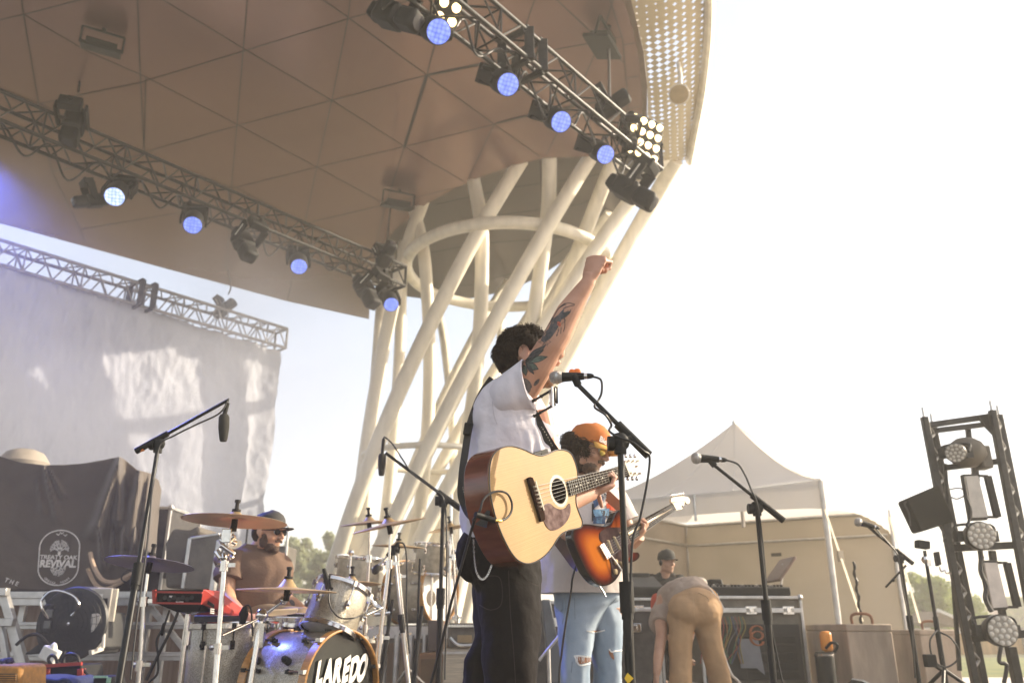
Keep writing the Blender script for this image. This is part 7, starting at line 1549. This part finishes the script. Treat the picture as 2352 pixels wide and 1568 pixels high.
loftg(mb, [ring3(1300,1427,1372,4.37,.13),ring3(1330,1430,1410,4.38,.13),ring3(1346,1430,1450,4.38,.115),ring3(1356,1428,1500,4.38,.10),ring3(1362,1426,1530,4.38,.09),ring3(1362,1428,1568,4.39,.088),(V((aR.x,4.42,.3)),V((.08,0,0)),V((0,.085,0))),(V((aR.x+.02,4.45,.07)),V((.08,0,0)),V((0,.085,0)))], fold=fj(6), ns=72)
je = mb.build('jeans', M_JEAN, g2, disp=[(.12,.012),(.04,.004)])
bj = BV(je)
def gz_(x, y): return (1016+x*.3704, 987.8+y*.3704)
mb = MB(); patch_on(mb, bj, [gz_(828,1402),(1016+930*.3704,987.8+1408*.3704),gz_(915,1432),gz_(850,1450)], 8, .003); leaf_on(mb, bj, gz_(895,1246), gz_(1002,1240), 1.6, .003); leaf_on(mb, bj, gz_(1035,1360), gz_(1062,1420), 4, .003)
mb.build('torn_hole', mat('skin in the torn knee',(.28,.13,.07),.7), je, smooth=False, fixn=False)
mb = MB()
for pts in ([(818,1400),(860,1398),(935,1412)],[(830,1425),(855,1455),(915,1440)],[(895,1243),(950,1250),(1005,1238)],[(820,1398),(835,1430)],[(1035,1355),(1050,1372),(1075,1366),(1110,1362)]): stroke_on(mb, bj, [gz_(*q) for q in pts], .007, .004, 5)
random.seed(6)
for k in range(26): x = random.uniform(826,935); stroke_on(mb, bj, [gz_(x,1402+random.uniform(-4,4)),gz_(x+random.uniform(-6,6),1425+random.uniform(-6,16))], .0018, .005, 3)
mb.build('frayed_thread', mat('pale frayed cotton',(.72,.72,.70),.9), je, smooth=False, fixn=False)
mb = MB(); 
for pts in ([(760,1035),(765,1100),(745,1200)],[(820,1040),(822,1250),(800,1500)],[(1075,1040),(1040,1080)],[(690,1100),(740,1120),(745,1050)]): stroke_on(mb, bj, [gz_(*q) for q in pts], .003, .002, 6)
mb.build('denim_seam', mat('darker denim seam',(.20,.24,.28),.9), je, smooth=False, fixn=False)
for s_, a_ in ((aL,4.26),(aR,4.4)): shoe(g2, (s_.x,a_), (.3,-.95,0), mat('brown leather',(.12,.06,.03),.5))
# ---- electric guitar
eg = thing('electric_guitar', 'sunburst electric guitar with dark pickguard held by the guitarist in the orange cap', 'guitar', e(400,1250))
eo_ = [(166,1060),(175,1020),(205,988),(255,972),(320,974),(385,985),(440,990),(480,978),(508,945),(526,900),(548,862),(580,848),(608,856),(624,888),(625,940),(614,985),(610,1030),(628,1075),(650,1130),(668,1190),(690,1215),(720,1212),(737,1235),(728,1262),(700,1285),(665,1298),(630,1305),(600,1330),(575,1375),(552,1420),(520,1460),(478,1487),(430,1498),(380,1480),(330,1435),(280,1365),(235,1270),(195,1180),(172,1110)]
def esm(pts, k=4, off=0): L = smooth_path([V((x,y,0)) for x,y in pts]+[V((*pts[0],0))], k)[:-1]; return [e(q.x,q.y,off) for q in L]
fo3 = esm(eo_); M_SBK = mat('black guitar edge', (.012,.010,.009), .12, coat=1)
mb = MB(); mb.plate([q-N2*.045 for q in fo3], N2*.0445); mb.build('body', M_SBK, eg, bevel=.008)
M_BURST = mat('sunburst lacquer', (.4,.1,.02), .22, spec=0, var=.1)
t, b, ns, ln = nodes(M_BURST); at = ns.new('ShaderNodeAttribute'); at.attribute_name = 'ring'; cr = ns.new('ShaderNodeValToRGB'); E = cr.color_ramp.elements
E[0].position = .30; E[0].color = (.33,.095,.012,1); E[1].position = .99; E[1].color = (.012,.010,.009,1); x_ = E.new(.62); x_.color = (.17,.033,.008,1); x_ = E.new(.84); x_.color = (.05,.008,.006,1)
ln.new(at.outputs['Fac'], cr.inputs[0]); ln.new(cr.outputs[0], b.inputs['Base Color'])
mid = esm([(400+(x-400)*.28+ (20 if x>400 else 0), 1215+(y-1215)*.36) for x, y in eo_]); nn = len(fo3); me_v = []; vals = []
mb = MB(); steps = 12
for s_ in range(steps+1):
    u = s_/steps
    for k in range(nn): mb.v.append(fo3[k].lerp(mid[k], u) + N2*(.0006+.0014*min(1,u*3))); vals.append(1-u*.8)
mb.v.append(sum(mid,V())/nn+N2*.002); vals.append(.1)
for s_ in range(steps):
    for k in range(nn): k2=(k+1)%nn; mb.f.append((s_*nn+k,s_*nn+k2,(s_+1)*nn+k2,(s_+1)*nn+k))
for k in range(nn): mb.f.append((steps*nn+k,steps*nn+(k+1)%nn,(steps+1)*nn))
bo = mb.build('top', M_BURST, eg, fixn=False); at_ = bo.data.attributes.new('ring','FLOAT','POINT'); at_.data.foreach_set('value', vals)
M_PG = mat('brown mottled pickguard', (.028,.016,.018), .25, col2=(.06,.038,.036), scale=30, spec=0)
pgp = [(388,1075),(395,1045),(425,1018),(470,1002),(520,1000),(575,1003),(612,1030),(630,1080),(655,1150),(668,1200),(650,1250),(600,1290),(590,1340),(560,1385),(520,1430),(497,1420),(492,1370),(490,1320),(478,1280),(470,1240),(440,1140),(412,1130),(392,1105)]
mb = MB(); mb.plate(esm(pgp,3,.003), N2*.002); mb.build('pickguard', M_PG, eg)
M_CRM = mat('cream pickup cover', (.42,.32,.18), .6, spec=.15)
for (x0,y0,x1,y1) in ((458,1118,492,1214),(510,1088,552,1176),(566,1052,604,1130)):
    a_, b_ = e(x0,y0,.006), e(x1,y1,.006); mb = MB(); mb.tube([a_,b_],[(.0095,.006)]*2,14); mb.ball(a_,(.0095,.0095,.006),10); mb.ball(b_,(.0095,.0095,.006),10); pk = mb.build('pickup', M_CRM, eg)
    for k in range(6): q = a_.lerp(b_,(k+.5)/6)+N2*.007; mb = MB(); mb.cyl(q-N2*.002,q+N2*.0012,.0026,8); mb.build('pole_piece', M_CHROME, pk)
q4 = [e(378,1160,.004),e(415,1132,.004),e(482,1242,.004),e(445,1278,.004)]
mb = MB(); mb.plate(q4, N2*.010); br_ = mb.build('bridge', M_CHROME, eg, bevel=.002)
for k in range(6): a_ = q4[0].lerp(q4[3],(k+.5)/6).lerp(q4[1].lerp(q4[2],(k+.5)/6),.5); mb = MB(); mb.box(a_+N2*.012,(.016,.007,.006),basis(V(),q4[1]-q4[0],q4[3]-q4[0]).to_3x3()); mb.build('string_saddle', M_ALU, br_)
for x,y,r_ in ((525,1295,.014),(522,1378,.014),(574,1318,.008),(560,1300,.006)): mb = MB(); mb.lathe(e(x,y,.005),N2,[(0,r_),(.008,r_*.9),(.010,r_*.6)],18); mb.build('control_knob', M_CRM, eg)
mb = MB(); mb.tube(smooth_path([e(468,1245,.02),e(500,1310,.03),e(540,1385,.035),e(575,1420,.03),e(600,1438,.025)],5),[.003]*21 if False else .0028,8); mb.ball(e(600,1438,.025),.005,8); mb.build('tremolo_arm', mat('white plastic arm',(.7,.7,.68),.3), eg)
fbe = [e(606,1002,.004),e(640,1062,.004),e(1040,858,.004),e(1016,800,.004)]
fbe = [e(600,1012,.004),e(655,1115,.004),e(1037,853,.004),e(1008,797,.004)]
mb = MB(); mb.plate(fbe, N2*.006); mb.build('fretboard', M_FRETB, eg, smooth=False)
mb = MB(); mb.tube([e(628,1060,-.008),e(1022,826,-.006)],[.020,.016],14); mb.build('neck', mat('maple neck',(.5,.33,.15),.3,coat=.5), eg)
for k in range(1,22):
    u = (1-2**(-k/12))/(1-2**(-22/12)); a_ = fbe[3].lerp(fbe[0],u); b_ = fbe[2].lerp(fbe[1],u); mb = MB(); mb.cyl(a_+N2*.007,b_+N2*.007,.0013,6); mb.build('fret', M_FRET, eg)
for k in range(6):
    u = (k+.7)/6.4; mb = MB(); mb.cyl(q4[0].lerp(q4[3],(k+.5)/6)+N2*.014, fbe[3].lerp(fbe[2],u)+N2*.009, .0007, 4); mb.build('string', M_FRET, eg)
hso = [(1008,797),(1000,770),(1010,752),(1060,738),(1110,738),(1140,742),(1156,760),(1158,785),(1145,800),(1128,795),(1118,780),(1112,800),(1105,830),(1085,848),(1060,850),(1037,853)]
mb = MB(); mb.plate(esm(hso,3,-.008), N2*.013); mb.build('headstock', mat('cream maple headstock',(.60,.50,.36),.3,coat=.5), eg)
for k in range(6): 
    x, y = 1012+k*19, 748-k*3; q = e(x,y,-.002); mb = MB(); mb.cyl(e(x+4,y+14,.0),q,.003,6); mb.ball(q+V((0,0,.012)),(.008,.006,.011),10); mb.cyl(e(x+10,y+38,.004),e(x+10,y+38,.014),.004,8); mb.build('tuner', M_CHROME, eg)
mb = MB(); mb.ball(e(1095,822,.006),.008,8); mb.build('string_tree', M_CHROME, eg)
# strap of the second guitar
s2 = thing('guitar_strap', 'brown leather guitar strap of the second guitarist', 'strap', HP(150,1200,4.05))
M_LEA = mat('dark brown leather', (.085,.04,.025), .5, var=.25, bump=.2)
ribbon([HP(0,1060,4.08),HP(60,1120,4.05),HP(130,1210,4.02),HP(190,1290,3.97),HP(235,1330,3.93)], .062, .004).build('lower_strap', M_LEA, s2)
mb = MB(); mb.ball(HP(232,1318,3.90),.008,10); mb.build('strap_button', M_CHROME, s2)
ribbon([HP(420,690,4.28),HP(475,740,4.24),HP(540,800,4.18),HP(600,855,4.08)], .050, .004).build('upper_strap', mat('orange brown leather',(.38,.11,.04),.5), s2)
cable('guitar_lead', [HP(195,1330,3.93),HP(165,1440,3.93),HP(152,1560,3.95),P(1298,1440,3.95),P(1290,1500,3.97),P(1284,1568,3.98),V((P(1284,1568,3.98).x,4.0,.02))], .005, 'black lead hanging from the strap end of the sunburst guitar')
mb = MB(); mb.cyl(HP(290,1320,3.88),HP(440,1568,3.9),.004); mb.cyl(HP(440,1568,3.9),HP(450,1590,3.9),.003); tag(mb.build('string_end', M_CHROME), 'thin steel rod crossing the lower bout of the sunburst guitar', 'rod')
# ================================================================ drummer
dr = thing('person', 'seated drummer in a brown T-shirt and dark cap playing the drums', 'person', (-1.35, 5.5, 0))
DM = hframe(C5(1040,285,5.45), (.90,-.40,-.12), (0,0,1)); mb = MB(); head(mb, DM, 1.03)
mb.tube([C5(1000,360,5.48),C5(950,440,5.5),C5(930,520,5.5)],[.062,.068,.09],16)
mb.loop([[C5(cx,y,5.52)+V((.93,.35,0))*math.cos(a)*w_+V((.35,-.93,0))*math.sin(a)*d_ for a in [2*math.pi*k/20 for k in range(20)]] for y,w_,d_,cx in ((440,.09,.08,930),(490,.19,.11,915),(640,.20,.12,930),(850,.19,.14,950),(1050,.20,.15,950))])
for sx in (0,.34):
    hp = C5(900,1040,5.5)+V((sx*.5,.05*(1 if sx else -1),0)); kn = hp+V((.35,-.28+sx*.6,.02)); mb.tube([hp,kn,V((kn.x+.02,kn.y,.1))],[.09,.06,.04],14); mb.tube([V((kn.x+.02,kn.y,.1)),V((kn.x+.12,kn.y-.06,.04))],[.04,.03],10)
mb.tube([C5(735,500,5.42),C5(690,640,5.38),C5(678,790,5.33),C5(700,880,5.25),C5(770,950,5.15),C5(848,1000,5.05)],[.06,.056,.050,.047,.040,.027],18); mb.ball(C5(688,845,5.30),.046,12)
hand(mb, C5(848,1000,5.05), V((.8,-.3,-.4)), V((.2,-.6,-.7)), V((0,-.2,1)), [(45,60,40)]*4, 1.0)
mb.tube([C5(1100,520,5.62),C5(1125,700,5.6),C5(1140,830,5.5),C5(1240,890,5.35),C5(1385,985,5.2)],[.058,.052,.045,.044,.027],18)
hand(mb, C5(1385,985,5.2), V((.9,-.2,-.3)), V((0,-1,-.2)), V((0,0,1)), [(35,50,35)]*4, 1.0)
bd_ = mb.build('body', skinmat('drummer skin',(.50,.27,.16),(.58,.34,.22)), dr, voxel=.0055, relax=3); eyes(DM, dr, 1.03)
bvd = BV(bd_); mb = MB(); leaf_on(mb, bvd, C5(1225,860,5)[:2] if False else (338.7+1222*.2683,1147.8+855*.2683), (338.7+1262*.2683,1147.8+905*.2683), 5, .002); mb.build('tattoo', M_INKD, bd_, smooth=False, fixn=False)
mb = MB(); loftg(mb, [(C5(975,965,5.5),V((.215,0,0)),V((0,.17,0))),(C5(965,880,5.5),V((.215,0,0)),V((0,.17,0))),(C5(952,760,5.5),V((.215,0,0)),V((0,.16,0))),(C5(930,620,5.5),V((.235,.05,0)),V((-.05,.15,0))),(C5(905,520,5.5),V((.235,.06,0)),V((-.05,.13,0))),(C5(905,460,5.5),V((.19,.05,0)),V((-.05,.11,0))),(C5(935,420,5.5),V((.115,.03,.0)),V((0,.085,0))),(C5(955,392,5.49),V((.085,.02,-.01)),V((0,.07,0)))], fold=lambda th,t_: .06*noise.noise(V((math.cos(th)*2.4,math.sin(th)*2.4,t_*4)))+.012*math.sin(math.cos(th)*17+t_*8)*(1 if math.sin(th)<.2 else 0)*min(1,t_*2)*min(1,(1-t_)*4), ns=110)
A_ = C5(770,470,5.44); B_ = C5(715,600,5.40); C_ = C5(700,690,5.37)
d = (C_-A_).normalized(); a1, b1, _ = frame(d); loftg(mb, [(A_,a1*.08,b1*.08),(B_,a1*.095,b1*.09),(C_,a1*.098,b1*.09)], fold=nfold(2,.08,1), ns=48)
A_ = C5(1080,490,5.6); C_ = C5(1135,680,5.6); d = (C_-A_).normalized(); a1, b1, _ = frame(d); loftg(mb, [(A_,a1*.075,b1*.08),(A_.lerp(C_,.5),a1*.08,b1*.085),(C_,a1*.08,b1*.085)], fold=nfold(2,.08,7), ns=48)
mb.build('tshirt', mat('brown cotton T-shirt', (.15,.09,.058), .9, var=.06, scale=6, bump=.25, bscale=60), dr)
mb = MB(); 
for sx in (0,.34):
    hp = C5(900,1040,5.5)+V((sx*.5,.05*(1 if sx else -1),0)); kn = hp+V((.35,-.28+sx*.6,.02)); mb.tube([hp,kn+V((.02,0,0)),V((kn.x+.02,kn.y,.12))],[.12,.085,.07],16)
mb.build('shorts', mat('tan trousers',(.25,.18,.12),.9), dr)
shoe(dr,(-1.05,5.3),(.9,-.3,0),M_BLACK); shoe(dr,(-1.0,5.75),(.9,-.3,0),M_BLACK)
co, _c = cap_hat(DM, dr, 1.05, mat('dark grey cap',(.035,.032,.028),.8), mat('dark grey brim',(.03,.028,.025),.7), tilt=-.004, brimL=.085)
mb = MB(); mb.ball(DM @ V((0,-.055,.0)),(.080,.062,.075),16,DM.to_3x3()); mb.build('hair', M_HAIR, dr)
mb = MB(); mb.ball(DM @ V((0,.044,-.078)),(.054,.048,.042),18,DM.to_3x3()); mb.ball(DM @ V((0,.076,-.100)),(.028,.024,.024),14,DM.to_3x3()); 
for k in (-1,1): mb.ball(DM @ V((k*.062,.020,-.05)),(.016,.034,.045),12,DM.to_3x3())
mb.tube([DM @ V(q) for q in ((-.028,.092,-.046),(0,.104,-.040),(.028,.092,-.046))],.008,8); mb.build('beard', mat('dark short beard',(.08,.045,.028),.9,var=.3,scale=150,bump=.7,bscale=300), dr)
mb = MB()
for k in (-1,1): mb.ball(DM @ V((k*.034,.096,.012)),(.027,.006,.019),14,DM.to_3x3())
mb.tube([DM @ V(q) for q in ((-.084,-.0,.015),(-.064,.085,.022),(0,.104,.020),(.064,.085,.022),(.084,-.0,.015))],.003,6); mb.build('sunglasses', M_PLASTIC, dr)
thr = thing('drum_stool', 'round black drum stool under the drummer', 'stool', (C5(900,1120,5.55).x,5.55,0)); q = C5(900,1120,5.55)
mb = MB(); mb.lathe((q.x,q.y,q.z-.06),(0,0,1),[(0,.17),(.02,.185),(.07,.18),(.08,.14)],24); mb.build('seat', M_PLASTIC, thr)
mb = MB(); mb.cyl((q.x,q.y,q.z-.06),(q.x,q.y,.12),.016); 
for a in (.3,2.4,4.5): mb.cyl((q.x,q.y,.28),(q.x+.26*math.cos(a),q.y+.26*math.sin(a),.01),.011)
mb.build('stand', M_CHROME, thr)
# ================================================================ bending worker
def C7(x, y, Y): return P(1439.4+x*.2382, 1194.8+y*.2382, Y)
wk = thing('person', 'crew member in tan trousers bending over away from the camera with a yellow guitar', 'person', (1.45, 6.5, 0)); mb = MB()
WMx = hframe(C7(470,700,7.0), (-.2,.45,-.9), (0,-1,0)); head(mb, WMx, 1.0)
mb.tube([C7(640,850,6.5),C7(580,760,6.62),C7(490,760,6.85),C7(450,790,6.95)],[.12,.12,.11,.07],18)
for hx,kx,ax_,Yk in ((560,525,520,6.45),(745,820,900,6.5)):
    a = C7(hx,860,6.5); k_ = C7(kx,1250,Yk); f = C7(ax_,1568,Yk+.05); f2 = V((f.x+(f.x-k_.x)*.6, f.y+.05, .08)); mb.tube([a,k_,f,f2],[.09,.062,.055,.04],16); mb.tube([f2,f2+V((.0,.15,-.04))],[.04,.03],10)
mb.tube([C7(360,760,6.75),C7(330,950,6.6),C7(335,1100,6.5),C7(305,1330,6.42),C7(290,1480,6.4)],[.06,.052,.042,.038,.026],16); hand(mb, C7(288,1490,6.4), V((-.15,0,-1)), V((.2,-1,0)), V((-1,0,0)), [(12,18,12)]*4, 1.0)
mb.tube([C7(600,740,6.85),C7(640,950,6.85),C7(600,1180,6.8)],[.055,.045,.028],14); hand(mb, C7(598,1185,6.8), V((-.2,0,-1)), V((.2,-1,0)), V((-1,0,0)), [(30,30,20)]*4, 1.0)
mb.build('body', M_SKIN2, wk, voxel=.007, relax=3)
M_SH = mat('mauve grey T-shirt', (.36,.28,.22), .9, var=.1, scale=6, bump=.3, bscale=30)
mb = MB(); mb.tube([C7(655,800,6.56),C7(610,745,6.62),C7(520,730,6.74),C7(430,780,6.86),C7(385,850,6.92)],[(.175,.165),(.185,.165),(.175,.15),(.14,.12),(.07,.07)],24)
mb.tube([C7(400,780,6.80),C7(360,880,6.70),C7(338,1020,6.58)],[.09,.09,.088],20)
mb.build('tshirt', M_SH, wk, voxel=.009, relax=6, disp=[(.2,.05),(.07,.015)])
M_TAN = mat('tan work trousers', (.40,.25,.13), .9, var=.12, scale=5, bump=.25, bscale=25)
mb = MB(); fl_ = [C7(515,1568,6.45),C7(905,1568,6.55)]
mb.ball(C7(665,850,6.50),(.205,.17,.155),24); mb.ball(C7(740,880,6.46),(.13,.13,.12),20); mb.ball(C7(570,880,6.44),(.13,.13,.12),20)
loftg(mb, [(C7(580,850,6.48),V((.12,0,0)),V((0,.14,0))),(C7(550,920,6.48),V((.125,0,0)),V((0,.14,0))),(C7(525,1030,6.46),V((.095,0,0)),V((0,.11,0))),(C7(520,1200,6.45),V((.085,0,0)),V((0,.10,0))),(C7(520,1400,6.45),V((.082,0,0)),V((0,.09,0))),(fl_[0],V((.085,0,0)),V((0,.09,0))),(V((fl_[0].x,6.5,.07)),V((.09,0,0)),V((0,.10,0)))], fold=fj(11), ns=64)
loftg(mb, [(C7(735,850,6.5),V((.12,0,0)),V((0,.14,0))),(C7(755,930,6.5),V((.12,0,0)),V((0,.14,0))),(C7(780,1050,6.5),V((.095,0,0)),V((0,.11,0))),(C7(820,1230,6.5),V((.085,0,0)),V((0,.10,0))),(C7(862,1400,6.52),V((.082,0,0)),V((0,.09,0))),(fl_[1],V((.085,0,0)),V((0,.09,0))),(V((fl_[1].x+.06,6.58,.07)),V((.09,0,0)),V((0,.10,0)))], fold=fj(15), ns=64)
tw_ = mb.build('trousers', M_TAN, wk, voxel=.009, relax=6, disp=[(.15,.018),(.05,.006)])
shoe(wk,(fl_[0].x,6.5),(.1,1,0),M_BLACK); shoe(wk,(fl_[1].x+.06,6.58),(.2,1,0),M_BLACK)
bw_ = BV(tw_); mb = MB(); stroke_on(mb, bw_, [(1439.4+640*.2382,1194.8+740*.2382),(1439.4+650*.2382,1194.8+850*.2382),(1439.4+645*.2382,1194.8+935*.2382)], .006, .003); stroke_on(mb, bw_, [(1439.4+690*.2382,1194.8+700*.2382),(1439.4+770*.2382,1194.8+740*.2382),(1439.4+790*.2382,1194.8+780*.2382)], .008, .003); mb.build('seam', mat('pale trouser seam',(.42,.28,.16),.9), tw_, smooth=False, fixn=False)
mb = MB(); mb.ball(C7(712,606,6.85),(.055,.07,.05),16); tag(mb.build('cream_hat', mat('cream cap',(.62,.54,.44),.8)), 'cream rounded hat showing just over the bending worker\'s back', 'hat')
yg = thing('yellow_guitar', 'yellow-orange guitar hanging in front of the bending worker', 'guitar', C7(800,800,6.85)); M_YEL = mat('amber guitar lacquer', (.62,.27,.02), .2, coat=1, var=.15)
mb = MB(); mb.plate(sm([(760,650),(800,640),(860,690),(900,760),(918,840),(905,900),(870,930),(800,930),(760,850),(740,740)],6.85,4,C7),(0,.09,0)); mb.build('body', M_YEL, yg, bevel=.01)
mb = MB(); mb.bar(C7(690,985,6.7),C7(575,1150,6.7),.05,.03); mb.build('neck', M_YEL, yg, bevel=.006)
mb = MB(); mb.bar(C7(800,650,6.8),C7(890,760,6.78),.012); mb.bar(C7(890,760,6.78),C7(945,860,6.78),.010); mb.build('edge_trim', M_WH, yg)
cable('guitar_lead', [C7(865,900,6.75),C7(890,1080,6.7),C7(940,1300,6.65),C7(1010,1480,6.6),C7(1090,1568,6.6),V((C7(1090,1568,6.6).x+.1,6.6,.01))], .010, 'pale cable trailing from the bending worker to the floor', mat('pale grey cable',(.5,.47,.42),.5))
mb = MB(); mb.ball(C7(288,810,7.0),(.05,.04,.09),14); tag(mb.build('red_cloth', mat('red cloth',(.5,.08,.04),.8)), 'small red cloth bundle beside the bending worker\'s shoulder', 'cloth')
# ================================================================ engineer
en = thing('person', 'sound engineer in black shirt and dark cap behind the mixing desk', 'person', (C7(385,500,9.5).x, 9.5, 0)); mb = MB()
EM = hframe(C7(388,405,9.5), (.45,-.87,-.1), (0,0,1)); head(mb, EM, 1.0); mb.tube([C7(375,470,9.53),C7(370,560,9.55)],[.055,.07],14)
mb.loop([[C7(cx,y,9.6)+V((1,.1,0))*math.cos(a)*w_+V((0,-1,0))*math.sin(a)*d_ for a in [2*math.pi*k/20 for k in range(20)]] for y,w_,d_,cx in ((520,.08,.08,375),(565,.19,.11,370),(700,.19,.12,375),(950,.17,.13,375),(1150,.17,.13,375))])
for k in (-1,1):
    mb.tube([C7(375+k*120,570,9.58),C7(375+k*170,720,9.45),C7(375+k*110,800,9.25)],[.055,.045,.03],14); hand(mb, C7(375+k*110,800,9.25), V((-k*.2,-1,-.1)), V((k,0,0)), V((0,0,1)), [(20,25,15)]*4, 1.0)
    a = C7(375+k*55,1100,9.6); mb.tube([a,V((a.x,9.6,.5)),V((a.x,9.6,.08))],[.09,.06,.04],14); mb.tube([V((a.x,9.6,.06)),V((a.x,9.45,.04))],[.04,.03],10)
mb.build('body', M_SKIN2, en, voxel=.008, relax=3)
mb = MB(); loftg(mb, [(C7(378,1000,9.6),V((.19,0,0)),V((0,.15,0))),(C7(376,700,9.6),V((.205,0,0)),V((0,.14,0))),(C7(374,590,9.6),V((.215,0,0)),V((0,.13,0))),(C7(374,545,9.6),V((.17,0,0)),V((0,.11,0))),(C7(376,500,9.58),V((.08,0,0)),V((0,.08,0)))], fold=nfold(2,.05,2), ns=64)
for k in (-1,1): a_, c_ = C7(375+k*115,560,9.58), C7(375+k*168,700,9.48); d = (c_-a_).normalized(); a1,b1,_ = frame(d); loftg(mb, [(a_,a1*.075,b1*.08),(c_,a1*.08,b1*.08)], ns=32)
mb.build('shirt', mat('black collared shirt',(.025,.022,.018),.9), en)
mb = MB()
for k in (-1,1): a = C7(375+k*55,1050,9.6); mb.tube([a,V((a.x,9.6,.5)),V((a.x,9.6,.06))],[.11,.085,.075],16)
mb.build('trousers', M_TROU, en)
cap_hat(EM, en, 1.05, mat('black cap',(.03,.028,.022),.8), mat('black brim',(.03,.028,.022),.7), brimL=.07)
mb = MB(); mb.tube([EM @ V((-.085,.0,.0)), EM @ V((-.09,.0,.06)), EM @ V((-.06,-.01,.125)), EM @ V((.06,-.01,.125)), EM @ V((.09,0,.06)), EM @ V((.085,0,0))],.010,8); mb.ball(EM @ V((-.088,0,-.005)),(.02,.03,.035),10); mb.ball(EM @ V((.088,0,-.005)),(.02,.03,.035),10); mb.build('headphones', M_PLASTIC, en)
mb = MB(); mb.box((0, 90, 5.0), (480, 300, 16)); hz = mb.build('haze', M_BLACK, smooth=False); hz.data.materials.clear()
mh_ = bpy.data.materials.new('haze air'); mh_.use_nodes = True; t = mh_.node_tree
for n_ in list(t.nodes):
    if n_.type != 'OUTPUT_MATERIAL': t.nodes.remove(n_)
pv = t.nodes.new('ShaderNodeVolumePrincipled'); pv.inputs['Density'].default_value = 0.006; pv.inputs['Color'].default_value = (1.0,0.96,0.89,1); pv.inputs['Anisotropy'].default_value = 0.2
t.links.new(pv.outputs[0], t.nodes['Material Output'].inputs['Volume']); hz.data.materials.append(mh_); tag(hz, kind='stuff')

# theatrical smoke drifting over the left of the stage, lit by a blue lamp just outside the view
mb = MB(); mb.box((-8.8, 11.8, 4.0), (15, 10.4, 6.6)); sk = mb.build('stage_smoke', M_BLACK, smooth=False); sk.data.materials.clear()
ms = bpy.data.materials.new('stage smoke'); ms.use_nodes = True; t = ms.node_tree
for n_ in list(t.nodes):
    if n_.type != 'OUTPUT_MATERIAL': t.nodes.remove(n_)
pv = t.nodes.new('ShaderNodeVolumePrincipled'); pv.inputs['Color'].default_value = (0.82,0.86,1.0,1); pv.inputs['Anisotropy'].default_value = 0.1  # bluish tint of sky light put into the smoke colour
tc = t.nodes.new('ShaderNodeTexCoord'); nz = t.nodes.new('ShaderNodeTexNoise'); nz.inputs['Scale'].default_value = 0.30; nz.inputs['Detail'].default_value = 2
t.links.new(tc.outputs['Object'], nz.inputs['Vector'])
mr = t.nodes.new('ShaderNodeMapRange'); mr.inputs['From Min'].default_value = .38; mr.inputs['From Max'].default_value = .72; mr.inputs['To Max'].default_value = .55
t.links.new(nz.outputs[0], mr.inputs[0])
sx = t.nodes.new('ShaderNodeVectorMath'); sx.operation = 'SUBTRACT'; sx.inputs[1].default_value = (-8.8,11.8,4.0); t.links.new(tc.outputs['Object'], sx.inputs[0])
dv = t.nodes.new('ShaderNodeVectorMath'); dv.operation = 'DIVIDE'; dv.inputs[1].default_value = (7.5,5.2,3.3); t.links.new(sx.outputs[0], dv.inputs[0])
ln_ = t.nodes.new('ShaderNodeVectorMath'); ln_.operation = 'LENGTH'; t.links.new(dv.outputs[0], ln_.inputs[0])
fa = t.nodes.new('ShaderNodeMapRange'); fa.inputs['From Min'].default_value = 1.0; fa.inputs['From Max'].default_value = .45; t.links.new(ln_.outputs['Value'], fa.inputs[0])
mu = t.nodes.new('ShaderNodeMath'); mu.operation = 'MULTIPLY'; t.links.new(mr.outputs[0], mu.inputs[0]); t.links.new(fa.outputs[0], mu.inputs[1]); t.links.new(mu.outputs[0], pv.inputs['Density'])
t.links.new(pv.outputs[0], t.nodes['Material Output'].inputs['Volume']); sk.data.materials.append(ms); tag(sk, kind='stuff')
lb = thing('moving_light', 'blue glowing moving light just outside the left edge on the middle truss', 'stage light', group=G)
lm = orient(PZ(-55, 345, TZ-.5), V((4.1,-3.1,-5.0)), 1.1); lb.matrix_basis = lm; WM[lb.name] = lm
for c_ in mh.children: k_ = c_.copy(); sc.collection.objects.link(k_); k_.parent = lb
ld_ = bpy.data.lights.new('blue lamp beam', 'SPOT'); ld_.energy = 1500; ld_.color = (.12,.18,1.0); ld_.spot_size = R(34); ld_.spot_blend = .9; ld_.shadow_soft_size = .12
lo = bpy.data.objects.new('lamp_beam', ld_); sc.collection.objects.link(lo); lo.matrix_world = lm @ Matrix.Translation((0,0,-.16))
